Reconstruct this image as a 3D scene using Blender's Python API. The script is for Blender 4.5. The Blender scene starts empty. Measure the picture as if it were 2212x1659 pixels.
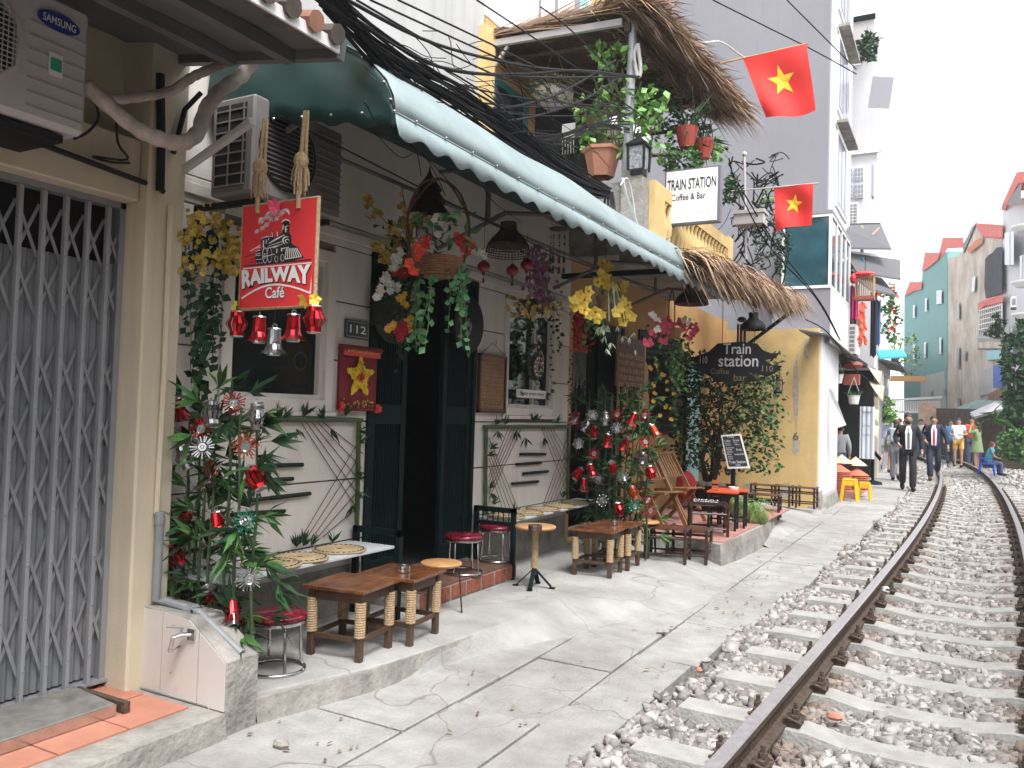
import bpy, bmesh, math, random
import numpy as np
from mathutils import Vector, Matrix, Euler
random.seed(7); np.random.seed(7)
rnd = random.random
def ru(a, b): return a + (b - a) * random.random()
PI = math.pi
scene = bpy.context.scene
COL = scene.collection
# ------------------------------------------------------------------ camera, sky, sun, exposure
FPX = 1771.0; VW, VH = 2212.0, 1659.0
CAM = Vector((0, 0, 1.5))
ROT = (Matrix.Rotation(math.radians(28.66), 3, 'Z') @ Matrix.Rotation(math.radians(90 + 1.9), 3, 'X') @ Matrix.Rotation(math.radians(1.72), 3, 'Z'))
cam_data = bpy.data.cameras.new('camera')
cam = bpy.data.objects.new('camera', cam_data); COL.objects.link(cam)
cam.location = CAM; cam.rotation_euler = ROT.to_euler()
cam_data.sensor_fit = 'HORIZONTAL'; cam_data.sensor_width = 36.0
cam_data.lens = 36.0 * FPX / VW
cam_data.clip_start = 0.05; cam_data.clip_end = 2000
scene.camera = cam
SUN_EL, SUN_AZ = math.radians(60), math.radians(128)      # azimuth measured from +Y towards +X: high behind the right shoulder
world = bpy.data.worlds.new('World'); scene.world = world; world.use_nodes = True
nt = world.node_tree; bg = nt.nodes['Background']
sky = nt.nodes.new('ShaderNodeTexSky'); sky.sky_type = 'NISHITA'; sky.sun_disc = False
sky.sun_elevation = SUN_EL; sky.sun_rotation = SUN_AZ
sky.air_density = 1.0; sky.dust_density = 1.2; sky.ozone_density = 0.6
hs = nt.nodes.new('ShaderNodeHueSaturation'); hs.inputs['Saturation'].default_value = 0.10; hs.inputs['Value'].default_value = 1.0
nt.links.new(sky.outputs[0], hs.inputs['Color']); nt.links.new(hs.outputs[0], bg.inputs['Color'])
bg.inputs['Strength'].default_value = 0.15
sun_data = bpy.data.lights.new('sun', 'SUN'); sun_data.energy = 1.4; sun_data.angle = math.radians(24); sun_data.color = (1, .975, .95)
sun = bpy.data.objects.new('sun', sun_data); COL.objects.link(sun)
_d = Vector((math.sin(SUN_AZ) * math.cos(SUN_EL), math.cos(SUN_AZ) * math.cos(SUN_EL), math.sin(SUN_EL)))
sun.rotation_euler = _d.to_track_quat('Z', 'Y').to_euler()
vs = scene.view_settings; vs.view_transform = 'Standard'; vs.look = 'None'; vs.gamma = 1; vs.use_curve_mapping = False
vs.exposure = 1.78
# ------------------------------------------------------------------ helpers
def ray(px, py): return ROT @ Vector(((px - VW / 2) / FPX, -(py - VH / 2) / FPX, -1))
def PA(ax, px, py, v):
    d = ray(px, py); return CAM + d * ((v - CAM[ax]) / d[ax])
def PX(px, py, x): return PA(0, px, py, x)
def PY(px, py, y): return PA(1, px, py, y)
def PZ(px, py, z=0.0): return PA(2, px, py, z)
MATS = {}
def lin(c): return tuple(c) + (1,)
def mat(name, col, rough=.75, metal=0.0, noise=0.0, scale=6.0, bump=0.0, bscale=40.0, col2=None, trans=0.0, spec=0.5, island=0.0, streak=0.0, stain=None, crack=0.0, rust=None):
    if name in MATS: return MATS[name]
    m = bpy.data.materials.new(name); m.use_nodes = True; n = m.node_tree.nodes; l = m.node_tree.links
    b = n['Principled BSDF']; b.inputs['Roughness'].default_value = rough; b.inputs['Metallic'].default_value = metal
    b.inputs['Specular IOR Level'].default_value = spec
    b.inputs['Base Color'].default_value = lin(col); m.diffuse_color = lin(col)
    if trans: b.inputs['Transmission Weight'].default_value = trans
    out = None
    geo = n.new('ShaderNodeNewGeometry')
    if noise or col2:
        t = n.new('ShaderNodeTexNoise'); t.inputs['Scale'].default_value = scale; t.inputs['Detail'].default_value = 6; t.inputs['Roughness'].default_value = .65
        l.new(geo.outputs['Position'], t.inputs['Vector'])
        r = n.new('ShaderNodeValToRGB'); r.color_ramp.elements[0].position = .32; r.color_ramp.elements[1].position = .68
        c2 = col2 if col2 else tuple(max(0, c * (1 - noise)) for c in col)
        c1 = col if col2 else tuple(min(1, c * (1 + noise * .5)) for c in col)
        r.color_ramp.elements[0].color = lin(c2); r.color_ramp.elements[1].color = lin(c1)
        l.new(t.outputs['Fac'], r.inputs['Fac']); out = r.outputs['Color']
    if streak:      # vertical rain streaks and dirt
        mp = n.new('ShaderNodeMapping'); mp.inputs['Scale'].default_value = (9, 9, .7); l.new(geo.outputs['Position'], mp.inputs['Vector'])
        t = n.new('ShaderNodeTexNoise'); t.inputs['Scale'].default_value = 1.0; t.inputs['Detail'].default_value = 5; l.new(mp.outputs[0], t.inputs['Vector'])
        r = n.new('ShaderNodeValToRGB'); r.color_ramp.elements[0].position = .50; r.color_ramp.elements[1].position = .75
        r.color_ramp.elements[0].color = (0, 0, 0, 1); r.color_ramp.elements[1].color = (streak, streak, streak, 1)
        l.new(t.outputs['Fac'], r.inputs['Fac'])
        mx = n.new('ShaderNodeMix'); mx.data_type = 'RGBA'; l.new(r.outputs['Color'], mx.inputs['Factor'])
        if out: l.new(out, mx.inputs['A'])
        else: mx.inputs['A'].default_value = lin(col)
        mx.inputs['B'].default_value = lin(stain or (.10, .085, .07)); out = mx.outputs['Result']
    if crack:       # thin wandering cracks
        tn = n.new('ShaderNodeTexNoise'); tn.inputs['Scale'].default_value = 2.5; l.new(geo.outputs['Position'], tn.inputs['Vector'])
        va = n.new('ShaderNodeVectorMath'); va.operation = 'MULTIPLY_ADD'; va.inputs[1].default_value = (.5, .5, .5); l.new(tn.outputs['Color'], va.inputs[0]); l.new(geo.outputs['Position'], va.inputs[2])
        vo = n.new('ShaderNodeTexVoronoi'); vo.feature = 'DISTANCE_TO_EDGE'; vo.inputs['Scale'].default_value = .9; l.new(va.outputs[0], vo.inputs['Vector'])
        r = n.new('ShaderNodeValToRGB'); r.color_ramp.elements[0].position = 0; r.color_ramp.elements[1].position = .009; r.color_ramp.elements[0].color = (crack,) * 3 + (1,); r.color_ramp.elements[1].color = (0, 0, 0, 1)
        l.new(vo.outputs['Distance'], r.inputs['Fac'])
        tb = n.new('ShaderNodeTexNoise'); tb.inputs['Scale'].default_value = .8; tb.inputs['Detail'].default_value = 8; l.new(geo.outputs['Position'], tb.inputs['Vector'])
        r2 = n.new('ShaderNodeValToRGB'); r2.color_ramp.elements[0].position = .45; r2.color_ramp.elements[1].position = .72; r2.color_ramp.elements[1].color = (.5, .5, .5, 1)
        l.new(tb.outputs['Fac'], r2.inputs['Fac']); ad = n.new('ShaderNodeMath'); ad.operation = 'MAXIMUM'; l.new(r.outputs['Color'], ad.inputs[0]); l.new(r2.outputs['Color'], ad.inputs[1])
        mx = n.new('ShaderNodeMix'); mx.data_type = 'RGBA'; l.new(ad.outputs[0], mx.inputs['Factor'])
        if out: l.new(out, mx.inputs['A'])
        else: mx.inputs['A'].default_value = lin(col)
        mx.inputs['B'].default_value = (.13, .115, .095, 1); out = mx.outputs['Result']
    if rust:
        at_ = n.new('ShaderNodeAttribute'); at_.attribute_name = 'rust'; mx = n.new('ShaderNodeMix'); mx.data_type = 'RGBA'; l.new(at_.outputs['Fac'], mx.inputs['Factor'])
        if out: l.new(out, mx.inputs['A'])
        else: mx.inputs['A'].default_value = lin(col)
        mx.inputs['B'].default_value = lin(rust); out = mx.outputs['Result']
    if island:
        mh = n.new('ShaderNodeMath'); mh.operation = 'MULTIPLY_ADD'; mh.inputs[1].default_value = island; mh.inputs[2].default_value = 1 - island * .5
        l.new(geo.outputs['Random Per Island'], mh.inputs[0])
        mx = n.new('ShaderNodeMix'); mx.data_type = 'RGBA'; mx.blend_type = 'MULTIPLY'; mx.inputs['Factor'].default_value = 1
        if out: l.new(out, mx.inputs['A'])
        else: mx.inputs['A'].default_value = lin(col)
        l.new(mh.outputs[0], mx.inputs['B']); out = mx.outputs['Result']
    if out: l.new(out, b.inputs['Base Color'])
    if bump:
        t = n.new('ShaderNodeTexNoise'); t.inputs['Scale'].default_value = bscale; t.inputs['Detail'].default_value = 5
        l.new(geo.outputs['Position'], t.inputs['Vector'])
        bp = n.new('ShaderNodeBump'); bp.inputs['Strength'].default_value = bump; bp.inputs['Distance'].default_value = .02
        l.new(t.outputs['Fac'], bp.inputs['Height']); l.new(bp.outputs[0], b.inputs['Normal'])
    MATS[name] = m; return m
def glassmat(name, col=(.02, .03, .035), alpha=.35, rough=.05):
    if name in MATS: return MATS[name]
    m = bpy.data.materials.new(name); m.use_nodes = True; n = m.node_tree.nodes; l = m.node_tree.links
    b = n['Principled BSDF']; b.inputs['Base Color'].default_value = lin(col); b.inputs['Roughness'].default_value = rough
    tr = n.new('ShaderNodeBsdfTransparent'); mx = n.new('ShaderNodeMixShader'); mx.inputs[0].default_value = alpha
    l.new(tr.outputs[0], mx.inputs[1]); l.new(b.outputs[0], mx.inputs[2]); l.new(mx.outputs[0], n['Material Output'].inputs['Surface'])
    MATS[name] = m; return m
WL = {}   # world location of roots and parts at build time
def link(o, parent, wloc):
    COL.objects.link(o); WL[o.name] = Vector(wloc)
    if parent: o.parent = parent; o.location = Vector(wloc) - WL[parent.name]
    else: o.location = wloc
def tag(o, label=None, cat=None, group=None, kind=None):
    if label: o['label'] = label
    if cat: o['category'] = cat
    if group: o['group'] = group
    if kind: o['kind'] = kind
    return o
def thing(name, label, cat, loc=(0, 0, 0), group=None):
    o = bpy.data.objects.new(name, None); o.empty_display_size = .05
    link(o, None, loc); return tag(o, label, cat, group)
class MB:
    def __init__(s): s.v = []; s.f = []
    def add(s, vs_, fs_):
        b = len(s.v); s.v.extend([tuple(p) for p in vs_]); s.f.extend([tuple(b + i for i in f) for f in fs_]); return s
    def box(s, c, d, rot=None, taper=1.0):
        x, y, z = d[0] / 2, d[1] / 2, d[2] / 2; t = taper
        P = [Vector(p) for p in ((-x, -y, -z), (x, -y, -z), (x, y, -z), (-x, y, -z), (-x * t, -y * t, z), (x * t, -y * t, z), (x * t, y * t, z), (-x * t, y * t, z))]
        if rot is not None:
            R = rot if isinstance(rot, Matrix) else Euler(rot).to_matrix(); P = [R @ p for p in P]
        c = Vector(c); return s.add([p + c for p in P], [(0, 3, 2, 1), (4, 5, 6, 7), (0, 1, 5, 4), (1, 2, 6, 5), (2, 3, 7, 6), (3, 0, 4, 7)])
    def bx(s, x0, x1, y0, y1, z0, z1): return s.box(((x0 + x1) / 2, (y0 + y1) / 2, (z0 + z1) / 2), (abs(x1 - x0), abs(y1 - y0), abs(z1 - z0)))
    def beam(s, a, b, w, h, up=(0, 0, 1)):
        a, b = Vector(a), Vector(b); d = b - a; L = d.length
        if L < 1e-6: return s
        d /= L; u = Vector(up); r = d.cross(u)
        if r.length < 1e-4: r = d.cross(Vector((1, 0, 0)))
        r.normalize(); u = r.cross(d); P = []
        for p in (a, b):
            for i, j in ((-1, -1), (1, -1), (1, 1), (-1, 1)): P.append(p + r * (i * w / 2) + u * (j * h / 2))
        return s.add(P, [(0, 1, 2, 3), (7, 6, 5, 4), (0, 4, 5, 1), (1, 5, 6, 2), (2, 6, 7, 3), (3, 7, 4, 0)])
    def tube(s, pts, r, n=6, cap=True):
        pts = [Vector(p) for p in pts]; m = len(pts)
        if m < 2: return s
        rs = r if isinstance(r, (list, tuple)) else [r] * m
        prev = None; P = []
        for i, p in enumerate(pts):
            t = (pts[min(i + 1, m - 1)] - pts[max(i - 1, 0)])
            if t.length < 1e-7: t = Vector((0, 0, 1))
            t.normalize()
            if prev is None:
                a = Vector((0, 0, 1)) if abs(t.z) < .9 else Vector((1, 0, 0)); u = t.cross(a).normalized()
            else:
                u = prev - t * prev.dot(t)
                if u.length < 1e-5: u = t.orthogonal()
                u.normalize()
            prev = u; w = t.cross(u)
            for k in range(n):
                a = 2 * PI * k / n; P.append(p + (u * math.cos(a) + w * math.sin(a)) * rs[i])
        F = []
        for i in range(m - 1):
            for k in range(n): F.append((i * n + k, i * n + (k + 1) % n, (i + 1) * n + (k + 1) % n, (i + 1) * n + k))
        if cap: F.append(tuple(range(n))[::-1]); F.append(tuple((m - 1) * n + k for k in range(n)))
        return s.add(P, F)
    def lathe(s, prof, c=(0, 0, 0), n=16, rot=None, cap=True, phase=0):
        P = []; c = Vector(c); R = None
        if rot is not None: R = rot if isinstance(rot, Matrix) else Euler(rot).to_matrix()
        for r, z in prof:
            for k in range(n):
                a = 2 * PI * k / n + phase; p = Vector((r * math.cos(a), r * math.sin(a), z))
                if R is not None: p = R @ p
                P.append(p + c)
        F = []; m = len(prof)
        for i in range(m - 1):
            for k in range(n): F.append((i * n + k, i * n + (k + 1) % n, (i + 1) * n + (k + 1) % n, (i + 1) * n + k))
        if cap: F.append(tuple(range(n))[::-1]); F.append(tuple((m - 1) * n + k for k in range(n)))
        return s.add(P, F)
    def ball(s, c, r, n=8, m=6, sc=(1, 1, 1), rot=None):
        P = []; c = Vector(c); R = None
        if rot is not None: R = rot if isinstance(rot, Matrix) else Euler(rot).to_matrix()
        for i in range(m + 1):
            th = PI * i / m
            for k in range(n):
                a = 2 * PI * k / n
                p = Vector((r * math.sin(th) * math.cos(a) * sc[0], r * math.sin(th) * math.sin(a) * sc[1], r * math.cos(th) * sc[2]))
                if R is not None: p = R @ p
                P.append(p + c)
        F = []
        for i in range(m):
            for k in range(n): F.append((i * n + k, (i + 1) * n + k, (i + 1) * n + (k + 1) % n, i * n + (k + 1) % n))
        return s.add(P, F)
    def prism(s, poly, o, U, V, depth):
        """2D polygon (u,v) -> o+U*u+V*v, extruded along U x V by depth (both ways: back is depth behind)"""
        o, U, V = Vector(o), Vector(U), Vector(V); N = U.cross(V).normalized(); n = len(poly)
        P = [o + U * a + V * b for a, b in poly] + [o + U * a + V * b - N * depth for a, b in poly]
        F = [tuple(range(n)), tuple(range(2 * n - 1, n - 1, -1))]
        for i in range(n): j = (i + 1) % n; F.append((i, n + i, n + j, j))
        return s.add(P, F)
    def quad(s, a, b, c, d): return s.add([a, b, c, d], [(0, 1, 2, 3)])
    def leaf(s, p, d, L, w, nrm=None, fold=.25, curl=.0):
        p = Vector(p); d = Vector(d).normalized(); nrm = Vector(nrm) if nrm is not None else Vector((ru(-1, 1), ru(-1, 1), ru(.2, 1)))
        r = d.cross(nrm)
        if r.length < 1e-4: r = d.orthogonal()
        r.normalize(); n = r.cross(d)
        m = p + d * L * .45; t = p + d * L - n * L * curl
        return s.add([p, m + r * w / 2 + n * w * fold, t, m - r * w / 2 + n * w * fold, m], [(0, 1, 4), (1, 2, 4), (4, 2, 3), (0, 4, 3)])
    def islands(s, name, m, parent):
        """one object per separate piece"""
        n = len(s.v); p = list(range(n))
        def f(a):
            while p[a] != a: p[a] = p[p[a]]; a = p[a]
            return a
        for q in s.f:
            for a in q[1:]: p[f(a)] = f(q[0])
        G = {}
        for q in s.f: G.setdefault(f(q[0]), []).append(q)
        for fs in G.values():
            ids = sorted({a for q in fs for a in q}); mp = {a: i for i, a in enumerate(ids)}; b = MB(); b.v = [s.v[a] for a in ids]; b.f = [tuple(mp[a] for a in q) for q in fs]; b.build(name, m, parent)
    def build(s, name, m, parent=None, at=None, smooth=False, label=None, bevel=0, solid=0):
        if at is None:
            if parent: at = WL[parent.name]
            elif s.v:
                a = np.array(s.v); at = Vector(((a[:, 0].min() + a[:, 0].max()) / 2, (a[:, 1].min() + a[:, 1].max()) / 2, a[:, 2].min()))
            else: at = Vector((0, 0, 0))
        at = Vector(at); me = bpy.data.meshes.new(name)
        me.from_pydata([(x - at.x, y - at.y, z - at.z) for x, y, z in s.v], [], s.f)
        me.materials.append(m)
        if smooth: me.polygons.foreach_set('use_smooth', [True] * len(me.polygons))
        me.update(); o = bpy.data.objects.new(name, me); link(o, parent, at)
        if bevel: b = o.modifiers.new('b', 'BEVEL'); b.width = bevel; b.segments = 1; b.limit_method = 'ANGLE'; b.angle_limit = .6
        if solid: b = o.modifiers.new('s', 'SOLIDIFY'); b.thickness = solid; b.offset = 0
        if label: o['label'] = label
        return o
def single(mb, name, m, label, cat, group=None, **k):
    return tag(mb.build(name, m, None, **k), label, cat, group)
def copy_tree(o, parent=None):
    c = o.copy(); COL.objects.link(c); WL[c.name] = WL[o.name].copy(); c.parent = parent
    for ch in list(o.children): copy_tree(ch, c)
    return c
def place(o, loc, rz=0, label=None, scale=1.0, rot=None, group=None):
    o.location = loc; o.rotation_euler = rot if rot else (0, 0, rz); o.scale = (scale,) * 3 if not isinstance(scale, tuple) else scale
    if label: o['label'] = label
    if group: o['group'] = group
    return o
def arc(c, r, a0, a1, n, U=(1, 0, 0), V=(0, 0, 1)):
    c, U, V = Vector(c), Vector(U), Vector(V)
    return [c + U * (r * math.cos(a0 + (a1 - a0) * i / n)) + V * (r * math.sin(a0 + (a1 - a0) * i / n)) for i in range(n + 1)]
def disc(n=20, rx=.5, ry=.5, cx=.5, cy=.5): return [(cx + rx * math.cos(2 * PI * i / n), cy + ry * math.sin(2 * PI * i / n)) for i in range(n)]
def star(cx, cy, r, r2=None, rot=0, n=5):
    r2 = r2 or r * .42; return [(cx + (r if i % 2 == 0 else r2) * math.cos(PI / 2 + rot + i * PI / n), cy + (r if i % 2 == 0 else r2) * math.sin(PI / 2 + rot + i * PI / n)) for i in range(2 * n)]
def text(body, o, U, V, m, parent, name='lettering', depth=.002, bold=0.0, warp=None, shear=0.0, align='LEFT', sp=1.0):
    """lettering fitted to the rectangle o, o+U, o+V"""
    cu = bpy.data.curves.new(name, 'FONT'); cu.body = body; cu.offset = bold; cu.shear = shear; cu.resolution_u = 3; cu.align_x = align; cu.space_character = sp
    t = bpy.data.objects.new(name, cu); COL.objects.link(t)
    dg = bpy.context.evaluated_depsgraph_get(); me = bpy.data.meshes.new_from_object(t.evaluated_get(dg))
    bpy.data.objects.remove(t); bpy.data.curves.remove(cu)
    co = np.empty(len(me.vertices) * 3); me.vertices.foreach_get('co', co); co = co.reshape(-1, 3)
    if len(co) == 0: return None
    mn, mx_ = co.min(0), co.max(0); s_ = mx_ - mn; s_[s_ == 0] = 1
    uv = (co - mn) / s_; o, U, V = Vector(o), Vector(U), Vector(V); N = U.cross(V).normalized()
    b = MB(); P = []
    for u, v, _ in uv:
        if warp: u, v = warp(u, v)
        P.append(o + U * u + V * v + N * depth)
    b.add(P, [tuple(p.vertices) for p in me.polygons]); bpy.data.meshes.remove(me)
    return b.build(name, m, parent)
# ------------------------------------------------------------------ materials
m_pave = mat('paving_concrete', (.35, .342, .33), .85, noise=.25, scale=5, bump=.5, bscale=60, island=.12, crack=.7)
m_conc = mat('platform_concrete', (.35, .345, .335), .8, noise=.25, scale=3, bump=.4, bscale=45, crack=.6)
m_conc2 = mat('stained_concrete', (.30, .285, .26), .85, noise=.45, scale=5, bump=.6, bscale=30)
m_soil = mat('soil', (.16, .135, .11), .95, noise=.4, scale=8, bump=1, bscale=30)
m_stone = mat('ballast_stone', (.34, .32, .305), .95, noise=.3, scale=25, rust=(.16, .10, .065), island=.9, spec=.2)
m_sleeper = mat('sleeper_concrete', (.37, .36, .34), .85, noise=.22, scale=6, bump=.4, bscale=60)
m_railtop = mat('rail_steel', (.40, .38, .40), .33, metal=.35, noise=.2, scale=20)
m_rust = mat('rusty_steel', (.09, .062, .045), .8, noise=.5, scale=30, bump=.5, bscale=80)
m_cream = mat('cream_wall', (.56, .49, .37), .8, noise=.08, scale=2, bump=.1, bscale=80, streak=.22, stain=(.22, .15, .09))
m_cafe = mat('cafe_wall', (.65, .615, .57), .8, noise=.08, scale=2, bump=.15, bscale=90, streak=.12)
m_cafedark = mat('cafe_joint', (.20, .17, .145), .9)
m_grey = mat('gate_paint', (.27, .28, .30), .5, noise=.12, scale=7, streak=.12, stain=(.2, .12, .07))
m_sheet = mat('gate_sheet', (.235, .25, .27), .5, noise=.15, scale=4)
m_tile = mat('terracotta_tile', (.46, .20, .135), .7, noise=.18, scale=5, island=.15)
m_grout = mat('grout', (.42, .36, .32), .9, noise=.2)
m_wtile = mat('cream_tile', (.60, .545, .51), .35, noise=.06, scale=3)
m_pvc = mat('grey_pvc', (.22, .235, .25), .45, noise=.15, scale=12)
m_green = mat('dark_green_paint', (.004, .013, .014), .6, noise=.3, scale=8, spec=.12)
m_black = mat('black_paint', (.009, .009, .011), .55, spec=.25)
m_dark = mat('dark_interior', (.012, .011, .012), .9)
m_wood = mat('varnished_wood', (.125, .048, .020), .22, noise=.75, scale=9, island=.5, bump=.1, bscale=60)
m_woodleg = mat('leg_wood', (.075, .04, .022), .55, noise=.4, scale=20)
m_lwood = mat('light_wood', (.50, .27, .11), .4, noise=.25, scale=8)
m_rope = mat('rope', (.44, .31, .18), .9, noise=.3, scale=60, bump=.5, bscale=200)
m_steel = mat('chrome', (.62, .62, .62), .22, metal=1, noise=.15, scale=20)
m_awn = mat('pale_green_awning', (.25, .315, .325), .6, noise=.16, scale=2.2, bump=.35, bscale=5, streak=.12, stain=(.12, .13, .12))
m_teal = mat('teal_canvas', (.005, .036, .034), .5, noise=.3, scale=3)
m_slab = mat('steel_plate', (.27, .26, .245), .55, metal=.3, noise=.4, scale=9)
m_white = mat('white_paint', (.72, .71, .70), .5, noise=.05)
m_ac = mat('ac_plastic', (.47, .45, .45), .5, noise=.06, scale=5)
m_soffit = mat('grey_metal_sheet', (.12, .118, .122), .6, noise=.2, scale=3)
m_tan = mat('pipe_wrap', (.46, .39, .35), .7, noise=.35, scale=12, bump=.3, bscale=50)
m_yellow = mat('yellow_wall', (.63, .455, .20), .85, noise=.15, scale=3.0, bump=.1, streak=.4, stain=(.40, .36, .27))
m_yellow2 = mat('yellow_wall_in_shade', (.52, .30, .12), .85, noise=.12, scale=3)  # darker copy of the yellow wall, with its shade mixed into the colour
m_lwall = mat('pale_render', (.42, .42, .415), .85, noise=.12, scale=1.5, streak=.15)
m_wwall = mat('whitewash', (.66, .66, .70), .85, noise=.1, scale=2, streak=.3, stain=(.35, .33, .32))
m_tower = mat('tower_render', (.23, .23, .255), .9, noise=.06, scale=1, streak=.12)
m_thatch = mat('thatch', (.35, .235, .155), .9, noise=.35, scale=30, island=.8)
m_thatchd = mat('thatch_inner', (.09, .06, .045), .95, noise=.4, scale=20, island=.5)
m_glass = glassmat('window_glass', alpha=.4)
m_dglass = mat('dark_glass', (.015, .018, .02), .08, noise=.2, spec=.8)
m_red = mat('sign_red', (.62, .035, .04), .5)
m_flag = mat('flag_red', (.70, .035, .03), .8)
m_gold = mat('flag_yellow', (.80, .55, .04), .8)
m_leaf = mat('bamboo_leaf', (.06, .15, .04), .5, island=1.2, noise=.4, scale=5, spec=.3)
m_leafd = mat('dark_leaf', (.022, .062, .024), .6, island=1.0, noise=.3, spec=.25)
m_leafl = mat('light_leaf', (.16, .32, .07), .5, island=.8, noise=.3)
m_bamboo = mat('green_bamboo', (.05, .09, .03), .5, noise=.4, scale=12)
m_cable = mat('black_cable', (.010, .010, .012), .6, spec=.2)
# ------------------------------------------------------------------ ground
def cx(y):   # centre line of the track
    ys = [0, 3, 5.3, 8, 12, 16, 19, 23, 27, 31, 35, 40, 46, 55, 70]
    xs = [-.44, -.27, -.15, -.02, .13, .20, .22, .20, .10, -.10, -.45, -1.15, -2.3, -4.7, -10]
    return float(np.interp(y, ys, xs))
def cxs(y): return sum(cx(y + d) for d in (-2, -1, 0, 1, 2)) / 5 if y > 4 else cx(y)
g = MB(); g.quad((-60, -20, -.10), (60, -20, -.10), (60, 160, -.10), (-60, 160, -.10))
tag(g.build('ground', m_soil), kind='structure')
# ballast bed as a sheet under the stones
g = MB(); ys = [i * .5 for i in range(-8, 130)]
for a, b in zip(ys, ys[1:]):
    for u0, u1, z0, z1 in ((-1.6, -.95, -.06, -.06), (-.95, .95, -.062, -.062), (.95, 3.2, -.06, -.05)):
        g.quad((cxs(a) + u0, a, z0), (cxs(a) + u1, a, z1), (cxs(b) + u1, b, z1), (cxs(b) + u0, b, z0))
tag(g.build('ballast_bed', mat('ballast_bed', (.15, .13, .115), .95, noise=.75, scale=26, bump=1, bscale=28)), kind='structure')
# stones
def stones(n, x0, x1, y0, y1, smin, smax, keep, zf):
    V0 = np.array([(-1, -1, -1), (1, -1, -1), (1, 1, -1), (-1, 1, -1), (-1, -1, 1), (1, -1, 1), (1, 1, 1), (-1, 1, 1)]) * .72
    F0 = np.array([(0, 3, 2), (0, 2, 1), (4, 5, 6), (4, 6, 7), (0, 1, 5), (0, 5, 4), (1, 2, 6), (1, 6, 5), (2, 3, 7), (2, 7, 6), (3, 0, 4), (3, 4, 7)])
    VV = []; FF = []; k = 0; RU = []
    for i in range(n):
        y = y0 + (y1 - y0) * rnd(); u = ru(x0, x1)
        if not keep(u, y): continue
        x = cxs(y) + u; s_ = ru(smin, smax) * (1 if rnd() < .9 else 1.35)
        V = V0 * (1 + .7 * (np.random.rand(8, 1) - .5)) * np.array([ru(.8, 1.5), ru(.75, 1.2), ru(.55, .95)])
        V = V + .45 * (np.random.rand(8, 3) - .5); d_ = min(abs(u - .572), abs(u + .572)); RU.append(max(0, 1 - d_ / .26) ** .7 * ru(.5, 1) if u > -.62 else .15 * rnd())
        a, b = ru(0, 6.28), ru(-1.2, 1.2); ca, sa, cb, sb = math.cos(a), math.sin(a), math.cos(b), math.sin(b)
        V = V @ np.array([[cb, 0, sb], [0, 1, 0], [-sb, 0, cb]]) @ np.array([[ca, -sa, 0], [sa, ca, 0], [0, 0, 1]])
        V = V * s_ + np.array([x, y, zf(u, y) + s_ * ru(.0, .5)])
        VV.append(V); FF.append(F0 + k); k += 8
    return np.concatenate(VV), np.concatenate(FF), np.repeat(np.array(RU), 8)
def ledge(y): return -1.205 + .035 * math.sin(y * 1.7) + .03 * math.sin(y * 4.1)   # ragged edge over the paving (offset from centre line)
def kp(u, y):
    if u < ledge(y) + abs(random.gauss(0, .05)): return False
    if SLP(y) and -1.07 < u < 1.07: return rnd() < .035
    if u > 1.1 + .15 * rnd() and rnd() < .3: return False
    return True
SP = .617
def SLP(y): return abs(((y - 4.23) / SP + .5) % 1 - .5) < .17     # over a sleeper top
def zf(u, y):
    if u < -1.14: return -.018
    if u < -1.05: return -.03
    return -.058
a1, f1, r1 = stones(34000, -1.6, 1.25, 2.3, 9.5, .015, .031, kp, zf)
a2, f2, r2 = stones(21000, -1.6, 1.7, 9.5, 22, .02, .042, kp, zf)
a3, f3, r3 = stones(7000, -1.6, 2.4, 22, 50, .03, .055, kp, zf)
VA = np.concatenate([a1, a2, a3]); FA = np.concatenate([f1, f2 + len(a1), f3 + len(a1) + len(a2)])
me = bpy.data.meshes.new('ballast'); me.vertices.add(len(VA)); me.vertices.foreach_set('co', VA.ravel())
me.loops.add(len(FA) * 3); me.loops.foreach_set('vertex_index', FA.ravel().astype(np.int32))
me.polygons.add(len(FA)); me.polygons.foreach_set('loop_start', np.arange(0, len(FA) * 3, 3, dtype=np.int32)); me.polygons.foreach_set('loop_total', np.full(len(FA), 3, dtype=np.int32))
me.update(calc_edges=True); at_ = me.attributes.new('rust', 'FLOAT', 'POINT'); at_.data.foreach_set('value', np.concatenate([r1, r2, r3]).astype(np.float32)); me.materials.append(m_stone)
bal = bpy.data.objects.new('ballast_stones', me); link(bal, None, (0, 0, 0)); tag(bal, 'grey crushed stone ballast between and beside the sleepers', 'ballast', kind='stuff')
# railway track
track = thing('railway_track', 'single railway track curving left on concrete sleepers', 'railway track', (0, 0, 0))
def railprof(): # (u, z) half section, closed
    return [(-.058, .0), (.058, .0), (.058, .011), (.010, .024), (.008, .095), (.033, .104), (.034, .132), (.028, .140), (-.028, .140), (-.034, .132), (-.033, .104), (-.008, .095), (-.010, .024), (-.058, .011)]
for side in (-1, 1):
    mbs = MB(); P = railprof(); ys = [i * .5 for i in range(-2, 120)]; n = len(P)
    for y in ys:
        dx = (cxs(y + .25) - cxs(y - .25)) / .5; c = 1 / math.sqrt(1 + dx * dx); s_ = -dx * c
        for u, z in P:
            uu = u + side * .572; mbs.v.append((cxs(y) + uu * c, y + uu * s_, z + .005))
    for i in range(len(ys) - 1):
        for k in range(n): mbs.f.append((i * n + k, i * n + (k + 1) % n, (i + 1) * n + (k + 1) % n, (i + 1) * n + k))
    ob = mbs.build('rail', m_rust, track); ob.data.materials.append(m_railtop)
    for i, p in enumerate(ob.data.polygons):
        if i % n in (6, 7, 8): p.material_index = 1
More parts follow.
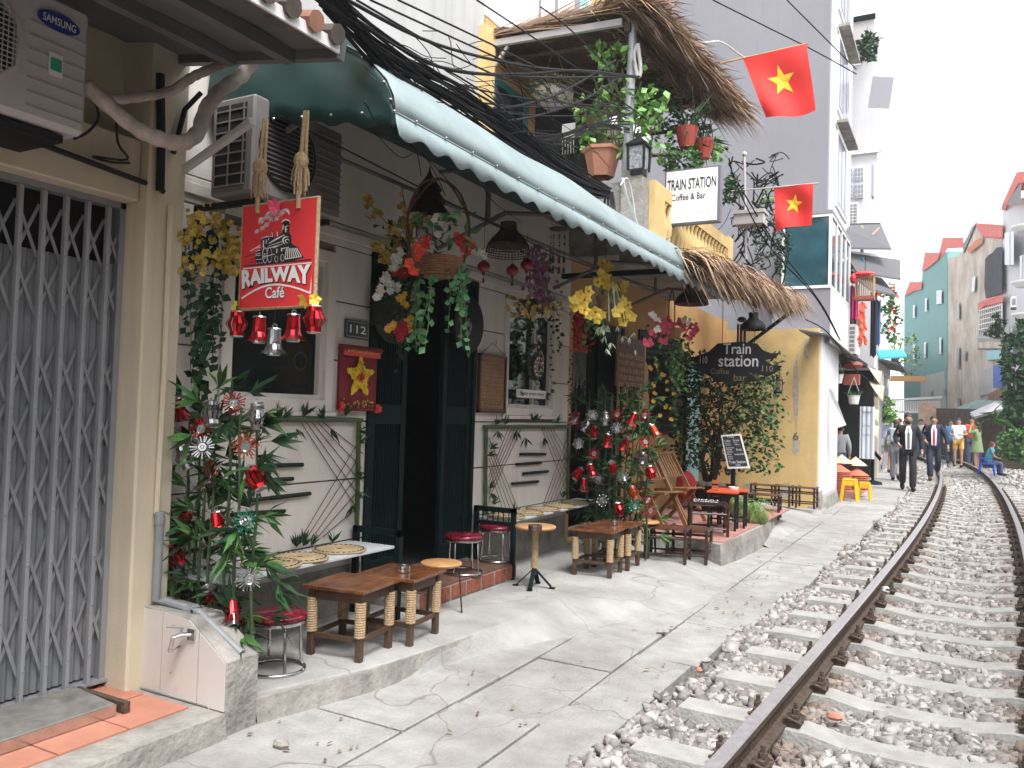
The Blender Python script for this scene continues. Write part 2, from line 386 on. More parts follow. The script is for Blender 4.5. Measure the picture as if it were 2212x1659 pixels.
# sleepers with chamfered dips and bolted clips
def sleeper_mesh():
    b = MB(); prof = [(-1.07, -.02), (-1.05, .0), (-.42, .006), (-.26, -.022), (.26, -.022), (.42, .006), (1.05, .0), (1.07, -.02)]
    st = []
    for u, z in prof:
        st.append([(u, -.115, -.16), (u, -.09, z), (u, .09, z), (u, .115, -.16)])
    for i in range(len(st)): b.v.extend(st[i])
    for i in range(len(st) - 1):
        for k in range(3): b.f.append((i * 4 + k, i * 4 + k + 1, (i + 1) * 4 + k + 1, (i + 1) * 4 + k)[::-1])
    b.f.append((0, 1, 2, 3)); b.f.append((28, 31, 30, 29)); return b
def clip_mb(u, sgn):
    b = MB(); b.box((u + sgn * .02, 0, .022), (.075, .10, .03)); b.box((u + sgn * .03, 0, .048), (.03, .075, .022))
    b.lathe([(.02, .05), (.02, .085), (.011, .086), (.011, .115)], (u + sgn * .03, 0, 0), 6)
    for q in (-1, 1): b.tube([(u + sgn * .055, q * .02, .02), (u + sgn * .06, q * .055, .035), (u + sgn * .01, q * .06, .05), (u - sgn * .02, q * .035, .032)], .009, 5)
    return b
sl0 = sleeper_mesh().build('sleeper', m_sleeper, track)
cl0 = []
for u, sg in ((-.572, 1), (-.572, -1), (.572, 1), (.572, -1)): cl0.append(clip_mb(u + sg * .062, sg).build('rail_clip', m_rust, sl0))
i = 0; y = 4.23 - 6 * SP
while y < 44:
    dx = (cxs(y + .25) - cxs(y - .25)) / .5
    if i == 0: s_ = sl0
    else:
        s_ = sl0.copy(); COL.objects.link(s_); s_.parent = track
        if y < 22:
            for c in cl0: d = c.copy(); COL.objects.link(d); d.parent = s_
    s_.location = (cxs(y), y, ru(-.004, .003)); s_.rotation_euler = (0, 0, -math.atan(dx) + ru(-.01, .01)); i += 1; y += SP
# ------------------------------------------------------------------ paving slabs beside the track
pav = MB()
for a in range(-6, 60, 2): pav.quad((-6, a, -.055), (cxs(a) - 1.25, a, -.055), (cxs(a + 2) - 1.25, a + 2, -.055), (-6, a + 2, -.055))
pv = tag(pav.build('paving_bed', mat('joint_dirt', (.22, .20, .18), .95, noise=.5)), kind='structure')
path = thing('paving', None, None, (-2, 0, 0)); tag(path, kind='structure')
def slab(x0, x1, y0, y1, z, sk=0.0):
    b = MB(); e = .0065; j = lambda: ru(-.006, .006)
    P = [(x0 + e + j(), y0 + e + sk + j()), (x1 - e + j(), y0 + e - sk + j()), (x1 - e + j(), y1 - e - sk + j()), (x0 + e + j(), y1 - e + sk + j())]
    dz = [ru(-.003, .003) for _ in range(4)]; c = .006
    cxm, cym = (x0 + x1) / 2, (y0 + y1) / 2
    b.add([(p[0], p[1], -.09) for p in P] + [(p[0], p[1], z - .006 + d) for p, d in zip(P, dz)] + [(p[0] + (c if p[0] < cxm else -c), p[1] + (c if p[1] < cym else -c), z + d) for p, d in zip(P, dz)],
          [(0, 1, 5, 4), (1, 2, 6, 5), (2, 3, 7, 6), (3, 0, 4, 7), (4, 5, 9, 8), (5, 6, 10, 9), (6, 7, 11, 10), (7, 4, 8, 11), (8, 9, 10, 11)])
    return b.build('paving_slab', m_pave, path)
y = -1.0; row = 0
while y < 40:
    w = ru(.8, 1.2) if y < 14 else ru(1.4, 2.0); off = 0.0
    xs = [-3.4 if y < 5 else (-3.75 if y<14 else -2.6), -2.35, -1.86, 9]
    for a, b_ in zip(xs, xs[1:]):
        xa = a + (off + .1 if a != xs[0] else 0); xb = b_ + off + .1 if b_ < 9 else cxs(y + w / 2) - 1.19 + ru(-.04, .04)
        sh = ru(-.25, .25) if row else 0
        slab(xa, xb, y + (.45 if a == xs[1] else -.2 if a == xs[2] else 0) , y + w + (.45 if a == xs[1] else -.2 if a == xs[2] else 0), ru(-.004, .004) - .0, .01)
    y += w; row += 1
# raised concrete platform in front of the cafe; hard step near, smooth ramp farther on
def edge(y): return float(np.interp(y, [2.6, 2.88, 3.53, 4.88, 5.6, 6.8, 8.6, 9.6, 10.6, 14.5], [-2.97, -2.92, -2.74, -2.60, -2.62, -2.50, -2.55, -2.6, -2.8, -2.9]))
def rampw(y): return float(np.interp(y, [2.6, 4.3, 5.2, 6.4, 8.0, 9.4, 14.5], [.04, .06, .40, .75, .72, .5, .7]))
def ztop(y): return float(np.interp(y, [2.6, 6, 8.5, 10, 14.5], [.125, .12, .11, .10, .08]))
pf = MB(); ys = [2.66 + i * .12 for i in range(100)]; cols = 26
for y in ys:
    for k in range(cols):
        t = k / (cols - 1)
        if t < .5: x = -3.75 + (edge(y) + 3.75) * t / .5; z = ztop(y)
        else:
            q = (t - .5) / .5; x = edge(y) + rampw(y) * q; z = ztop(y) * (1 - (q * q * (3 - 2 * q))) - .012 * (q > .99) - .0 
        pf.v.append((x + .02 * math.sin(y * 1.9) * (t > .4), y, z + .0015 * math.sin(x * 5 + y * 3) * (t < .9)))
for j in range(len(ys) - 1):
    for k in range(cols - 1): a = j * cols + k; pf.f.append((a, a + 1, a + cols + 1, a + cols))
pfo = tag(pf.build('platform', m_conc), kind='structure')
kf = MB(); y = 2.86
while y < 5.3:
    a, c = edge(y) + .035, edge(y + .12) + .035; z = .112 - max(0, y - 4.9) * .12; z2 = .112 - max(0, y - 4.78) * .12; kf.add([(a + .03, y, -.02), (c + .03, y + .12, -.02), (c, y + .12, z2), (a, y, z), (a - .06, y, z + .004), (c - .06, y + .12, z2 + .004)], [(0, 1, 2, 3), (3, 2, 5, 4)]); y += .12
tag(kf.build('platform_edge', m_conc2), kind='structure')
# ------------------------------------------------------------------ house on the left with folding gate
XF = -3.60
lh = thing('gated_house', 'cream plastered house with a grey folding steel gate, at the left edge', 'house', (-3.6, 1.5, 0))
b = MB(); b.bx(-3.9, -3.50, -3.0, 2.585, 2.46, 2.76); b.build('lintel', m_cream, lh, bevel=.008)
b = MB(); b.bx(-3.95, -3.66, -3.0, 2.60, 2.76, 5.2); b.build('wall', m_cream, lh)
b = MB(); b.bx(-3.9, -3.44, 2.585, 2.80, .10, 3.42); b.build('pillar', m_cream, lh, bevel=.01)
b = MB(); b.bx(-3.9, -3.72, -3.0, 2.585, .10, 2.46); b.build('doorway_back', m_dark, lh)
gate = None
b = MB(); b.bx(-3.66, -3.60, 2.555, 2.585, .15, 2.46); b.bx(-3.66, -3.6, -1, 2.585, 2.43, 2.46); b.bx(-3.68, -3.58, -1, 2.585, .145, .16); gate = b.build('folding_gate', m_grey, lh)
bars = [2.59 - .105 * k for k in range(1, 14)]
for i, yb in enumerate(bars):
    b = MB(); b.bx(-3.605, -3.575, yb - .009, yb + .009, .15, 2.42)
    o = b.build('gate_bar', m_grey, gate, bevel=.002)
    b = MB(); y0 = yb - .004; n = 6        # folded sheet leaf behind the bar
    for k in range(n):
        ya = y0 + .105 * k / n; yb2 = y0 + .105 * (k + 1) / n; xa = -3.64 - (.012 if k % 2 else 0); xb = -3.64 - (0 if k % 2 else .012)
        b.quad((xa, ya, .17), (xb, yb2, .17), (xb, yb2, 2.16), (xa, ya, 2.16))
    b.build('gate_sheet', m_sheet, gate)
ys_ = [2.585] + bars
for zlo, zhi in ((1.86, 2.36), (.93, 1.74), (.27, .86)):
    nrow = max(2, int(round((zhi - zlo) / .25))); h = (zhi - zlo) / nrow
    for i in range(len(ys_) - 1):
        b = MB()
        for r in range(nrow):
            za = zlo + r * h; zb = za + h
            b.beam((-3.615, ys_[i], za), (-3.615, ys_[i + 1], zb), .004, .015, up=(0, 0, 1)); b.beam((-3.622, ys_[i + 1], za), (-3.622, ys_[i], zb), .004, .015, up=(0, 0, 1))
        b.build('lattice_strip', m_grey, gate)
b = MB()
for yb in bars:
    for z in [.30 + .23 * k for k in range(9)]: b.lathe([(.006, 0), (.004, .004)], (-3.575, yb, z), 6, rot=(0, PI / 2, 0))
o = b.build('rivets', m_grey, gate); o['kind'] = 'stuff'
# conduit along the lintel and down the pillar
b = MB(); b.tube([PX(0, 288, -3.46), PX(60, 300, -3.46), PX(340, 405, -3.46), (-3.425, 2.66, 2.52)], .013, 6); b.tube([PX(346, 160, -3.42), PX(348, 300, -3.42), PX(346, 412, -3.42)], .022, 6)
b.tube([(-3.42, 2.70, 2.72), (-3.40, 2.74, 2.95), (-3.36, 2.80, 3.05)], .014, 6)
single(b, 'conduit', m_black, 'black conduit running along the cream lintel and down its pillar', 'pipe')
b = MB(); b.tube([(-3.42, 2.70, 2.46), (-3.42, 2.705, 1.6), (-3.425, 2.70, .95)], .014, 8); w = b
single(w, 'drain_pipe', m_cream, 'thin cream drain pipe down the front of the pillar', 'pipe')
b = MB(); b.tube([(-3.41, 2.71, .95), (-3.415, 2.71, .53), (-3.38, 2.73, .528), PY(404, 1314, 2.75), PY(430, 1322, 2.75), PY(522, 1412, 2.77)], .020, 10)
b.lathe([(.026, -.03), (.026, .03)], PY(415, 1318, 2.75), 10, rot=(0, 1.3, 0)); b.lathe([(.025, -.03), (.025, .03)], (-3.412, 2.71, .93), 10)
single(b, 'elbow_pipe', m_pvc, 'grey plastic pipe lying on top of the low tiled wall', 'pipe')
# canopy of the gated house
cn = thing('sheet_canopy', 'grey metal sheet canopy over the gated house with tiled edge', 'canopy', (-3.4, 0, 3.1))
o0 = Vector((-2.33, 2.64, 3.02)); i0 = Vector((-3.66, 2.74, 3.27))
b = MB(); fa = Vector((-2.33, -3, 3.02)); fb = Vector((-3.66, -3, 3.27))
for k in range(24):
    t0, t1 = k / 24, (k + 1) / 24; A = o0.lerp(fa, t0); B = o0.lerp(fa, t1); Cc = i0.lerp(fb, t1); D = i0.lerp(fb, t0); dz = Vector((0, 0, .012 if k % 2 else 0)); dz2 = Vector((0, 0, 0 if k % 2 else .012))
    b.add([A + dz, B + dz2, Cc + dz2, D + dz], [(0, 1, 2, 3)])
b.build('roof_sheet', m_soffit, cn, solid=.004)
b = MB(); b.beam(o0 + Vector((.0, .02, -.0)), i0 + Vector((0, .02, 0)), .045, .085); b.build('end_beam', m_soffit, cn)
for t in (.22, .52):
    b = MB(); P = o0.lerp(i0, t); Q = fa.lerp(fb, t); b.beam(P + Vector((0, 0, -.035)), Q + Vector((0, 0, -.035)), .05, .06); b.build('purlin', m_soffit, cn)
b = MB(); b.beam(o0 + Vector((0, 0, .0)), fa, .012, .05); b.build('eave_strip', m_white, cn)
for k in range(14):
    b = MB(); y = 2.6 - k * .13; b.tube([(-2.30, y, 3.055), (-2.44, y, 3.085)], [.045, .045], 8); b.build('roof_tile', mat('brown_tile', (.26, .13, .085), .9, noise=.4) if k % 3 == 1 else mat('mossy_tile', (.11, .085, .07), .9, noise=.5), cn)
# air conditioner on the left
ac = thing('air_conditioner', 'large beige air conditioner with round fan grille above the folding gate', 'air conditioner', (-3.3, 1.65, 2.55))
b = MB(); b.bx(-3.5, -3.16, 1.18, 2.07, 2.57, 3.09); b.build('casing', m_ac, ac, bevel=.02)
b = MB(); b.lathe([(.225, 0), (.225, .012), (.205, .014)], (-3.165, 1.58, 2.83), 8, rot=(0, PI / 2, 0), phase=PI / 8, cap=False); b.build('grille_rim', m_ac, ac)
b = MB(); b.lathe([(.20, 0), (.20, .004)], (-3.16, 1.58, 2.83), 8, rot=(0, PI / 2, 0), phase=PI / 8); b.build('fan_opening', m_dark, ac)
b = MB()
for k in range(21):
    z = 2.635 + k * .0195; hw = math.sqrt(max(0, .2 ** 2 - (z - 2.83) ** 2)); b.bx(-3.153, -3.149, 1.58 - hw, 1.58 + hw, z, z + .004)
for k in range(21):
    y = 1.385 + k * .0195; hw = math.sqrt(max(0, .2 ** 2 - (y - 1.58) ** 2)); b.bx(-3.149, -3.147, y, y + .003, 2.83 - hw, 2.83 + hw)
b.build('fan_grille', m_ac, ac)
b = MB(); b.prism(disc(28), (-3.153, 1.845, 2.95), (0, .175, 0), (0, 0, .075), .003); bd = b.build('badge', mat('badge_blue', (.012, .035, .22), .4), ac)
text('SAMSUNG', (-3.151, 1.865, 2.971), (0, .135, 0), (0, 0, .031), m_white, bd, bold=.01)
b = MB(); b.bx(-3.157, -3.152, 1.90, 1.955, 2.77, 2.86); st = b.build('energy_label', m_white, ac)
b = MB(); b.bx(-3.1525, -3.1505, 1.905, 1.95, 2.79, 2.84); b.build('green_print', mat('label_green', (.02, .30, .18), .6), st)
b = MB()
for k in range(7): b.bx(-3.158, -3.154, 1.82, 2.05, 2.62 + k * .055, 2.622 + k * .055)
b.build('casing_ribs', mat('ac_shadow', (.3, .29, .28), .7), ac)  # rib shadows painted on as thin darker strips
b = MB(); b.tube([(-3.17, 1.3, 2.56), (-3.45, 1.3, 2.53)], .02); b.bx(-3.5, -3.2, 1.2, 2.0, 2.53, 2.56); b.build('drip_tray', m_black, ac)
# wrapped pipes
def pxs(L, x): return [PX(p[0], p[1], x if len(p) < 3 else p[2]) for p in L]
def smooth(P, k=4):
    P = [Vector(p) for p in P]; out = []
    for i in range(len(P) - 1):
        p0 = P[max(i - 1, 0)]; p1 = P[i]; p2 = P[i + 1]; p3 = P[min(i + 2, len(P) - 1)]
        for j in range(k):
            t = j / k; out.append(.5 * ((2 * p1) + (p2 - p0) * t + (2 * p0 - 5 * p1 + 4 * p2 - p3) * t * t + (3 * p1 - p0 - 3 * p2 + p3) * t ** 3))
    out.append(P[-1]); return out
b = MB(); pp = smooth(pxs([(186, 186, -3.2), (240, 232, -3.12), (300, 280, -3.05), (350, 302, -3.0), (395, 308, -3.0), (428, 285, -3.0), (446, 235, -3.02), (478, 195, -3.05), (520, 165, -3.05), (548, 130, -3.0), (556, 112, -2.95)], -3.1), 5)
b.tube(pp, [.034 + .003 * math.sin(i * 1.9) for i in range(len(pp))], 10); single(b, 'refrigerant_pipe', m_tan, 'thick tape-wrapped pipe sagging in a loop past the cream pillar', 'pipe', 'wrapped air conditioner pipes', smooth=True)
b = MB(); pp = smooth(pxs([(190, 195, -3.25), (250, 213, -3.22), (310, 208, -3.2), (370, 196, -3.2), (410, 170, -3.15), (440, 155, -3.12), (500, 132, -3.1), (535, 118, -3.05)], -3.2), 5)
b.tube(pp, [.022 + .002 * math.sin(i * 2.3) for i in range(len(pp))], 8); single(b, 'refrigerant_pipe', m_tan, 'thinner wrapped pipe running above the thick looping one', 'pipe', 'wrapped air conditioner pipes', smooth=True)
b = MB(); b.tube(smooth(pxs([(205, 215), (212, 255), (190, 285), (160, 300)], -3.2)), .006, 5); b.tube(smooth(pxs([(250, 250), (255, 310), (275, 345), (200, 338), (240, 350), (280, 352)], -3.45)), .006, 5)
single(b, 'loose_cable', m_cable, 'loose black cables dangling under the big air conditioner', 'cable')
# tiled terrace in front of the gate
ter = thing('tiled_terrace', None, None, (-3.2, 1.5, 0)); tag(ter, kind='structure')
b = MB(); pol = [(-3.9, -3), (-2.87, -3), (-2.87, 2.0), (-2.86, 2.66), (-3.9, 2.66)]
b.add([(x, y, .112) for x, y in pol] + [(x + (.02 if x > -3 else 0), y, -.05) for x, y in pol], [(0, 1, 2, 3, 4), (0, 5, 6, 1), (1, 6, 7, 2), (2, 7, 8, 3), (3, 8, 9, 4)])
b.build('terrace_slab', m_conc2, ter)
for i in range(2):
    for j in range(18):
        x0 = -3.66 + i * .31 + .005; y0 = 2.60 - (j + 1) * .31 + .02; xe = .30
        b = MB(); b.bx(x0, x0 + xe, y0 + .005, y0 + .305, .10, .121 + ru(-.001, .001)); b.build('floor_tile', m_tile, ter)
pl = MB(); pl.add([(-3.57, 1.55, .135), (-3.22, 1.55, .135), (-3.22, 2.37, .135), (-3.57, 2.41, .135), (-3.57, 1.55, .175), (-3.22, 1.55, .175), (-3.22, 2.37, .175), (-3.57, 2.41, .175)], [(3, 2, 1, 0), (4, 5, 6, 7), (0, 1, 5, 4), (1, 2, 6, 5), (2, 3, 7, 6), (3, 0, 4, 7)])
o = single(pl, 'steel_ramp', m_slab, 'rusty grey steel plate lying on the terracotta tiles before the gate', 'metal plate', bevel=.004)
b = MB(); b.bx(-3.222, -3.212, 1.55, 2.37, .125, .172); b.build('edge_strip', m_steel, o); b = MB(); b.bx(-3.56, -3.20, 2.40, 2.43, .125, .17); b.build('edge_angle', m_rust, o)
# low tiled wall with tap
tw = thing('tap_wall', 'low sloping wall faced with cream tiles, holding a water tap', 'wall', (-3.2, 2.7, .1))
pol = [(-3.56, .10), (-3.56, .515), (-3.12, .495), (-2.87, .335), (-2.87, -.01)]
b = MB(); b.prism([(x, z) for x, z in pol], (0, 2.668, 0), (1, 0, 0), (0, 0, 1), .19); b.build('wall_core', m_conc2, tw, bevel=.004)
for xa, xb in ((-3.55, -3.305), (-3.30, -3.055), (-3.05, -2.876)):
    zt = lambda x: .50 if x < -3.12 else .487 - (x + 3.12) * .64
    P = [(xa, .115), (xa, zt(xa))] + ([(-3.12, .487)] if xa < -3.12 < xb else []) + [(xb, zt(xb)), (xb, .115)]
    b = MB(); b.prism([(x, z) for x, z in P][::-1], (0, 2.664, 0), (1, 0, 0), (0, 0, 1), .003); b.build('wall_tile', m_wtile, tw)
tp = PY(405, 1368, 2.66); tap = thing('water_tap', 'small silver water tap on the cream tiled wall', 'tap', tp)
b = MB(); b.box(tp + Vector((0.03, -.004, 0)), (.045, .008, .05)); b.build('backplate', m_steel, tap)
b = MB(); t0 = tp + Vector((.03, 0, 0)); b.tube([t0, t0 + Vector((-.03, -.035, 0)), t0 + Vector((-.055, -.06, -.01)), t0 + Vector((-.06, -.065, -.06))], .010, 8); b.lathe([(.013, -.015), (.013, .0)], t0 + Vector((-.06, -.065, -.06)), 8); b.build('spout', m_steel, tap)
b = MB(); b.tube([t0 + Vector((-.03, -.035, 0)), t0 + Vector((-.03, -.035, .03))], .006, 6); b.beam(t0 + Vector((-.02, -.03, .032)), t0 + Vector((-.10, -.06, .03)), .012, .004); b.build('lever', m_pvc, tap)
# ------------------------------------------------------------------ cafe at number 112
cf = thing('cafe_house', 'cream boarded cafe front with dark green double door', 'house', (-3.6, 5.3, 0))
b = MB()
W1 = (3.20, 4.13, 1.46, 2.50); DR = (4.53, 5.90, .26, 2.56); W2 = (6.42, 7.50, 1.46, 2.52); YA, YB = 2.80, 7.82
def wallband(x0, x1, y0, y1, z0, z1, mm, name, par, holes):
    """wall slab with rectangular holes, as one mesh"""
    ysx = sorted({y0, y1, *[h[0] for h in holes if y0 < h[0] < y1], *[h[1] for h in holes if y0 < h[1] < y1]}); zsx = sorted({z0, z1, *[h[2] for h in holes if z0 < h[2] < z1], *[h[3] for h in holes if z0 < h[3] < z1]})
    q = MB()
    for a, c in zip(ysx, ysx[1:]):
        for d, e in zip(zsx, zsx[1:]):
            my, mz = (a + c) / 2, (d + e) / 2
            if any(h[0] < my < h[1] and h[2] < mz < h[3] for h in holes): continue
            q.bx(x0, x1, a, c, d, e)
    return q.build(name, mm, par)
wallband(-3.80, -3.622, YA, YB, .05, 3.42, m_cafedark, 'wall_core', cf, [W1, DR, W2])
zs = [.13, .60, 1.01, 1.40, 1.80, 2.19, 2.555]
segs = [(YA, 3.20), (4.13, 4.53), (5.90, 6.42), (7.50, YB)]
for a, c in zip(zs, zs[1:]):
    ss = [(YA, 4.53), (5.90, YB)] if c <= 1.41 else segs
    for s0, s1 in ss:
        b = MB(); b.bx(-3.628, -3.602, s0, s1, a + .005, c - .005); b.build('wall_board', m_cafe, cf, bevel=.003)
b = MB(); b.bx(-3.63, -3.602, YA, YB, 2.56, 2.60); b.bx(-3.63, -3.585, YA, YB, 2.602, 2.665); b.bx(-3.63, -3.60, YA, YB, 2.667, 2.70); b.build('cornice', m_cafe, cf, bevel=.004)
b = MB(); b.bx(-3.63, -3.604, YA, YB, 2.71, 3.42); b.build('upper_wall', m_cafe, cf)
for y0_, y1_ in ((YA, 4.53), (5.90, YB)): b = MB(); b.bx(-3.63, -3.597, y0_, y1_, .10, .44); b.build('plinth', m_conc2, cf)
def window(W, par, mull):
    f = MB(); y0, y1, z0, z1 = W; t = .075
    for a in ((y0, y0 + t, z0, z1), (y1 - t, y1, z0, z1), (y0 + t, y1 - t, z1 - t, z1), (y0 + t, y1 - t, z0, z0 + t)): f.bx(-3.64, -3.585, *a)
    f.bx(-3.60, -3.57, y0 - .03, y1 + .03, z0 - .03, z0)
    wd = f.build('window', m_cafe, par, bevel=.004)
    s_ = MB(); t2 = .03
    for a in ((y0 + t, y0 + t + t2, z0 + t, z1 - t), (y1 - t - t2, y1 - t, z0 + t, z1 - t), (y0 + t + t2, y1 - t - t2, z1 - t - t2, z1 - t), (y0 + t + t2, y1 - t - t2, z0 + t, z0 + t + t2)): s_.bx(-3.655, -3.615, *a)
    for m_ in mull: s_.bx(-3.65, -3.618, m_ - .018, m_ + .018, z0 + t, z1 - t)
    s_.build('sash', m_cafe, wd)
    p = MB(); p.bx(-3.664, -3.660, y0 + t, y1 - t, z0 + t, z1 - t); p.build('pane', m_glass, wd)
    return wd
window(W1, cf, []); window(W2, cf, [7.05])
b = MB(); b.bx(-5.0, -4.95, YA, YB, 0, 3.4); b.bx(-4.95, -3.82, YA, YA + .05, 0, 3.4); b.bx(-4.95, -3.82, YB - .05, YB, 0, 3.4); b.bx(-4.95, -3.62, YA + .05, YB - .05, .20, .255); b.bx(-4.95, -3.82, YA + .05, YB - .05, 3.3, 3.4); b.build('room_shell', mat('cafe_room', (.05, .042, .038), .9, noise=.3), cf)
# upper storey set back
b = MB(); b.bx(-5.3, -4.70, -2.0, 7.70, 3.42, 11.5); b.build('upper_storey', m_lwall, cf); b = MB(); b.bx(-4.70, -3.60, 2.0, 7.78, 3.42, 3.50); b.build('terrace_roof', m_conc2, cf)
# double door
for y0, y1, ang in ((4.545, 4.97, .10), (5.46, 5.885, -.10)):
    d = MB(); z0, z1 = .262, 2.54; t = .06
    for a in ((y0, y0 + t, z0, z1), (y1 - t, y1, z0, z1), (y0 + t, y1 - t, z1 - .08, z1), (y0 + t, y1 - t, z0, z0 + .16), (y0 + t, y1 - t, 1.38, 1.52)): d.bx(-3.645, -3.605, *a)
    dd = d.build('door_leaf', m_green, cf, bevel=.003)
    q = MB()
    for zz0, zz1 in ((z0 + .16, 1.38), (1.52, z1 - .08)):
        n = 11
        for k in range(n):
            ya = y0 + t + (y1 - y0 - 2 * t) * (k + .5) / n; q.box((-3.628, ya, (zz0 + zz1) / 2), (.018, .018, zz1 - zz0), rot=(0, 0, .5))
    q.build('louvres', m_green, dd)
    q = MB(); q.bx(-3.643, -3.637, y0 + t, y1 - t, z0 + .16, 1.38); q.bx(-3.643, -3.637, y0 + t, y1 - t, 1.52, z1 - .08); q.build('door_panel', m_green, dd)
b = MB(); b.bx(-3.62, -3.585, 4.50, 4.545, .26, 2.58); b.bx(-3.62, -3.585, 5.885, 5.93, .26, 2.58); b.bx(-3.62, -3.585, 4.545, 5.885, 2.54, 2.58); b.build('door_frame', m_green, cf)
b = MB(); b.bx(-4.10, -4.06, 4.62, 5.02, .26, 2.5); b.bx(-4.12, -4.08, 5.06, 5.45, .26, 2.5); b.build('inner_door', mat('inner_door', (.035, .022, .02), .6, noise=.3), cf)
b = MB(); b.bx(-4.06, -4.05, 4.98, 5.0, 1.3, 1.4); b.build('door_lock', mat('brass', (.5, .36, .15), .4, metal=.8), cf)
# brick step
stp = thing('brick_step', 'low red brick step below the cafe door', 'step', (-3.4, 5.3, .12))
b = MB(); b.bx(-3.60, -3.20, 4.62, 6.02, .10, .238); b.build('mortar', m_conc2, stp)
y = 4.64; 
while y < 5.95:
    w = ru(.16, .20); b = MB(); b.bx(-3.21, -3.192, y, min(y + w, 6.01), .135, .232); b.build('brick', mat('red_brick', (.27, .085, .05), .85, noise=.35, scale=20, bump=.4), stp, bevel=.003); y += w + .025
for k in range(4):
    b = MB(); b.bx(-3.59, -3.20, 4.64 + k * .345, 4.975 + k * .345, .238, .252); b.build('step_tile', mat('step_tile', (.15, .075, .05), .6, noise=.35, scale=8), stp, bevel=.002)
b = MB(); b.bx(-3.66, -3.58, 4.55, 5.89, .252, .268); b.build('threshold', mat('threshold_stone', (.16, .17, .17), .6, noise=.7, scale=12), stp)
# pale green barrel awning
YA0, YA1 = 3.02, 9.30
aw = thing('cafe_awning', 'long pale green barrel awning with scalloped edge over the cafe', 'awning', (-2.9, 6, 2.8))
sec = [(-3.60, 3.41), (-3.25, 3.405), (-2.95, 3.37), (-2.70, 3.30), (-2.50, 3.18), (-2.37, 3.04), (-2.325, 2.95), (-2.31, 2.87)]
def awz(y): return (y - YA0) * .004
b = MB(); ysx = [YA0 + (YA1 - YA0) * i / 40 for i in range(41)]
for y in ysx:
    for x, z in sec: b.v.append((x + .006 * math.sin(y * 5), y, z + awz(y) - .022 * abs(math.sin(PI * (y - 3.15) / 2.08)) * (.2 < (x + 3.6) < 1.25) + .006 * math.sin(y * 3.1 + x * 4)))
n = len(sec)
for i in range(40):
    for k in range(n - 1): a = i * n + k; b.f.append((a, a + 1, a + n + 1, a + n))
b.build('canopy_cloth', m_awn, aw, smooth=True, solid=.004)
for i, p in enumerate(b.v): b.v[i] = (p[0] - .012, p[1], p[2] - .014)
b.build('canopy_lining', m_teal, aw, smooth=True)
b = MB(); b.bx(-3.66, -3.56, YA0, YA1, 3.415, 3.47); b.build('light_block_strip', m_soffit, aw)  # strip added to keep sky light from leaking in behind the awning
b = MB(); N = 340
for i in range(N + 1):
    y = YA0 + (YA1 - YA0) * i / N; ph = .5 + .5 * math.sin(2 * PI * (y - YA0) / .235); zb = 2.735 + .035 * (1 - ph) + awz(y) + .008 * math.sin(y * 2.3)
    b.v.append((-2.31, y, 2.87 + awz(y))); b.v.append((-2.300 + .005 * math.sin(y * 4), y, 2.82 + awz(y))); b.v.append((-2.285 + .010 * math.sin(y * 6 + 1), y, zb))
for i in range(N):
    for k in range(2): a = i * 3 + k; b.f.append((a, a + 1, a + 4, a + 3))
b.build('scalloped_valance', m_awn, aw, smooth=True, solid=.003)
b = MB(); b.tube([(-2.308, YA0, 2.868), (-2.308, YA1, 2.868 + awz(YA1))], .005, 6); b.build('edge_rail', m_awn, aw)
b = MB(); pts = [(x, z) for x, z in sec]; Nn = 28       # end panel of dark teal canvas
for i in range(Nn + 1):
    x = -3.58 + (1.27) * i / Nn; zt_ = float(np.interp(x, [p[0] for p in sec], [p[1] for p in sec])); zb = 3.03 - .25 * max(0, (x + 3.58) / 1.27) ** .9 + .035 * abs(math.sin(PI * (x + 3.58) / .22))
    for k in range(6): b.v.append((x, YA0 + .008 + .012 * math.sin(x * 13 + k * 1.3) * (k in (2, 3, 4)), zb + (zt_ - zb) * k / 5))
for i in range(Nn):
    for k in range(5): a = i * 6 + k; b.f.append((a, a + 1, a + 7, a + 6))
b.build('end_panel', m_teal, aw, smooth=True, solid=.003)
b = MB()
for x in [-3.45 + .19 * k for k in range(7)]: b.ball((x, YA0 - .008, 2.985 - .10 * (x + 3.45)), .008, 6, 4)
for i, (x, z) in enumerate(sec[2:-1]): b.ball((x - .01, YA0 - .006, z - .02), .008, 6, 4)
for k in range(24): b.ball((-2.298, YA0 + .15 + k * .26, 2.872 + awz(YA0 + k * .26)), .008, 6, 4)
b.islands('eyelet', m_steel, aw)
b = MB()
for y in (3.15, 5.3, 7.4, 9.2):
    b.tube([(-3.60, y, 2.75), (-3.0, y, 2.98), (-2.34, y, 2.90)], .018, 6); b.tube([(-3.60, y, 3.36), (-2.9, y, 3.32), (-2.45, y, 3.12)], .015, 6); b.beam((-3.15, y, 2.93), (-3.15, y, 3.34), .03, .03)
b.tube([(-2.34, YA0 + .05, 2.90), (-2.34, YA1 - .05, 2.92)], .015, 6); b.tube([(-3.15, YA0 + .05, 2.92), (-3.15, YA1 - .05, 2.95)], .013, 6); b.build('awning_frame', m_soffit, aw)
b = MB(); b.tube([PX(385, 375, -3.5), PX(545, 262, -2.95)], .022, 8); b.build('stay', m_ac, aw)
# wire under the awning
b = MB(); b.tube([(-3.02, 3.0, 2.95), (-3.0, 4.5, 2.88), (-2.98, 6.2, 2.82), (-2.95, 8.8, 2.9)], .005, 5); single(b, 'hanging_wire', m_cable, 'black wire strung under the awning for the hanging decorations', 'wire')
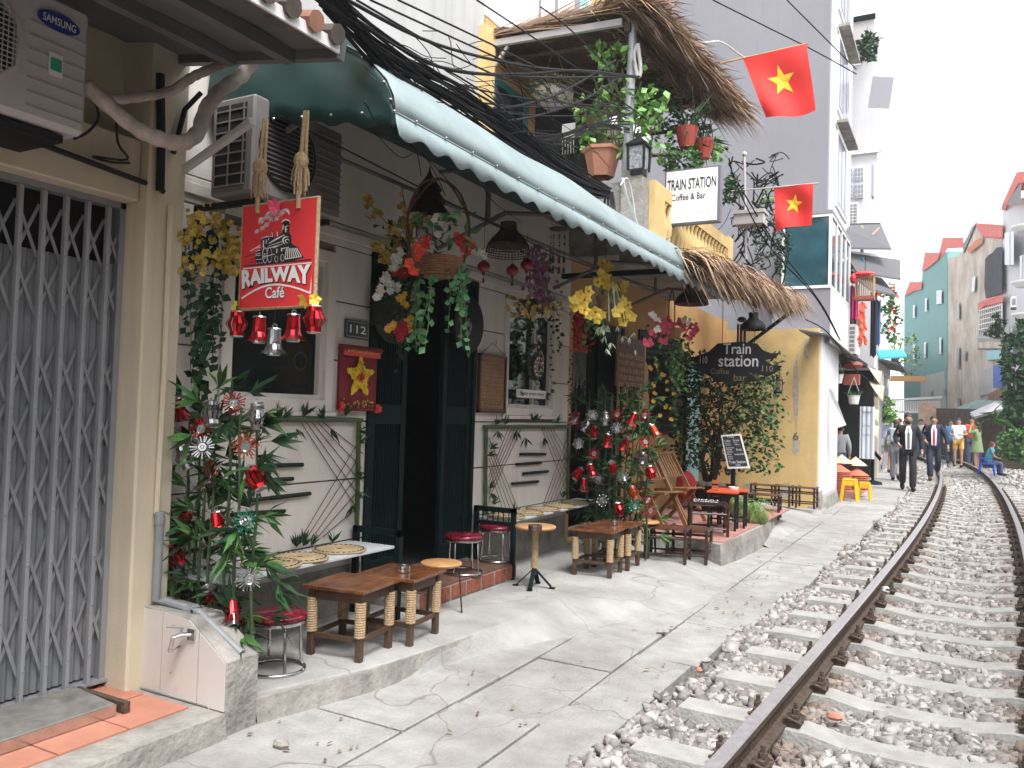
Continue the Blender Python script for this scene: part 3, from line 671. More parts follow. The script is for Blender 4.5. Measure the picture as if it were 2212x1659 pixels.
# second teal canopy sheet above
b = MB()
P = [PX(560, 104, -3.1), PX(728, 60, -2.9), PX(832, 166, -2.75), PX(700, 150, -3.05)]
b.add(P + [p + Vector((0, 0, .01)) for p in P], [(0, 1, 2, 3), (7, 6, 5, 4), (0, 4, 5, 1), (1, 5, 6, 2), (2, 6, 7, 3), (3, 7, 4, 0)])
single(b, 'teal_tarpaulin', mat('grey_teal', (.10, .19, .18), .5, noise=.2), 'dull teal tarpaulin stretched above the near end of the awning', 'tarpaulin')
# cafe air conditioner
ac = thing('air_conditioner', 'shaded grey air conditioner hanging behind the red train sign', 'air conditioner', (-3.3, 3.4, 2.5))
b = MB(); b.bx(-3.42, -3.12, 2.93, 3.60, 2.56, 3.06); b.build('casing', mat('ac_grey', (.17, .16, .155), .6, noise=.08), ac, bevel=.012)
b = MB(); b.lathe([(.205, 0), (.205, .012), (.19, .014)], (-3.122, 3.17, 2.82), 24, rot=(0, PI / 2, 0), cap=False); b.build('grille_rim', m_black, ac)
b = MB(); b.lathe([(.19, 0), (.19, .004)], (-3.117, 3.17, 2.82), 24, rot=(0, PI / 2, 0)); b.build('fan_opening', m_dark, ac)
b = MB()
for k in range(16):
    z = 2.64 + k * .024; hw = math.sqrt(max(0, .19 ** 2 - (z - 2.82) ** 2)); b.bx(-3.112, -3.108, 3.17 - hw, 3.17 + hw, z, z + .005)
b.build('fan_grille', m_soffit, ac)
for k in range(11):
    b = MB(); b.bx(-3.122, -3.110, 3.39, 3.59, 2.60 + k * .04, 2.606 + k * .04); b.build('louvre', m_soffit, ac)
b = MB(); b.bx(-3.38, -3.17, 2.922, 2.931, 2.60, 3.02); s_ = b.build('side_opening', m_dark, ac); m_acd = mat('ac_grey', (.30, .285, .27))
b = MB()
for k in range(8): b.bx(-3.385, -3.165, 2.915, 2.922, 2.60 + k * .055, 2.607 + k * .055)
for k in range(3): b.bx(-3.38 + k * .1, -3.372 + k * .1, 2.912, 2.915, 2.60, 3.02)
b.build('side_grille', m_acd, ac)
for y in (3.0, 3.5):
    b = MB(); b.beam((-3.6, y, 2.53), (-3.12, y, 2.53), .03, .03); b.beam((-3.58, y, 2.3), (-3.58, y, 2.53), .03, .03); b.build('bracket', m_black, ac)
# ------------------------------------------------------------------ yellow house number 110
yh = thing('yellow_house', 'yellow cafe house with balustraded balcony and dark shuttered front', 'house', (-3.7, 11, 0))
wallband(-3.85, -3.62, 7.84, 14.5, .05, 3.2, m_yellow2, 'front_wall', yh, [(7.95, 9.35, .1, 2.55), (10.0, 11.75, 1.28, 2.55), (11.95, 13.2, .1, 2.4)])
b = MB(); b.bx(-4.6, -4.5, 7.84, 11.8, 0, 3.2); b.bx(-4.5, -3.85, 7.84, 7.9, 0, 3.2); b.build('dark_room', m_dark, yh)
b = MB(); b.bx(-3.72, -3.6, 9.95, 11.8, 1.24, 2.6); s_ = b.build('shutter', m_green, yh)
b = MB()
for k in range(14): b.box((-3.595, 10.875, 1.32 + k * .09), (.012, 1.7, .05), rot=(0, .4, 0))
b.build('shutter_slats', m_green, s_)
b = MB(); b.bx(-3.74, -3.70, 11.95, 13.2, .1, 2.4); s_ = b.build('blue_door', mat('pale_blue_door', (.22, .36, .38), .6, noise=.15), yh)
for k in range(2):
    b = MB(); b.bx(-3.70, -3.69, 12.05 + k * .6, 12.5 + k * .6, .25, 1.1); b.build('door_panel', mat('pale_blue_door2', (.26, .40, .42), .6), s_)
b = MB(); b.bx(-3.62, -3.57, 11.80, 11.95, .1, 2.5); b.build('door_post', m_yellow, yh)
b = MB(); b.tube([(-3.55, 11.84, .1), (-3.55, 11.84, 2.4)], .03, 6); b.build('downpipe', m_black, yh)
b = MB(); b.bx(-3.75, -3.60, 9.36, 9.42, .1, 2.55); b.bx(-3.72, -3.66, 7.95, 9.36, 2.5, 2.56); b.build('door_frame', m_green, yh)
b = MB(); b.bx(-3.70, -3.66, 8.75, 9.35, .1, 2.5); dl = b.build('door_leaf', m_green, yh)
b = MB()
for k in range(12): b.bx(-3.66, -3.645, 8.80 + k * .045, 8.82 + k * .045, .3, 1.2)
b.build('louvres', m_green, dl)
# yellow flank wall facing us and whitewashed end
fl = thing('yellow_flank_wall', 'sunlit stained yellow wall standing across behind the bamboo stools', 'wall', (-2.8, 14.6, 0))
b = MB(); b.bx(-3.62, -2.08, 14.5, 14.62, -.05, 3.05); b.build('yellow_face', m_yellow, fl)
for x0_, x1_, z0_, z1_ in ((-2.48, -2.38, 1.3, 2.7), (-2.5, -2.36, .9, 1.3), (-2.33, -2.22, 2.5, 2.9), (-3.3, -3.0, .1, .42), (-2.7, -2.45, .15, .45)):
    P = [(random.uniform(-.02, .02) + (x0_ + x1_) / 2 + (x1_ - x0_) / 2 * math.cos(k * .63) * ru(.7, 1.2), (z0_ + z1_) / 2 + (z1_ - z0_) / 2 * math.sin(k * .63) * ru(.8, 1.15)) for k in range(10)]; b = MB(); b.prism(P, (0, 14.497, 0), (1, 0, 0), (0, 0, 1), .003); b.build('render_patch', mat('patched_render', (.42, .38, .30), .9, noise=.3, scale=14), fl)
b = MB(); b.bx(-3.5, -2.06, 14.622, 16.9, -.05, 3.0); b.build('white_end', m_wwall, fl)
b = MB(); b.box((-2.12, 14.72, .1), (.22, .5, .42), taper=.7); b.box((-2.02, 15.6, .06), (.14, 1.9, .3), taper=.7); b.build('cement_foot', m_conc2, fl)
b = MB(); b.add([PX(1725, 712, -2.1), (-1.95, 14.6, 2.95), (-1.80, 17.2, 2.75), (-2.4, 17.2, 3.02)], [(0, 1, 2, 3)]); b.build('lean_to_sheet', m_soffit, fl, solid=.02)
b = MB(); b.bx(-2.70, -2.655, 14.496, 14.5, 1.35, 1.50); text('6', PY(1713, 950, 14.49), (.09, 0, 0), (0, 0, .13), mat('stencil', (.12, .10, .08), .9), fl, 'stencil_number')
# terrace of 110: pink tiles with a cement step
t2 = thing('cafe_terrace', None, None, (-2.8, 9.5, 0)); tag(t2, kind='structure')
b = MB(); P = [(-3.7, 8.55), (-2.5, 8.40), (-2.08, 8.22), (-2.02, 9.95), (-2.25, 12.2), (-3.7, 14.5)]
n = len(P); b.add([(x, y, .235) for x, y in P] + [(x + (.03 if x > -3 else 0), y - .02, -.05) for x, y in P], [tuple(range(n))] + [(i, n + i, n + (i + 1) % n, (i + 1) % n) for i in range(n)]); b.build('terrace_slab', m_conc2, t2)
for i in range(5):
    for j in range(12):
        x0 = -3.62 + i * .31; y0 = 8.6 + j * .31 - (.06 * i)
        if x0 + .3 > -2.05: continue
        b = MB(); b.bx(x0, x0 + .30, y0, y0 + .30, .23, .243); b.build('floor_tile', mat('pink_tile', (.38, .19, .16), .7, noise=.2), t2)
# concrete mound between terrace and flank wall
b = MB()
for j in range(16):
    for k in range(9):
        y = 9.9 + j * .31; x = -3.6 + k * .22; q = k / 8; b.v.append((x + .0, y, .20 * (1 - q ** 2) * max(0, min(1, (15 - y) / 2)) + .012 * math.sin(x * 9 + y * 4) - (.03 if k == 8 else 0)))
for j in range(15):
    for k in range(8): a = j * 9 + k; b.f.append((a, a + 1, a + 10, a + 9))
tag(b.build('cement_apron', m_conc, smooth=True), kind='structure')
# balcony
BZ0, BZ1 = 3.22, 3.90
b = MB(); b.bx(-4.7, -2.78, 7.76, 11.15, 3.12, 3.24); b.build('balcony_slab', m_conc2, yh)
b = MB(); b.bx(-4.68, -3.02, 7.74, 7.86, 3.24, 3.86); b.bx(-3.02, -2.80, 7.70, 7.92, 3.0, 3.96); b.build('balcony_end_wall', m_conc2, yh)
b = MB(); b.bx(-2.84, -2.74, 7.92, 11.1, 3.76, 3.90); b.bx(-2.84, -2.74, 7.92, 11.1, 3.24, 3.32); b.bx(-2.84, -2.74, 7.921, 8.25, 3.321, 3.76); b.bx(-2.85, -2.73, 10.9, 11.16, 3.1, 3.93); b.build('balustrade_frame', m_yellow, yh)
bal_m = MB(); bal_m.lathe([(.03, 0), (.045, .02), (.035, .05), (.055, .14), (.06, .19), (.03, .31), (.025, .36), (.045, .42), (.04, .44)], (0, 0, 0), 8)
b0 = None
for k in range(18):
    y = 8.34 + k * .148
    if b0 is None: b0 = bal_m.build('baluster', m_yellow, yh, at=(0, 0, 0), smooth=True); o = b0
    else: o = b0.copy(); COL.objects.link(o); o.parent = yh
    o.location = Vector((-2.79, y, 3.32)) - WL['yellow_house']
# balcony back wall with teal door, upper floors
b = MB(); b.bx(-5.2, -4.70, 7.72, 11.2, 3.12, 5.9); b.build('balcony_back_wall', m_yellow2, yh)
b = MB(); b.bx(-4.70, -4.66, 7.9, 8.75, 3.24, 5.3); b.build('teal_door', mat('teal_door', (.02, .13, .13), .5), yh); b = MB(); b.bx(-4.66, -4.64, 7.95, 8.55, 3.3, 5.2); b.build('dark_pane', m_dglass, yh); b = MB(); b.bx(-4.70, -4.68, 9.0, 11.1, 3.3, 5.6); b.build('dark_opening', m_dark, yh)
b = MB(); b.bx(-4.74, -4.60, 7.60, 7.80, 3.2, 5.75); b.build('corner_pilaster', m_yellow, yh)
b = MB(); b.bx(-5.3, -4.78, 7.75, 13.5, 6.0, 11.5); b.build('upper_storey', m_white, yh)
for a, w_, mm in ((1242, 10, m_tower), (1200, 4, m_tower), (1165, 3, m_tower), (1252, 17, mat('aqua_shutter', (.25, .62, .62), .6)), (1290, 5, mat('blue_shutter', (.1, .2, .4), .6))):
    p = PX(a, 20, -4.77); q = PX(a + w_, 20, -4.77); b = MB(); b.bx(-4.79, -4.76, p.y, q.y, 6.3, 9.5); b.build('shutter', mm, yh)
p = PX(1300, 20, -4.7); b = MB(); b.bx(-4.9, -4.6, p.y - .2, p.y + .35, 6.0, 11.5); b.build('upper_pilaster', m_yellow, yh)
# steel frame of the thatched balcony roof
bar0 = PY(1052, 97, 7.8); bar1 = PY(1345, 48, 7.8)
tr = thing('balcony_thatch', 'shaggy dry thatched roof over the upper balcony', 'thatched roof', (bar0.x, 9.5, bar0.z))
b = MB(); b.beam(bar0, bar1, .05, .07); b.build('end_bar', m_ac, tr)
b = MB(); b.beam(PY(1062, 152, 7.82), PY(1097, 100, 7.82), .03, .03); b.build('strut', m_ac, tr)
xo = bar1.x; zo = bar1.z
YT1 = PX(1600, 200, bar1.x + .4).y
b = MB(); nx = 10; L0 = [Vector((bar0.x + (xo + .35 - bar0.x) * i / nx, 7.75, bar0.z + .10 + (zo - bar0.z + .0) * i / nx)) for i in range(nx + 1)]
for j in range(12):
    for i, p in enumerate(L0): b.v.append((p.x, 7.75 + (YT1 - 7.75) * j / 11, p.z + .03 * math.sin(i * 2 + j * 1.7) - (.25 if i == nx else 0) + .02 * j))
for j in range(11):
    for i in range(nx): a = j * (nx + 1) + i; b.f.append((a, a + 1, a + nx + 2, a + nx + 1))
b.build('thatch_mat', m_thatchd, tr, solid=.06)
for k in range(5):
    b = MB(); y = 8.2 + k * 1.0; b.tube([(bar0.x, y, bar0.z - .02), (xo, y, zo + .0)], .03, 6); b.build('pole', m_thatchd, tr)
b = MB(); b.beam((xo + .05, 7.8, zo - .05), (xo + .05, YT1, zo + .15), .06, .10); b.build('eave_beam', m_thatchd, tr)
def straws(n, fa, fb, length, droop, w, mm, name, par, spread=.5):
    """bundles of dry straw: starts between line fa..fb, hanging outward (+x) and down"""
    q = MB()
    for _ in range(n):
        t = rnd(); p = Vector(fa).lerp(Vector(fb), t) + Vector((ru(-.35, .1), ru(-.05, .05), ru(-.02, .12)))
        L = length * ru(.55, 1.15); d = Vector((ru(.5, 1), ru(-spread, spread), ru(-.25, .35))).normalized(); dr = droop * ru(.6, 1.4)
        p1 = p + d * L * .5 + Vector((0, 0, -dr * L * .25)); p2 = p + d * L * ru(.85, 1) + Vector((0, 0, -dr * L * .9)); ww = w * ru(.6, 1.4)
        s_ = Vector((-d.y, d.x, ru(-.3, .3))) * ww; q.add([p - s_, p + s_, p1 + s_, p1 - s_, p2, p1 + s_ * .6], [(0, 1, 2, 3), (3, 2, 4)])
    o = q.build(name, mm, par); o['kind'] = 'stuff'; return o
straws(4200, (xo + .10, 7.7, zo + .13), (xo + .15, YT1 + .4, zo + .28), .52, .60, .010, m_thatch, 'straw', tr, .55)
straws(700, (xo - .1, 7.7, zo + .12), (xo - .1, YT1, zo + .25), .6, .3, .008, m_thatch, 'top_straw', tr, 1.2)
b = MB()     # long stalks lying along the near end of the roof
for k in range(150):
    t = ru(0, .95); p = bar0.lerp(bar1, t) + Vector((0, ru(-.08, .1), .08 + .08 * t + ru(-.02, .05))); L = ru(.4, .9); d = (bar1 - bar0).normalized() + Vector((0, ru(-.25, .2), ru(-.12, .22)))
    s_ = Vector((0, 0, .008)); b.add([p - s_, p + s_, p + d * L + s_ * .4, p + d * L - s_ * .4], [(0, 1, 2, 3)])
o = b.build('end_straw', m_thatch, tr); o['kind'] = 'stuff'
# lower thatched eave over the terrace of 110
tl = thing('terrace_thatch', 'thatched eave beyond the pale awning, above the black station board', 'thatched roof', (-3.0, 11, 3.4))
e0 = PX(1500, 582, -2.22); e1 = PY(1716, 668, 14.0)
b = MB(); A0 = Vector((-2.9, 8.7, 3.10)); A1 = Vector((-3.1, 14.4, 3.45))
for j in range(10):
    t = j / 9; p = A0.lerp(A1, t); q = e0.lerp(e1, t) + Vector((0, 0, .10))
    for i in range(6): b.v.append(p.lerp(q, i / 5) + Vector((0, 0, .03 * math.sin(i * 3 + j * 2) + .10 * math.sin(PI * i / 5))))
for j in range(9):
    for i in range(5): a = j * 6 + i; b.f.append((a, a + 1, a + 7, a + 6))
b.build('thatch_mat', m_thatchd, tl, solid=.05)
straws(4200, e0 + Vector((-.05, 0, .10)), e1 + Vector((-.05, 0, .13)), .40, .85, .0085, m_thatch, 'straw', tl, .6)
straws(500, e0 + Vector((-.3, 0, .14)), e1 + Vector((-.3, 0, .18)), .5, .35, .008, m_thatch, 'top_straw', tl, .9)
b = MB(); b.beam(e0 + Vector((.0, 0, 0)), e1, .05, .06); b.beam(e1, (-3.6, 14.4, 2.5), .04, .05); b.beam(e0, (-3.6, e0.y, 2.9), .04, .05); b.build('eave_frame', m_green, tl)
# ------------------------------------------------------------------ grey tower behind
tw_ = thing('grey_tower', 'tall plain grey tower block with narrow white edge', 'building', (-3.7, 17, 0))
b = MB(); b.bx(-8.0, -2.20, 16.0, 16.2, 0, 16.5); b.build('grey_face', m_tower, tw_)
b = MB(); b.bx(-7.9, -2.18, 16.202, 19.4, 5.1, 16.4); b.build('white_side', m_white, tw_)
for z in (5.7, 7.6, 9.6, 11.6):
    b = MB(); b.bx(-2.19, -2.14, 16.9, 18.6, z, z + 1.5); wd = b.build('window_frame', m_white, tw_)
    for k in range(3):
        b = MB(); b.bx(-2.145, -2.13, 16.97 + k * .54, 17.42 + k * .54, z + .08, z + 1.42); b.build('pane', mat('far_pane', (.10, .11, .16), .2), wd)
    b = MB(); b.bx(-2.16, -1.95, 16.8, 18.7, z + 1.6, z + 1.66); b.build('sun_shade', m_conc2, tw_)
gb = thing('glass_bay', 'bluish glazed bay with white frame jutting from the grey tower', 'bay window', (-2.4, 15.5, 3.8))
b = MB(); b.bx(-2.95, -1.98, 15.0, 17.8, 2.85, 3.80); b.build('bay_base', m_tower, gb)
b = MB(); b.bx(-1.978, -1.97, 15.0, 17.8, 2.85, 3.80); b.build('bay_side', m_white, gb)
m_bay = mat('bay_glass', (.035, .10, .13), .06, noise=.4, scale=1.5, spec=1.0)
b = MB(); b.bx(-2.76, -2.02, 15.02, 15.04, 3.85, 5.05); b.build('pane', m_bay, gb)
for k in range(4):
    b = MB(); b.bx(-2.0, -1.985, 15.08 + k * .66, 15.70 + k * .66, 3.85, 5.05); b.build('pane', m_bay, gb)
b = MB()
for x0, x1, z0, z1 in ((-2.80, -2.76, 3.8, 5.1), (-2.02, -1.97, 3.8, 5.1), (-2.76, -2.02, 5.05, 5.1), (-2.76, -2.02, 3.8, 3.85)): b.bx(x0, x1, 14.98, 15.03, z0, z1)
for k in range(1, 5): b.bx(-2.0, -1.965, 15.04 + k * .66 - .03, 15.04 + k * .66 + .03, 3.80, 5.1)
b.bx(-2.0, -1.965, 15.04, 17.75, 5.05, 5.1); b.bx(-2.0, -1.965, 15.04, 17.75, 3.80, 3.85)
b.build('bay_frame', m_white, gb); b = MB(); b.bx(-2.82, -1.96, 14.97, 17.8, 5.1, 5.16); b.build('bay_roof', m_tower, gb)
# ------------------------------------------------------------------ furniture
def rope_table():
    t = thing('rope_leg_table', 'x', 'table', (0, 0, 0), 'low wooden tables with rope-wound legs')
    for k in range(4): b = MB(); b.box((-.15 + k * .1, 0, .385), (.0985, .40, .018)); b.build('tabletop_plank', m_wood, t, bevel=.002)
    b = MB()
    for s_ in (-1, 1): b.box((0, s_ * .155, .345), (.29, .02, .06)); b.box((s_ * .155, 0, .345), (.02, .29, .06))
    b.build('apron', m_woodleg, t); b = MB()
    for s_ in (-1, 1): b.box((0, s_ * .155, .12), (.29, .018, .025)); b.box((s_ * .155, 0, .12), (.018, .29, .025))
    b.build('stretcher', m_woodleg, t)
    for sx in (-1, 1):
        for sy in (-1, 1):
            b = MB(); b.box((sx * .155, sy * .155, .188), (.036, .036, .376)); lg = b.build('leg', m_woodleg, t, bevel=.003)
            b = MB(); pr_ = []
            for k in range(14): pr_ += [(.0285, .135 + k * .0135), (.0315, .1415 + k * .0135)]
            pr_.append((.0285, .135 + 14 * .0135)); b.lathe(pr_, (sx * .155, sy * .155, 0), 10); b.build('rope_winding', m_rope, lg, smooth=False)
    return t
FL = .122
rt = rope_table()
spots = [(-3.0, 3.68, .12, 'rope-legged table nearest the camera, beside the red round stool'), (-2.955, 4.09, .10, 'rope-legged table with an ashtray, in front of the light round stool'),
         (-2.74, 6.66, .08, 'rope-legged table in the middle group, nearest the track'), (-2.73, 7.07, .06, 'rope-legged table with a small ashtray, beside the can screen')]
for i, (x, y, a, l) in enumerate(spots): place(rt if i == 0 else copy_tree(rt), (x, y, FL - .004), a, l)
def red_stool():
    t = thing('round_stool', 'x', 'stool', (0, 0, 0), 'chrome stools with round red seats')
    b = MB(); b.lathe([(.0, .262), (.135, .262), (.148, .27), (.150, .285), (.135, .300), (.0, .306)], (0, 0, 0), 28, cap=False)
    b.build('seat', mat('red_vinyl', (.26, .012, .03), .22, noise=.9, scale=28, col2=(.03, .004, .010)), t, smooth=True)
    b = MB(); b.lathe([(.146, .250), (.150, .256), (.150, .266), (.140, .262)], (0, 0, 0), 28, cap=False); b.build('seat_rim', m_steel, t)
    b = MB(); b.tube(arc((0, 0, .012), .145, 0, 2 * PI, 32, (1, 0, 0), (0, 1, 0)), .009, 6); b.build('base_ring', m_steel, t, smooth=True)
    for k in range(4):
        a = PI / 4 + k * PI / 2; c, s_ = math.cos(a), math.sin(a); b = MB()
        b.tube([(c * .10, s_ * .10, .262), (c * .125, s_ * .125, .245), (c * .128, s_ * .128, .10), (c * .134, s_ * .134, .03), (c * .145, s_ * .145, .014)], .008, 6); b.build('leg', m_steel, t, smooth=True)
    return t
rs = red_stool()
p = PZ(596, 1448, FL); place(rs, p, .3, 'red-seated chrome stool alone at the foot of the left can screen')
p = PZ(1000, 1238, .252); place(copy_tree(rs), p, .8, 'dark red stool on the brick step, nearer one')
p = PZ(1070, 1211, .252); place(copy_tree(rs), p, .2, 'dark red stool on the brick step, farther one beside the bench end')
def wood_stool():
    t = thing('wooden_stool', 'x', 'stool', (0, 0, 0), 'bent-leg stools with pale round tops')
    b = MB(); b.lathe([(0, .318), (.135, .318), (.142, .326), (.142, .334), (.132, .34), (0, .341)], (0, 0, 0), 28, cap=False); b.build('seat', m_lwood, t, smooth=True)
    for k in range(3):
        a = .5 + k * 2 * PI / 3; c, s_ = math.cos(a), math.sin(a); b = MB()
        P = [Vector((c * .03, s_ * .03, .312)), Vector((c * .10, s_ * .10, .308)), Vector((c * .125, s_ * .125, .27)), Vector((c * .15, s_ * .15, 0))]
        for u, v in zip(P, P[1:]): b.beam(u, v, .022, .010, up=(c, s_, .01))
        b.build('leg', mat('bronze_leg', (.05, .045, .03), .4, metal=.5), t)
    return t
ws = wood_stool(); place(ws, PZ(950, 1322, FL), 0, 'pale round wooden stool behind the ashtray table, before the brick step')
place(copy_tree(ws), PZ(1392, 1200, FL), .6, 'pale round wooden stool half hidden by the farther rope-legged table')
# pedestal table
pp = PZ(1153, 1268, FL); t = thing('pedestal_table', 'small round pale table on a rope-wound post with green iron feet', 'table', pp)
b = MB(); b.lathe([(0, .46), (.155, .46), (.163, .468), (.163, .478), (.155, .484), (0, .486)], pp, 28, cap=False); b.build('tabletop', m_lwood, t, smooth=True)
b = MB(); pr_ = []
for k in range(22): pr_ += [(.026, .15 + k * .0138), (.029, .157 + k * .0138)]
b.lathe(pr_, pp, 10); b.build('rope_post', m_rope, t); b = MB(); b.lathe([(.02, .10), (.02, .16)], pp, 8); b.build('socket', m_rust, t)
for k in range(4):
    a = .25 + k * PI / 2; c, s_ = math.cos(a), math.sin(a); b = MB(); b.beam(pp + Vector((c * .01, s_ * .01, .14)), pp + Vector((c * .14, s_ * .14, .012)), .035, .008); b.beam(pp + Vector((c * .125, s_ * .125, .005)), pp + Vector((c * .17, s_ * .17, .005)), .04, .006); b.build('foot', m_green, t)
def ashtray(loc, label, r=.035, mm=None, ring=True):
    a = thing('ashtray', label, 'ashtray', loc); b = MB()
    b.lathe([(r, 0), (r * 1.02, .012), (r, .016), (r * 1.02, .03), (r, .038), (r * .85, .038), (r * .8, .01), (0, .008)], loc, 18, cap=False); b.build('bowl', mm or m_steel, a, smooth=False)
    b = MB(); b.lathe([(r * .98, .037), (r * 1.04, .041), (r * .85, .041)], loc, 18, cap=False); b.build('rim', m_steel, a); return a
ashtray(PZ(873, 1236, .516), 'steel ashtray on the second rope-legged table')
ashtray(PZ(1328, 1134, .516), 'square-looking steel ashtray on the farther rope-legged table')
tn = ashtray(PZ(1156, 1146, .612), 'round brown-banded tin with a green sprig on the pedestal table', .052, mat('brown_tin', (.16, .11, .10), .35, metal=.6, noise=.4, scale=15))
# benches
def bench(y0, y1, label, side):
    t = thing('slatted_bench', label, 'bench', (-3.38, (y0 + y1) / 2, FL))
    for k in range(4):
        b = MB(); x = -3.55 + k * .086; b.bx(x, x + .076, y0, y1, .585, .602); b.build('seat_slat', mat('pale_bench', (.50, .53, .55), .5, noise=.1, scale=9), t, bevel=.002)
    fr = MB(); ye = side
    for x in (-3.56, -3.205): fr.bx(x - .018, x + .018, ye - .018, ye + .018, FL, .70)
    fr.bx(-3.578, -3.187, ye - .018, ye + .018, .66, .70); fr.bx(-3.542, -3.223, ye - .018, ye + .018, .55, .583)
    fr.build('end_frame', m_green, t)
    b = MB()
    for k in range(6): x = -3.50 + k * .05; b.tube([(x, ye, .583), (x, ye, .66)], .005, 5)
    b.islands('arm_rod', m_green, t); return t
bench(2.95, 4.36, 'pale slatted bench under the big cafe window with a green end frame', 4.39)
bench(5.98, 8.0, 'pale slatted bench beyond the door, carrying five straw mats', 5.96)
def mat_obj():
    t = thing('straw_mat', 'x', 'mat', (0, 0, 0), 'round braided straw seat mats'); b = MB(); pr_ = [(0, .003)]
    for k in range(9): pr_ += [(.02 + k * .016, .012), (.028 + k * .016, .008)]
    pr_ += [(.165, .010), (.168, .003), (.16, 0)]; b.lathe(pr_, (0, 0, 0), 28, cap=False); b.build('braid', mat('straw', (.42, .32, .19), .9, noise=.3, scale=40, bump=.4, bscale=120), t)
    b = MB()
    for k in range(28):
        a = 2 * PI * k / 28; b.box((.148 * math.cos(a), .148 * math.sin(a), .0125), (.008, .02, .003), rot=(0, 0, a))
    b.lathe([(0, .012), (.018, .012), (.018, .006)], (0, 0, 0), 10, cap=False); b.build('pattern', mat('mat_pattern', (.03, .03, .02), .9), t); return t
mt = mat_obj(); sp = [(587, 1222, 'straw mat nearest the left can screen, on the left bench'), (650, 1209, 'middle straw mat of the three on the left bench'), (738, 1193, 'green-edged straw mat at the door end of the left bench'),
      (1095, 1126, 'straw mat at the door end of the right bench'), (1135, 1119, 'straw mat second from the door on the right bench'), (1172, 1113, 'straw mat in the middle of the right bench'), (1206, 1107, 'straw mat fourth from the door on the right bench'), (1245, 1102, 'straw mat at the far end of the right bench')]
for i, (x, y, l) in enumerate(sp): q = PX(x, y, -3.36); place(mt if i == 0 else copy_tree(mt), (-3.36 + ru(-.02, .02), q.y, .604 + .001 * (i % 2)), ru(0, 3), l)
# ------------------------------------------------------------------ foliage helpers
def sprig(b, p, d, n=5, L=.12, w=.02, spread=.9):
    p = Vector(p); d = Vector(d).normalized()
    for k in range(n):
        a = Vector((ru(-1, 1), ru(-1, 1), ru(-.8, .8))) * spread; dd = (d + a).normalized(); b.leaf(p, dd, L * ru(.7, 1.2), w * ru(.8, 1.2), fold=.12, curl=.12)
def vine(bs, bl, p, length, n, L=.05, w=.045, sway=.05):
    p = Vector(p); pts = [p.copy()]; q = p.copy(); k = 0; vx, vy = 0, 0
    step = length / n
    for k in range(n):
        vx = vx * .6 + ru(-sway, sway) * .5; vy = vy * .6 + ru(-sway, sway) * .5; q = q + Vector((vx * step * 6, vy * step * 6, -step)); pts.append(q.copy())
        bl.leaf(q, (ru(-1, 1), ru(-1, 1), ru(-.9, 0)), L * ru(.6, 1.2), w * ru(.7, 1.2), nrm=(ru(.2, 1), -1, ru(-.2, .5)), fold=.08)
    bs.tube(pts, .0018, 3, cap=False)
def flower(b, p, r, nrm=(1, -1, .2), n=5):
    p = Vector(p); N = Vector(nrm).normalized() + Vector((ru(-.4, .4), ru(-.4, .4), ru(-.4, .4))); N.normalize(); u = N.orthogonal().normalized(); v = N.cross(u); ph = ru(0, 6)
    for k in range(n):
        a = ph + 2 * PI * k / n; d = (u * math.cos(a) + v * math.sin(a) + N * .35); b.leaf(p, d, r, r * 1.0, nrm=N, fold=-.12)
# ------------------------------------------------------------------ bamboo frames and string art on the wall
m_string = mat('brown_string', (.13, .035, .03), .9)
def wx(L, x=-3.585): return [PX(a, c, x) for a, c in L]
def wall_frame(label, bars_, posts, lines, sprigs, posx):
    t = thing('bamboo_wall_frame', label, 'wall decoration', posx, 'bamboo frames with string crosses on the cafe wall')
    for seg in bars_ + posts:
        P = wx(seg, -3.575); b = MB(); n = 8; b.tube([P[0].lerp(P[-1], k / n) for k in range(n + 1)], [.016 + (.003 if k % 2 else 0) for k in range(n + 1)], 7); b.build('bamboo_pole', m_bamboo, t)
    b = MB()
    for seg in lines: b.tube(wx(seg, -3.592), .0032, 4)
    o = b.build('strings', m_string, t); o['kind'] = 'stuff'
    b = MB()
    for (x, y, dx, dz) in sprigs: q = PX(x, y, -3.56); sprig(b, q, (.25, dx, dz), 9, .10, .018, .6)
    b.build('bamboo_leaves', m_leafd, t, smooth=False); return t
L1 = [[(650 + 12 * k, 912), (772 + 3 * k, 1100 - 30 * k)] for k in range(5)] + [[(645 + 13 * k, 1172 - 3 * k), (770, 962 + 34 * k)] for k in range(5)]
wall_frame('bamboo frame with one string cross left of the cafe door', [[(575, 903), (782, 908)]], [[(776, 905), (770, 1205)]], L1,
           [(600, 905, 0, 1), (612, 905, .5, 1), (655, 900, .2, 1), (700, 905, -.5, .6), (640, 925, 0, -1), (745, 900, .5, 1), (715, 925, .2, -1), (775, 930, .8, 0), (775, 960, .7, .3), (768, 1020, .7, -.4), (768, 1060, .4, -.6), (764, 1090, -.6, -.4), (655, 1180, 0, 1), (640, 1182, -.3, 1), (718, 1172, 0, 1), (672, 1180, .4, 1)], (-3.59, 3.9, .6))
L2 = [[(1056, 945 + 15 * k), (1124 - 9 * k, 1112 - 1 * k)] for k in range(5)] + [[(1056, 1030 + 12 * k), (1098 + 7 * k, 926)] for k in range(5)] + [[(1170 + 6 * k, 926), (1224, 1062 - 22 * k)] for k in range(5)] + [[(1170 + 6 * k, 1100), (1224, 950 + 20 * k)] for k in range(5)]
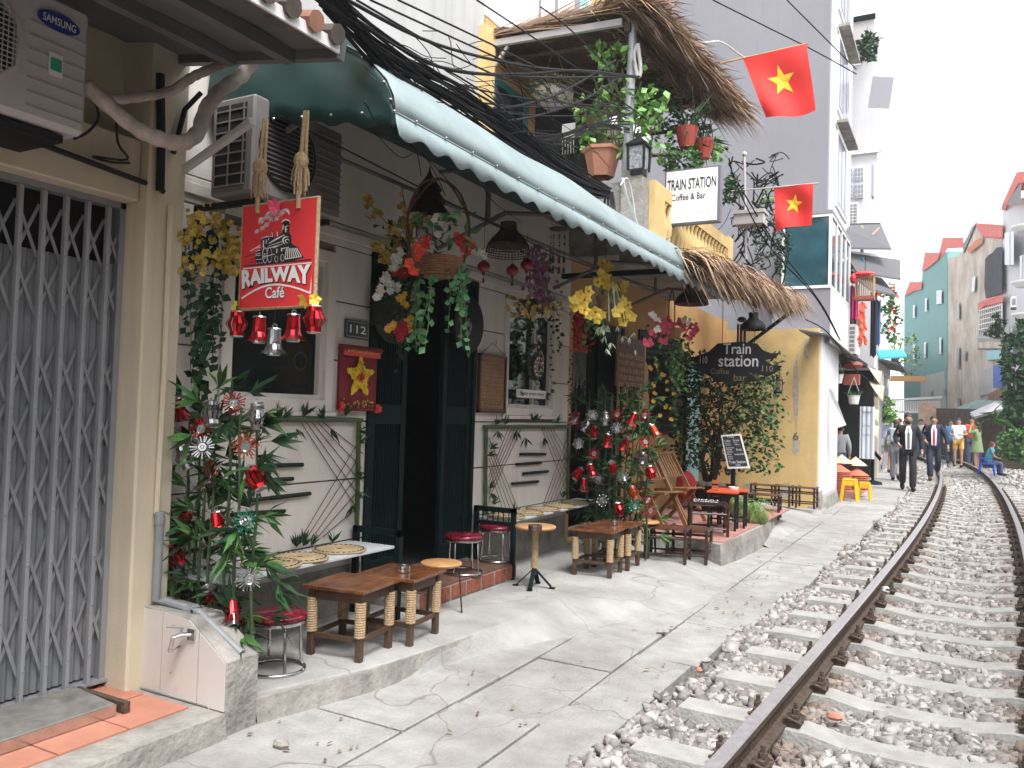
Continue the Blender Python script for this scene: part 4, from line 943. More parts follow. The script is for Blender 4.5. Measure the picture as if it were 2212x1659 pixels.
wall_frame('bamboo frame with two string crosses between the door and the dark can screen', [[(1045, 922), (1230, 922)]], [[(1050, 922), (1048, 1130)], [(1228, 915), (1226, 1110)]], L2,
           [(1070, 918, .4, .6), (1090, 918, .4, .8), (1150, 910, .2, 1), (1158, 912, .5, .8), (1200, 915, .5, .6), (1075, 930, 0, -1), (1115, 930, .2, -1), (1135, 945, 0, -1), (1175, 945, 0, -1), (1060, 970, .4, .4), (1052, 985, .3, .2), (1058, 1055, .5, .6), (1060, 1065, .3, -.6), (1065, 1090, .7, .5), (1215, 1075, -.4, .4), (1220, 1060, -.4, -.4), (1110, 1110, .3, .8), (1058, 1100, -.5, 0), (1140, 1115, .3, .8)], (-3.59, 7, .6))
for grp, lst in ((('left of the door'), [((559, 1006), (654, 1004)), ((499, 1042), (633, 1034)), ((541, 1081), (670, 1066)), ((500, 1112), (615, 1104))]), (('right of the door'), [((1124, 981), (1178, 981)), ((1115, 1003), (1169, 999)), ((1130, 1023), (1184, 1018)), ((1106, 1045), (1163, 1040))])):
    for k, (a, c) in enumerate(lst):
        P = wx([a, c], -3.585); b = MB(); b.tube([P[0], P[0].lerp(P[1], .3), P[0].lerp(P[1], .33), P[1]], [.013, .0125, .014, .0125], 8)
        single(b, 'bamboo_stick', mat('dark_bamboo_stick', (.012, .018, .012), .6, spec=.2), '%s dark bamboo stick on the pale wall %s' % (('topmost', 'second from top', 'third from top', 'lowest')[k], grp), 'wall decoration', 'short bamboo sticks on the wall')
# ------------------------------------------------------------------ can lanterns
cm = {'red': mat('can_red', (.45, .012, .018), .22, metal=.75, noise=.3, scale=60), 'silver': mat('can_silver', (.38, .38, .39), .25, metal=.9, noise=.3, scale=60), 'green': mat('can_green', (.06, .35, .22), .25, metal=.7), 'orange': mat('can_orange', (.50, .08, .03), .25, metal=.7, noise=.3, scale=60)}
m_canend = mat('can_end', (.45, .45, .46), .28, metal=.9)
cproto = {}
def can_mesh(kind):
    """returns (body builder, ends builder); unit: real can 0.12 tall, centred"""
    b, e = MB(), MB(); n = 12
    if kind in ('lantern', 'bell'):
        for k in range(n):
            a0 = 2 * PI * k / n; a1 = a0 + 2 * PI / n * .72
            if kind == 'lantern': prof = [(.030, .055), (.031, .035), (.050, .0), (.031, -.035), (.030, -.055)]
            else: prof = [(.026, .055), (.029, .02), (.031, -.012), (.040, -.035), (.058, -.052)]
            for (r0, z0), (r1, z1) in zip(prof, prof[1:]):
                b.quad((r0 * math.cos(a0), r0 * math.sin(a0), z0), (r1 * math.cos(a0), r1 * math.sin(a0), z1), (r1 * math.cos(a1), r1 * math.sin(a1), z1), (r0 * math.cos(a1), r0 * math.sin(a1), z0))
        if kind == 'lantern': b.lathe([(.030, .055), (.0305, .034)], (0, 0, 0), 12, cap=False); b.lathe([(.0305, -.034), (.030, -.055)], (0, 0, 0), 12, cap=False)
        else: b.lathe([(.026, .055), (.030, .0)], (0, 0, 0), 12, cap=False)
        e.lathe([(.0, .056), (.026, .056), (.028, .060), (.031, .054)], (0, 0, 0), 12, cap=False)
        if kind == 'lantern': e.lathe([(.031, -.054), (.028, -.060), (.024, -.057), (0, -.057)], (0, 0, 0), 12, cap=False)
        else: e.lathe([(.030, -.010), (.028, -.058), (.026, -.062), (0, -.058)], (0, 0, 0), 12, cap=False)
        e.tube(arc((0, 0, .07), .009, 0, 2 * PI, 8, (1, 0, 0), (0, 0, 1)), .0018, 4)
    else:   # burst: disc facing +z with radiating strips
        e.lathe([(0, .012), (.022, .012), (.026, .016), (.029, .010), (.029, -.01)], (0, 0, 0), 14, cap=False); e.tube(arc((0, 0, .016), .010, 0, 2 * PI, 8, (1, 0, 0), (0, 1, 0)), .0015, 4)
        for k in range(20):
            a = 2 * PI * k / 20 + ru(-.06, .06); r = ru(.055, .078); c, s_ = math.cos(a), math.sin(a); zz = ru(-.01, .012); w = .0035
            b.add([(.028 * c - w * s_, .028 * s_ + w * c, 0), (.028 * c + w * s_, .028 * s_ - w * c, 0), (r * c + w * s_, r * s_ - w * c, zz), (r * c - w * s_, r * s_ + w * c, zz)], [(0, 1, 2, 3)])
            if k % 2: b.ball((r * c, r * s_, zz), .006, 5, 3)
    return b, e
for kind in ('lantern', 'bell', 'burst'):
    cproto[kind] = [x for x in can_mesh(kind)]
cmesh = {}
def can(kind, colr, loc, label, rot, scale=1.0, grp='lanterns cut from drink cans'):
    t = thing('can_lantern', label, 'can lantern', loc, grp)
    for nm, idx in (('cut_strips', 0), ('can_ends', 1)):
        key = (kind, colr if idx == 0 else '', idx)
        if key not in cmesh:
            o = cproto[kind][idx].build(nm, cm[colr] if idx == 0 else m_canend, t, at=(0, 0, 0)); o.location = (0, 0, 0); cmesh[key] = o.data
        else: o = bpy.data.objects.new(nm, cmesh[key]); link(o, t, loc)
    t.rotation_euler = rot; t.scale = (scale,) * 3; return t
def rotfor(kind):
    if kind == 'burst': return (PI / 2 + ru(-.3, .3), ru(-.2, .2), ru(.1, .9))
    return (ru(-.6, .6), ru(-.6, .6), ru(0, 6))
def screen(name_label, A, B, z0, ztops, poles, crossz, nleaf, mleaf, Lf, zlo):
    t = thing('bamboo_screen', name_label, 'bamboo screen', (A + B) / 2)
    A, B = Vector(A), Vector(B); W = (B - A)
    for i in range(poles):
        p = A + W * ((i + .1 * ru(-1, 1)) / (poles - 1)) + Vector((0, ru(-.04, .04), 0)); zt_ = ru(*ztops); n = 12; b = MB()
        b.tube([Vector((p.x + .01 * math.sin(k), p.y, z0 + (zt_ - z0) * k / n)) for k in range(n + 1)], [.009 + (.002 if k % 2 else 0) - .0003 * k for k in range(n + 1)], 6); b.build('bamboo_cane', m_bamboo, t)
        b = MB()
        for k in range(nleaf * 2):
            zz = zlo + (zt_ - zlo) * (k + rnd()) / nleaf / 2; q = Vector((p.x, p.y, zz)); a = ru(0, 2 * PI); d = Vector((math.cos(a), math.sin(a) * .8, ru(-.5, .7))); e = q + d * ru(.03, .16)
            b.tube([q, e], .0015, 3, cap=False); sprig(b, e, d, 7, Lf, Lf * .17, .75)
        b.build('leaves', mleaf[i % len(mleaf)], t)
    for cz in crossz:
        b = MB(); n = 10; b.tube([(A - W * .06).lerp(B + W * .04, k / n) + Vector((0, -.02, cz - A.z + .015 * math.sin(k * 2.1))) for k in range(n + 1)], .006, 5)
        for k in (0, 3, 6, 9): c = (A - W * .06).lerp(B + W * .04, k / n) + Vector((0, -.02, cz - A.z)); b.ball(c, .014, 6, 4)
        b.build('cross_branch', mat('branch', (.10, .04, .03), .8), t)
    return t
A1_ = PY(372, 1300, 3.0); B1_ = PY(530, 1400, 2.92); A1_.z = B1_.z = FL
screen('tall screen of bamboo canes hung with cut-can lanterns beside the cream pillar', A1_, B1_, FL, (1.35, 1.62), 8, (1.36, .78), 10, [m_leaf, m_leafd], .16, .2)
S1 = [(387, 882, 'bell', 'red', 'red can bell high in the left screen beside the pillar'), (357, 915, 'burst', 'silver', 'small silver can flower tied at the pillar edge of the left screen'), (457, 894, 'lantern', 'silver', 'silver can lantern tilted, high middle of the left screen'),
      (505, 870, 'burst', 'red', 'red and silver can burst, topmost of the left screen'), (556, 898, 'lantern', 'silver', 'clear silver can lantern below the cafe window corner'), (531, 963, 'burst', 'orange', 'big orange-red can sunburst on the outer cane'),
      (436, 926, 'burst', 'red', 'curly red can burst under the top cross branch'), (401, 988, 'lantern', 'silver', 'silver and red can lantern left of the orange bell'), (438, 966, 'burst', 'silver', 'silver curled can burst behind the canes, upper middle'), (454, 1023, 'bell', 'orange', 'orange can bell in the middle of the left screen'),
      (552, 1035, 'lantern', 'red', 'small red can lantern sticking out over the bamboo sticks'), (352, 1114, 'lantern', 'red', 'dark red can lantern low beside the pillar'), (399, 1121, 'bell', 'red', 'tilted red can bell right of the low dark red lantern'), (471, 1132, 'bell', 'red', 'red can with spread strips left of the green can burst'),
      (531, 1125, 'burst', 'green', 'green can sunburst, the only green one'), (380, 1202, 'lantern', 'red', 'red can lantern low on the left cane'), (366, 1157, 'burst', 'silver', 'small silver curls between two red lanterns at the pillar'), (538, 1250, 'burst', 'silver', 'silver can burst in front of the bench end'),
      (454, 1290, 'bell', 'red', 'shiny red can bell near the foot of the left screen'), (501, 1325, 'bell', 'red', 'tipped-over red can bell, lowest of the left screen')]
for i, (x, y, k, c, l) in enumerate(S1):
    yy = 2.90 - .04 * (i % 3); can(k, c, PY(x, y, yy), l, rotfor(k), .9 if k == 'burst' else 1.05)
A2_ = PZ(1250, 1180, FL); B2_ = PZ(1395, 1188, FL)
A2_ = Vector((-3.25, 7.62, FL)); B2_ = Vector((-2.60, 7.50, FL))
screen('dark bamboo screen hung with can lanterns, before the doorway of the yellow house', A2_, B2_, FL, (1.62, 1.85), 9, (1.5, .80), 12, [m_leafd, m_leafd, m_leaf], .14, .25)
S2 = [(1243, 902, 'bell', 'red'), (1280, 897, 'burst', 'silver'), (1307, 905, 'lantern', 'silver'), (1333, 895, 'burst', 'red'), (1367, 905, 'bell', 'red'), (1392, 897, 'burst', 'red'), (1265, 918, 'lantern', 'silver'), (1284, 935, 'lantern', 'red'), (1333, 924, 'burst', 'silver'), (1312, 951, 'bell', 'red'),
      (1352, 957, 'bell', 'red'), (1394, 955, 'burst', 'red'), (1250, 958, 'burst', 'silver'), (1283, 980, 'burst', 'red'), (1248, 1024, 'lantern', 'red'), (1278, 1017, 'bell', 'red'), (1323, 1010, 'lantern', 'red'), (1387, 992, 'lantern', 'silver'), (1406, 1021, 'lantern', 'red'), (1292, 1034, 'burst', 'silver'),
      (1348, 1032, 'burst', 'silver'), (1262, 1047, 'bell', 'red'), (1369, 1065, 'lantern', 'orange'), (1301, 1081, 'burst', 'silver'), (1400, 1080, 'burst', 'red'), (1405, 1103, 'burst', 'red'), (1337, 1100, 'lantern', 'red'), (1414, 932, 'bell', 'orange'), (1371, 1093, 'burst', 'green')]
rows = ['top', 'upper', 'middle', 'lower', 'bottom']; colsn = ['at the left edge', 'left of centre', 'in the centre', 'right of centre', 'at the right edge']
S2 = sorted(S2, key=lambda q: (q[1])); seen = {}
for i, (x, y, k, c) in enumerate(S2):
    r_ = rows[min(4, int((y - 890) / 44))]; co_ = colsn[min(4, int((x - 1240) / 36))]; l = '%s can %s %s of the dark screen, %s row' % (c, k, co_, r_)
    if l in seen: l = l.replace('%s can' % c, 'lower %s can' % c)
    seen[l] = 1; can(k, c, PY(x, y, 7.38 - .05 * (i % 3)), l, rotfor(k), .85 if k == 'burst' else 1.08)
for x, y, k, c, l in [(512, 700, 'lantern', 'red', 'red can lantern under the left corner of the train sign'), (560, 712, 'bell', 'red', 'red can bell second from left under the train sign'), (592, 738, 'bell', 'silver', 'silver can lantern hanging lowest under the train sign'), (634, 708, 'bell', 'red', 'red can bell second from right under the train sign'), (679, 690, 'lantern', 'red', 'red can lantern under the right corner of the train sign')]:
    q = PY(x, y, 2.80); can(k, c, q, l, (0, 0, ru(0, 6)), 1.05); b = MB(); b.tube([q + Vector((0, 0, .07)), Vector((q.x, q.y, 1.96))], .0012, 3); single(b, 'thread', m_steel, 'fine thread holding the ' + l, 'thread', 'threads under the train sign')
# ------------------------------------------------------------------ furniture of the far cafe
m_bst = mat('brown_bamboo', (.045, .017, .012), .4, noise=.4, scale=30); m_bst2 = mat('reddish_cane', (.11, .04, .022), .45, noise=.4, scale=20)
def bamboo_stool():
    t = thing('bamboo_stool', 'x', 'stool', (0, 0, 0), 'low brown bamboo stools'); w, d, h = .17, .14, .285
    for k in range(11):
        b = MB(); b.bx(-w + .01, w - .01, -d + .012 + k * .0235, -d + .031 + k * .0235, h - .004, h + .006); b.build('seat_slat', m_bst2, t)
    for s_ in (-1, 1):
        b = MB(); b.tube([(s_ * w, -d - .03, h), (s_ * w, d + .03, h)], .018, 8); b.build('seat_rail', m_bst, t)
        b = MB(); b.tube([(-w, s_ * d, .21), (w, s_ * d, .21)], .011, 6); b.tube([(-w, s_ * d, .07), (w, s_ * d, .07)], .010, 6); b.tube([(s_ * w, -d, .09), (s_ * w, d, .09)], .010, 6); b.tube([(s_ * w, -d, .16), (s_ * w, d, .16)], .010, 6); b.build('stretcher', m_bst, t)
    for sx in (-1, 1):
        for sy in (-1, 1): b = MB(); b.tube([(sx * w, sy * d, 0), (sx * w, sy * d, h)], .015, 7); b.build('leg', m_bst, t)
    return t
bs = bamboo_stool()
bl = [(-2.49, 7.83, FL - .03, .15, 'bamboo stool nearest the camera, right of the dark screen'), (-2.36, 8.12, FL - .06, .12, 'bamboo stool tucked behind the nearest one, by the terrace edge'), (-2.36, 8.80, .243, .35, 'bamboo stool with a dark lettered board on its seat'),
      (PZ(1652, 1122, .12).x, PZ(1652, 1122, .12).y, .14, .1, 'lone bamboo stool behind the green coconuts')]
for x, l in ((1652, 'leftmost of the three bamboo stools against the yellow flank wall'), (1697, 'middle of the three bamboo stools against the yellow flank wall'), (1735, 'rightmost of the three bamboo stools against the yellow flank wall')):
    q = PY(x, 1085, 13.95); bl.append((q.x, 13.95, .09, 0, l))
for i, (x, y, z, a, l) in enumerate(bl): place(bs if i == 0 else copy_tree(bs), (x, y, z), a, l, 1.12)
b = MB(); b.box((-2.36, 8.78, .243 + .335), (.34, .24, .012), rot=(.10, .0, .25)); o = single(b, 'menu_slate', m_black, 'black lettered board lying on a bamboo stool seat', 'board')
text('MENU\nCoffee', (-2.50, 8.72, .588), (.25, .07, .0), (-.04, .14, .015), m_white, o)
# orange tables
def otable():
    t = thing('orange_table', 'x', 'table', (0, 0, 0), 'orange-topped tables with black legs'); b = MB(); b.box((0, 0, .42), (.34, .26, .022)); b.build('tabletop', mat('orange_top', (.55, .07, .02), .4, noise=.15), t, bevel=.004)
    for sx in (-1, 1):
        for sy in (-1, 1): b = MB(); b.box((sx * .145, sy * .11, .205), (.024, .024, .41)); b.build('leg', m_black, t)
        b = MB(); b.box((sx * .145, 0, .10), (.018, .2, .018)); b.build('stretcher', m_black, t)
    b = MB(); b.box((0, .11, .10), (.27, .018, .018)); b.box((0, 0, .39), (.28, .20, .03)); b.build('apron', m_black, t); return t
ot = otable(); place(ot, (-2.33, 9.32, .243), .12, 'orange-topped table nearer the camera, holding a menu stand'); place(copy_tree(ot), (-2.30, 9.62, .243), .12, 'orange-topped table farther away, holding a white ashtray')
b = MB(); b.box((-2.42, 9.30, .675), (.07, .012, .145)); b.box((-2.42, 9.30, .76), (.07, .012, .06)); b.box((-2.42, 9.30, .685), (.08, .06, .015)); single(b, 'menu_stand', mat('copper_board', (.42, .13, .06), .5), 'narrow red-brown menu stand upright on the orange table', 'menu stand')
b = MB(); b.lathe([(.055, 0), (.06, .03), (.05, .03), (.045, .01), (0, .01)], (-2.28, 9.58, .675), 16, cap=False); single(b, 'white_ashtray', m_white, 'flat white ashtray on the farther orange table', 'ashtray')
# coconuts
m_coco = mat('green_coconut', (.20, .25, .08), .5, noise=.4, scale=9)
for i, (x, y, z, l) in enumerate([(1632, 1118, .33, 'green coconut, front right of the pile'), (1618, 1105, .36, 'green coconut behind the front right one'), (1598, 1112, .33, 'green coconut seen between the black table legs'), (1592, 1095, .42, 'green coconut on top, left of the pile'), (1641, 1128, .30, 'green coconut with its pale end, lowest right'), (1610, 1120, .31, 'green coconut low in the middle of the pile')]):
    b = MB(); q = PY(x, y, 10.15); q.z = max(q.z, .33); b.ball(q, .10, 12, 9, sc=(1, 1, 1.25), rot=(ru(-1, 1), ru(-1, 1), 0)); single(b, 'coconut', m_coco, l, 'coconut', 'pile of green coconuts', smooth=True)
b = MB()
for k in range(60): q = PY(ru(1595, 1645), ru(1078, 1100), 10.1); b.tube([q, q + Vector((ru(-.12, .12), ru(-.1, .1), ru(-.12, .08))), q + Vector((ru(-.2, .2), ru(-.1, .1), ru(-.2, .05)))], .004, 3)
o = single(b, 'coconut_stalks', m_leafl, 'tangle of green stalks on the coconuts', 'stalks'); o['kind'] = 'stuff'
# folding chairs
m_ch = mat('teak', (.26, .13, .055), .55, noise=.3, scale=15)
def fchair():
    t = thing('folding_chair', 'x', 'chair', (0, 0, 0), 'slatted wooden folding chairs')
    # faces +x ; back leaning towards -x
    for s_ in (-1, 1):
        b = MB(); b.beam((.28, s_ * .20, 0), (-.22, s_ * .20, .80), .022, .045); b.build('back_leg', m_ch, t); b = MB(); b.beam((-.22, s_ * .17, 0), (.16, s_ * .17, .40), .022, .04); b.build('front_leg', m_ch, t)
        b = MB(); b.beam((-.20, s_ * .185, .36), (.26, s_ * .185, .40), .02, .03); b.build('seat_rail', m_ch, t)
    for k in range(6): b = MB(); x = -.16 + k * .075; b.box((x, 0, .385 + x * .08), (.055, .40, .014), rot=(0, -.08, 0)); b.build('seat_slat', m_ch, t)
    for k in range(6): b = MB(); y = -.14 + k * .056; b.beam((-.06, y, .54), (-.215, y, .79), .03, .010); b.build('back_slat', m_ch, t)
    b = MB(); b.beam((-.225, -.22, .80), (-.225, .22, .80), .05, .03); b.beam((-.05, -.2, .53), (-.05, .2, .53), .03, .02); b.build('back_rail', m_ch, t); return t
fc = fchair(); place(fc, (-3.02, 9.05, .243), -.35, 'slatted folding chair nearer the camera, below the yellow wall'); place(copy_tree(fc), (-3.0, 9.75, .243), -.25, 'slatted folding chair farther off, with the higher back')
# big pot with fig tree
pc = Vector((-3.02, 11.35, .2)); t = thing('potted_tree', 'leafy small tree in a black tub before the pale blue door', 'potted tree', pc)
b = MB(); b.lathe([(.24, 0), (.33, .32), (.37, .36), (.35, .37), (.33, .34), (0, .33)], pc, 20, cap=False); b.build('tub', m_black, t, smooth=False)
for k in range(4): b = MB(); b.ball(pc + Vector((-.18 + k * .12, -.2, .37)), .08, 8, 6, sc=(1.2, .9, .7)); b.build('stone', mat('pot_stone', (.28, .24, .18), .9, noise=.3), t, smooth=True)
b = MB(); tops = []
for k in range(7):
    a = ru(0, 6.28); top = pc + Vector((ru(-.3, .75), ru(-.4, .3), ru(1.3, 2.2))); mid = pc + Vector((ru(-.1, .15), ru(-.1, .1), .9)); b.tube(smooth([pc + Vector((ru(-.06, .06), 0, .3)), mid, top], 4), [.035 - .0035 * j for j in range(9)], 6); tops += [mid, top]
b.build('trunk', mat('bark', (.055, .038, .028), .9, noise=.4, scale=20), t)
bd, bl_ = MB(), MB()
for k in range(3600):
    f = rnd(); c = pc + Vector((ru(-.5, .85) * (1 if f < .85 else 1.15), ru(-.55, .45), .55 + 1.65 * rnd() ** .8))
    if abs(math.sin(c.x * 5 + c.z * 4) + math.sin(c.z * 6.3 - c.x * 3)) < -.35: continue
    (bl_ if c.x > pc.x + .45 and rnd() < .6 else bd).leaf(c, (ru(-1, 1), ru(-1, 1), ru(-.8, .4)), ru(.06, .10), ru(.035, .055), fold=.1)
b1 = bd.build('leaves', m_leafd, t); b2 = bl_.build('sunlit_leaves', m_leaf, t)  # sunlit side of the crown is put in with a lighter leaf colour
for k in range(5):    # side bamboo shoots
    pass
# chalkboard
Cc = [PY(1557, 940, 10.6), PY(1600, 937, 10.6), PY(1620, 1011, 10.45), PY(1572, 1012, 10.45)]
t = thing('chalkboard', 'tilted black menu board with white frame on a black post', 'menu board', Cc[3])
N = (Cc[1] - Cc[0]).cross(Cc[3] - Cc[0]).normalized()
b = MB(); b.add(Cc + [c + N * .02 for c in Cc], [(0, 1, 2, 3)[::-1], (4, 5, 6, 7), (0, 1, 5, 4), (1, 2, 6, 5), (2, 3, 7, 6), (3, 0, 4, 7)]); b.build('board_frame', m_white, t)
U = Cc[1] - Cc[0]; V = Cc[0] - Cc[3]; Wd = Cc[2] - Cc[3]; NN = U.cross(V).normalized()
def CB(u, v, off=.004): return Cc[3].lerp(Cc[0], v).lerp(Cc[2].lerp(Cc[1], v), u) + NN * off
b = MB(); b.quad(CB(.07, .05), CB(.93, .05), CB(.93, .95), CB(.07, .95)); bo = b.build('slate', mat('slate', (.02, .022, .03), .5), t)
for s_, u0, v0, u1, v1 in (('Today', .3, .88, .65, .95), ('Coffee', .12, .78, .42, .84), ('Drink', .55, .78, .85, .84), ('Tea & Smoothie', .12, .58, .5, .63), ('Fruit', .6, .50, .85, .57), ('Wine', .12, .38, .32, .44), ('Vietnamese Food', .45, .38, .9, .43), ('Train Station', .12, .14, .88, .22), ('Coffee', .4, .07, .62, .115), ('black\nbrown\nwhite', .14, .66, .42, .76), ('lime\norange', .58, .66, .8, .76), ('mango\nbanana', .14, .46, .42, .56), ('beer\nrum', .14, .26, .36, .36)):
    o_ = CB(u0, v0, .007); text(s_, o_, CB(u1, v0, .007) - o_, CB(u0, v1, .007) - o_, m_white, bo)
b = MB(); q = PY(1584, 1012, 10.55); b.beam(q, (q.x, q.y, .22), .05, .05); b.build('post', m_black, t)
b = MB(); b.ball(PY(1482, 1050, 10.9), .16, 8, 6, sc=(.9, 1, 1.3)); single(b, 'red_bag', mat('red_cloth', (.35, .02, .025), .8), 'crumpled red bag beside the black plant tub', 'bag')
# ------------------------------------------------------------------ red train sign hanging across the street line
SX0, SX1, SZ0, SZ1, SY = -3.03, -2.57, 1.95, 2.44, 2.80
sg = thing('hanging_sign', 'red square sign with a white steam locomotive, reading RAILWAY Café', 'sign', (-2.8, SY, SZ0))
b = MB(); b.bx(SX0, SX1, SY, SY + .018, SZ0, SZ1); brd = b.build('sign_board', m_red, sg)
b = MB(); rr_ = [(SX0 - .004, SZ0), (SX1 + .006, SZ0), (SX1 + .006, SZ1 + .004), (SX0 - .004, SZ1 + .004), (SX0 - .004, SZ0)]
b.tube([(x, SY + .010, z) for x, z in rr_], .011, 7); b.build('rope_edge', m_rope, sg)
def QS(x, y):
    u, v = .5, .5
    for _ in range(8):
        xl = 140 * v + 80 * (1 - v); xr = 1005 * v + 950 * (1 - v); u = (x - xl) / (xr - xl)
        yt = 215 + (75 - 215) * u; yb = 1420 + (1385 - 1420) * u; v = (yb - y) / (yb - yt)
    return (SX0 + (SX1 - SX0) * u, SZ0 + (SZ1 - SZ0) * v)
def flat(poly, m, name, lay, par=brd): 
    q = MB(); P = [(x, SY - .0006 - lay * .0007, z) for x, z in (QS(*p) for p in poly)]; q.add(P, [tuple(range(len(P)))]); return q.build(name, m, par)
m_ink = mat('ink_black', (.015, .015, .02), .5)
def strokes(L, m, name, lay):
    q = MB()
    for pts, w in L:
        n = len(pts)
        for i in range(n - 1):
            (x0, y0), (x1, y1) = pts[i], pts[i + 1]; dx, dy = x1 - x0, y1 - y0; l = math.hypot(dx, dy) or 1; w0 = w * (1 if n == 2 else math.sin(PI * (i + .3) / (n - .4))) / 2; w1 = w * (1 if n == 2 else math.sin(PI * (i + 1.3) / (n - .4))) / 2; w0 = max(w0, 1.5); w1 = max(abs(w1), 1.5)
            P = [(x0 - dy / l * w0, y0 + dx / l * w0), (x1 - dy / l * w1, y1 + dx / l * w1), (x1 + dy / l * w1, y1 - dx / l * w1), (x0 + dy / l * w0, y0 - dx / l * w0)]
            q.add([(x, SY - .0006 - lay * .0007, z) for x, z in (QS(*p) for p in P)], [(0, 1, 2, 3)])
    o = q.build(name, m, brd); return o
def parc(cx_, cy_, r, a0, a1, n=10, ry=None): return [(cx_ + r * math.cos(math.radians(a0 + (a1 - a0) * i / n)), cy_ - (ry or r) * math.sin(math.radians(a0 + (a1 - a0) * i / n))) for i in range(n + 1)]
flat([(285, 770), (290, 885), (380, 888), (640, 852), (745, 842), (862, 800), (830, 760), (800, 680), (720, 640), (718, 540), (692, 505), (700, 400), (690, 365), (640, 360), (603, 395), (618, 500), (575, 540), (572, 492), (557, 480), (545, 550), (512, 570), (507, 500), (492, 490), (480, 545), (400, 545), (355, 600), (370, 700), (290, 750)], m_ink, 'locomotive', 0)
strokes([([(140, 915), (945, 828)], 16), ([(155, 805), (290, 765)], 8), ([(215, 835), (290, 825)], 7), ([(205, 870), (290, 860)], 7)], m_ink, 'speed_lines', 0)
W_ = []
for cx_, cy_, r in ((640, 300, 75), (560, 310, 70), (470, 350, 70), (390, 400, 60), (450, 440, 55), (400, 480, 50), (330, 520, 45), (570, 360, 45), (500, 370, 40)):
    for k in range(4): W_.append((parc(cx_, cy_, r - k * 15, 70, 195), 10))
W_ += [(parc(640, 280, 55, -10, 120), 34), (parc(480, 320, 60, 60, 170), 22), (parc(560, 285, 55, 60, 150), 24), (parc(380, 380, 48, 70, 180), 20)]
W_ += [([(372, 712), (500, 680), (620, 640)], 12), ([(450, 640), (540, 585), (640, 530)], 22), ([(440, 672), (560, 630), (640, 600)], 9), (parc(660, 400, 52, 20, 170), 18), ([(625, 410), (620, 470)], 12), ([(650, 430), (655, 500)], 14), (parc(665, 600, 46, 60, 250), 20), (parc(672, 605, 22, 0, 300), 12), (parc(680, 445, 24, 60, 270), 10),
       (parc(405, 780, 28, 0, 360, 14, 95), 8), (parc(460, 775, 28, 0, 360, 14, 92), 8), (parc(405, 790, 12, 0, 360, 10, 30), 7), (parc(540, 825, 18, 0, 360, 12, 38), 6), (parc(612, 810, 20, 0, 360, 12, 42), 6), ([(385, 800), (520, 765)], 9), ([(360, 580), (420, 558), (500, 552)], 14), ([(390, 600), (385, 690)], 14), ([(425, 590), (422, 640)], 10), ([(450, 580), (450, 600)], 10), ([(500, 690), (560, 665)], 16), ([(600, 700), (690, 680)], 8), ([(605, 690), (605, 730)], 14), ([(550, 700), (545, 750)], 14), ([(225, 735), (350, 660)], 10), ([(290, 700), (352, 685)], 8), ([(290, 735), (352, 720)], 8), ([(290, 770), (352, 755)], 8), ([(290, 790), (352, 780)], 8), ([(298, 835), (370, 825)], 6), ([(493, 505), (497, 560)], 10), ([(557, 495), (557, 550)], 12)]
for k in range(8): x = 655 + k * 20; W_.append(([(660 + k * 17, 695 - k * 1), (645 + k * 27, 822 - k * 4)], 9))
W_.append(([(640, 825), (832, 790)], 9)); W_.append(([(300, 870), (312, 884)], 6)); W_.append(([(330, 868), (345, 882)], 6)); W_.append(([(360, 866), (372, 880)], 6))
strokes(W_, m_white, 'locomotive_highlights', 1)
strokes([([(135, 945), (948, 866)], 14)], m_white, 'rule', 1)
sw = [(115, 1285)] + [(115 + 410 * t, 1285 - 165 * math.sin(t * PI / 2)) for t in (.2, .4, .6, .8, 1)] + [(590, 1122), (700, 1140), (800, 1170), (935, 1225)]
sw2 = [(x, y + 22) for x, y in sw]
for i in range(len(sw) - 1): flat([sw[i], sw[i + 1], sw2[i + 1], sw2[i]], m_white, 'swoosh', 1)
flat([(925, 1215), (940, 1235), (948, 1020)], m_white, 'swoosh', 2)
a0 = QS(120, 1195); a1 = QS(945, 1115); a2 = QS(130, 965)
def wp(u, v): lo = .42 * math.sin(PI * min(1, u * 1.05)) ; return (u, 1 - (1 - v) * (1 - lo * .62) if True else v)
tl0 = Vector((QS(122, 1190)[0], SY - .002, QS(122, 1190)[1])); tr0 = Vector((QS(940, 1120)[0], SY - .002, QS(940, 1120)[1])); tt0 = Vector((QS(128, 962)[0], SY - .002, QS(128, 962)[1]))
for dx_, dz_, mm_, dd_ in ((.004, -.005, m_ink, .000), (0, 0, m_white, .0015)):
    text('RAILWAY', tl0 + Vector((dx_, 0, dz_)), Vector(((SX1 - SX0) * .945, 0, .004)), tt0 - tl0 + Vector((-.004, 0, 0)), mm_, brd, bold=.055, warp=wp, depth=dd_)
q0 = QS(405, 1300); q1 = QS(632, 1300); q2 = QS(405, 1165)
for dx_, dz_, mm_, dd_ in ((.002, -.003, m_ink, .0), (0, 0, m_white, .0012)): text('Café', (q0[0] + dx_, SY - .002, q0[1] + dz_), (q1[0] - q0[0], 0, 0), (0, 0, q2[1] - q0[1]), mm_, brd, bold=.015, depth=dd_)
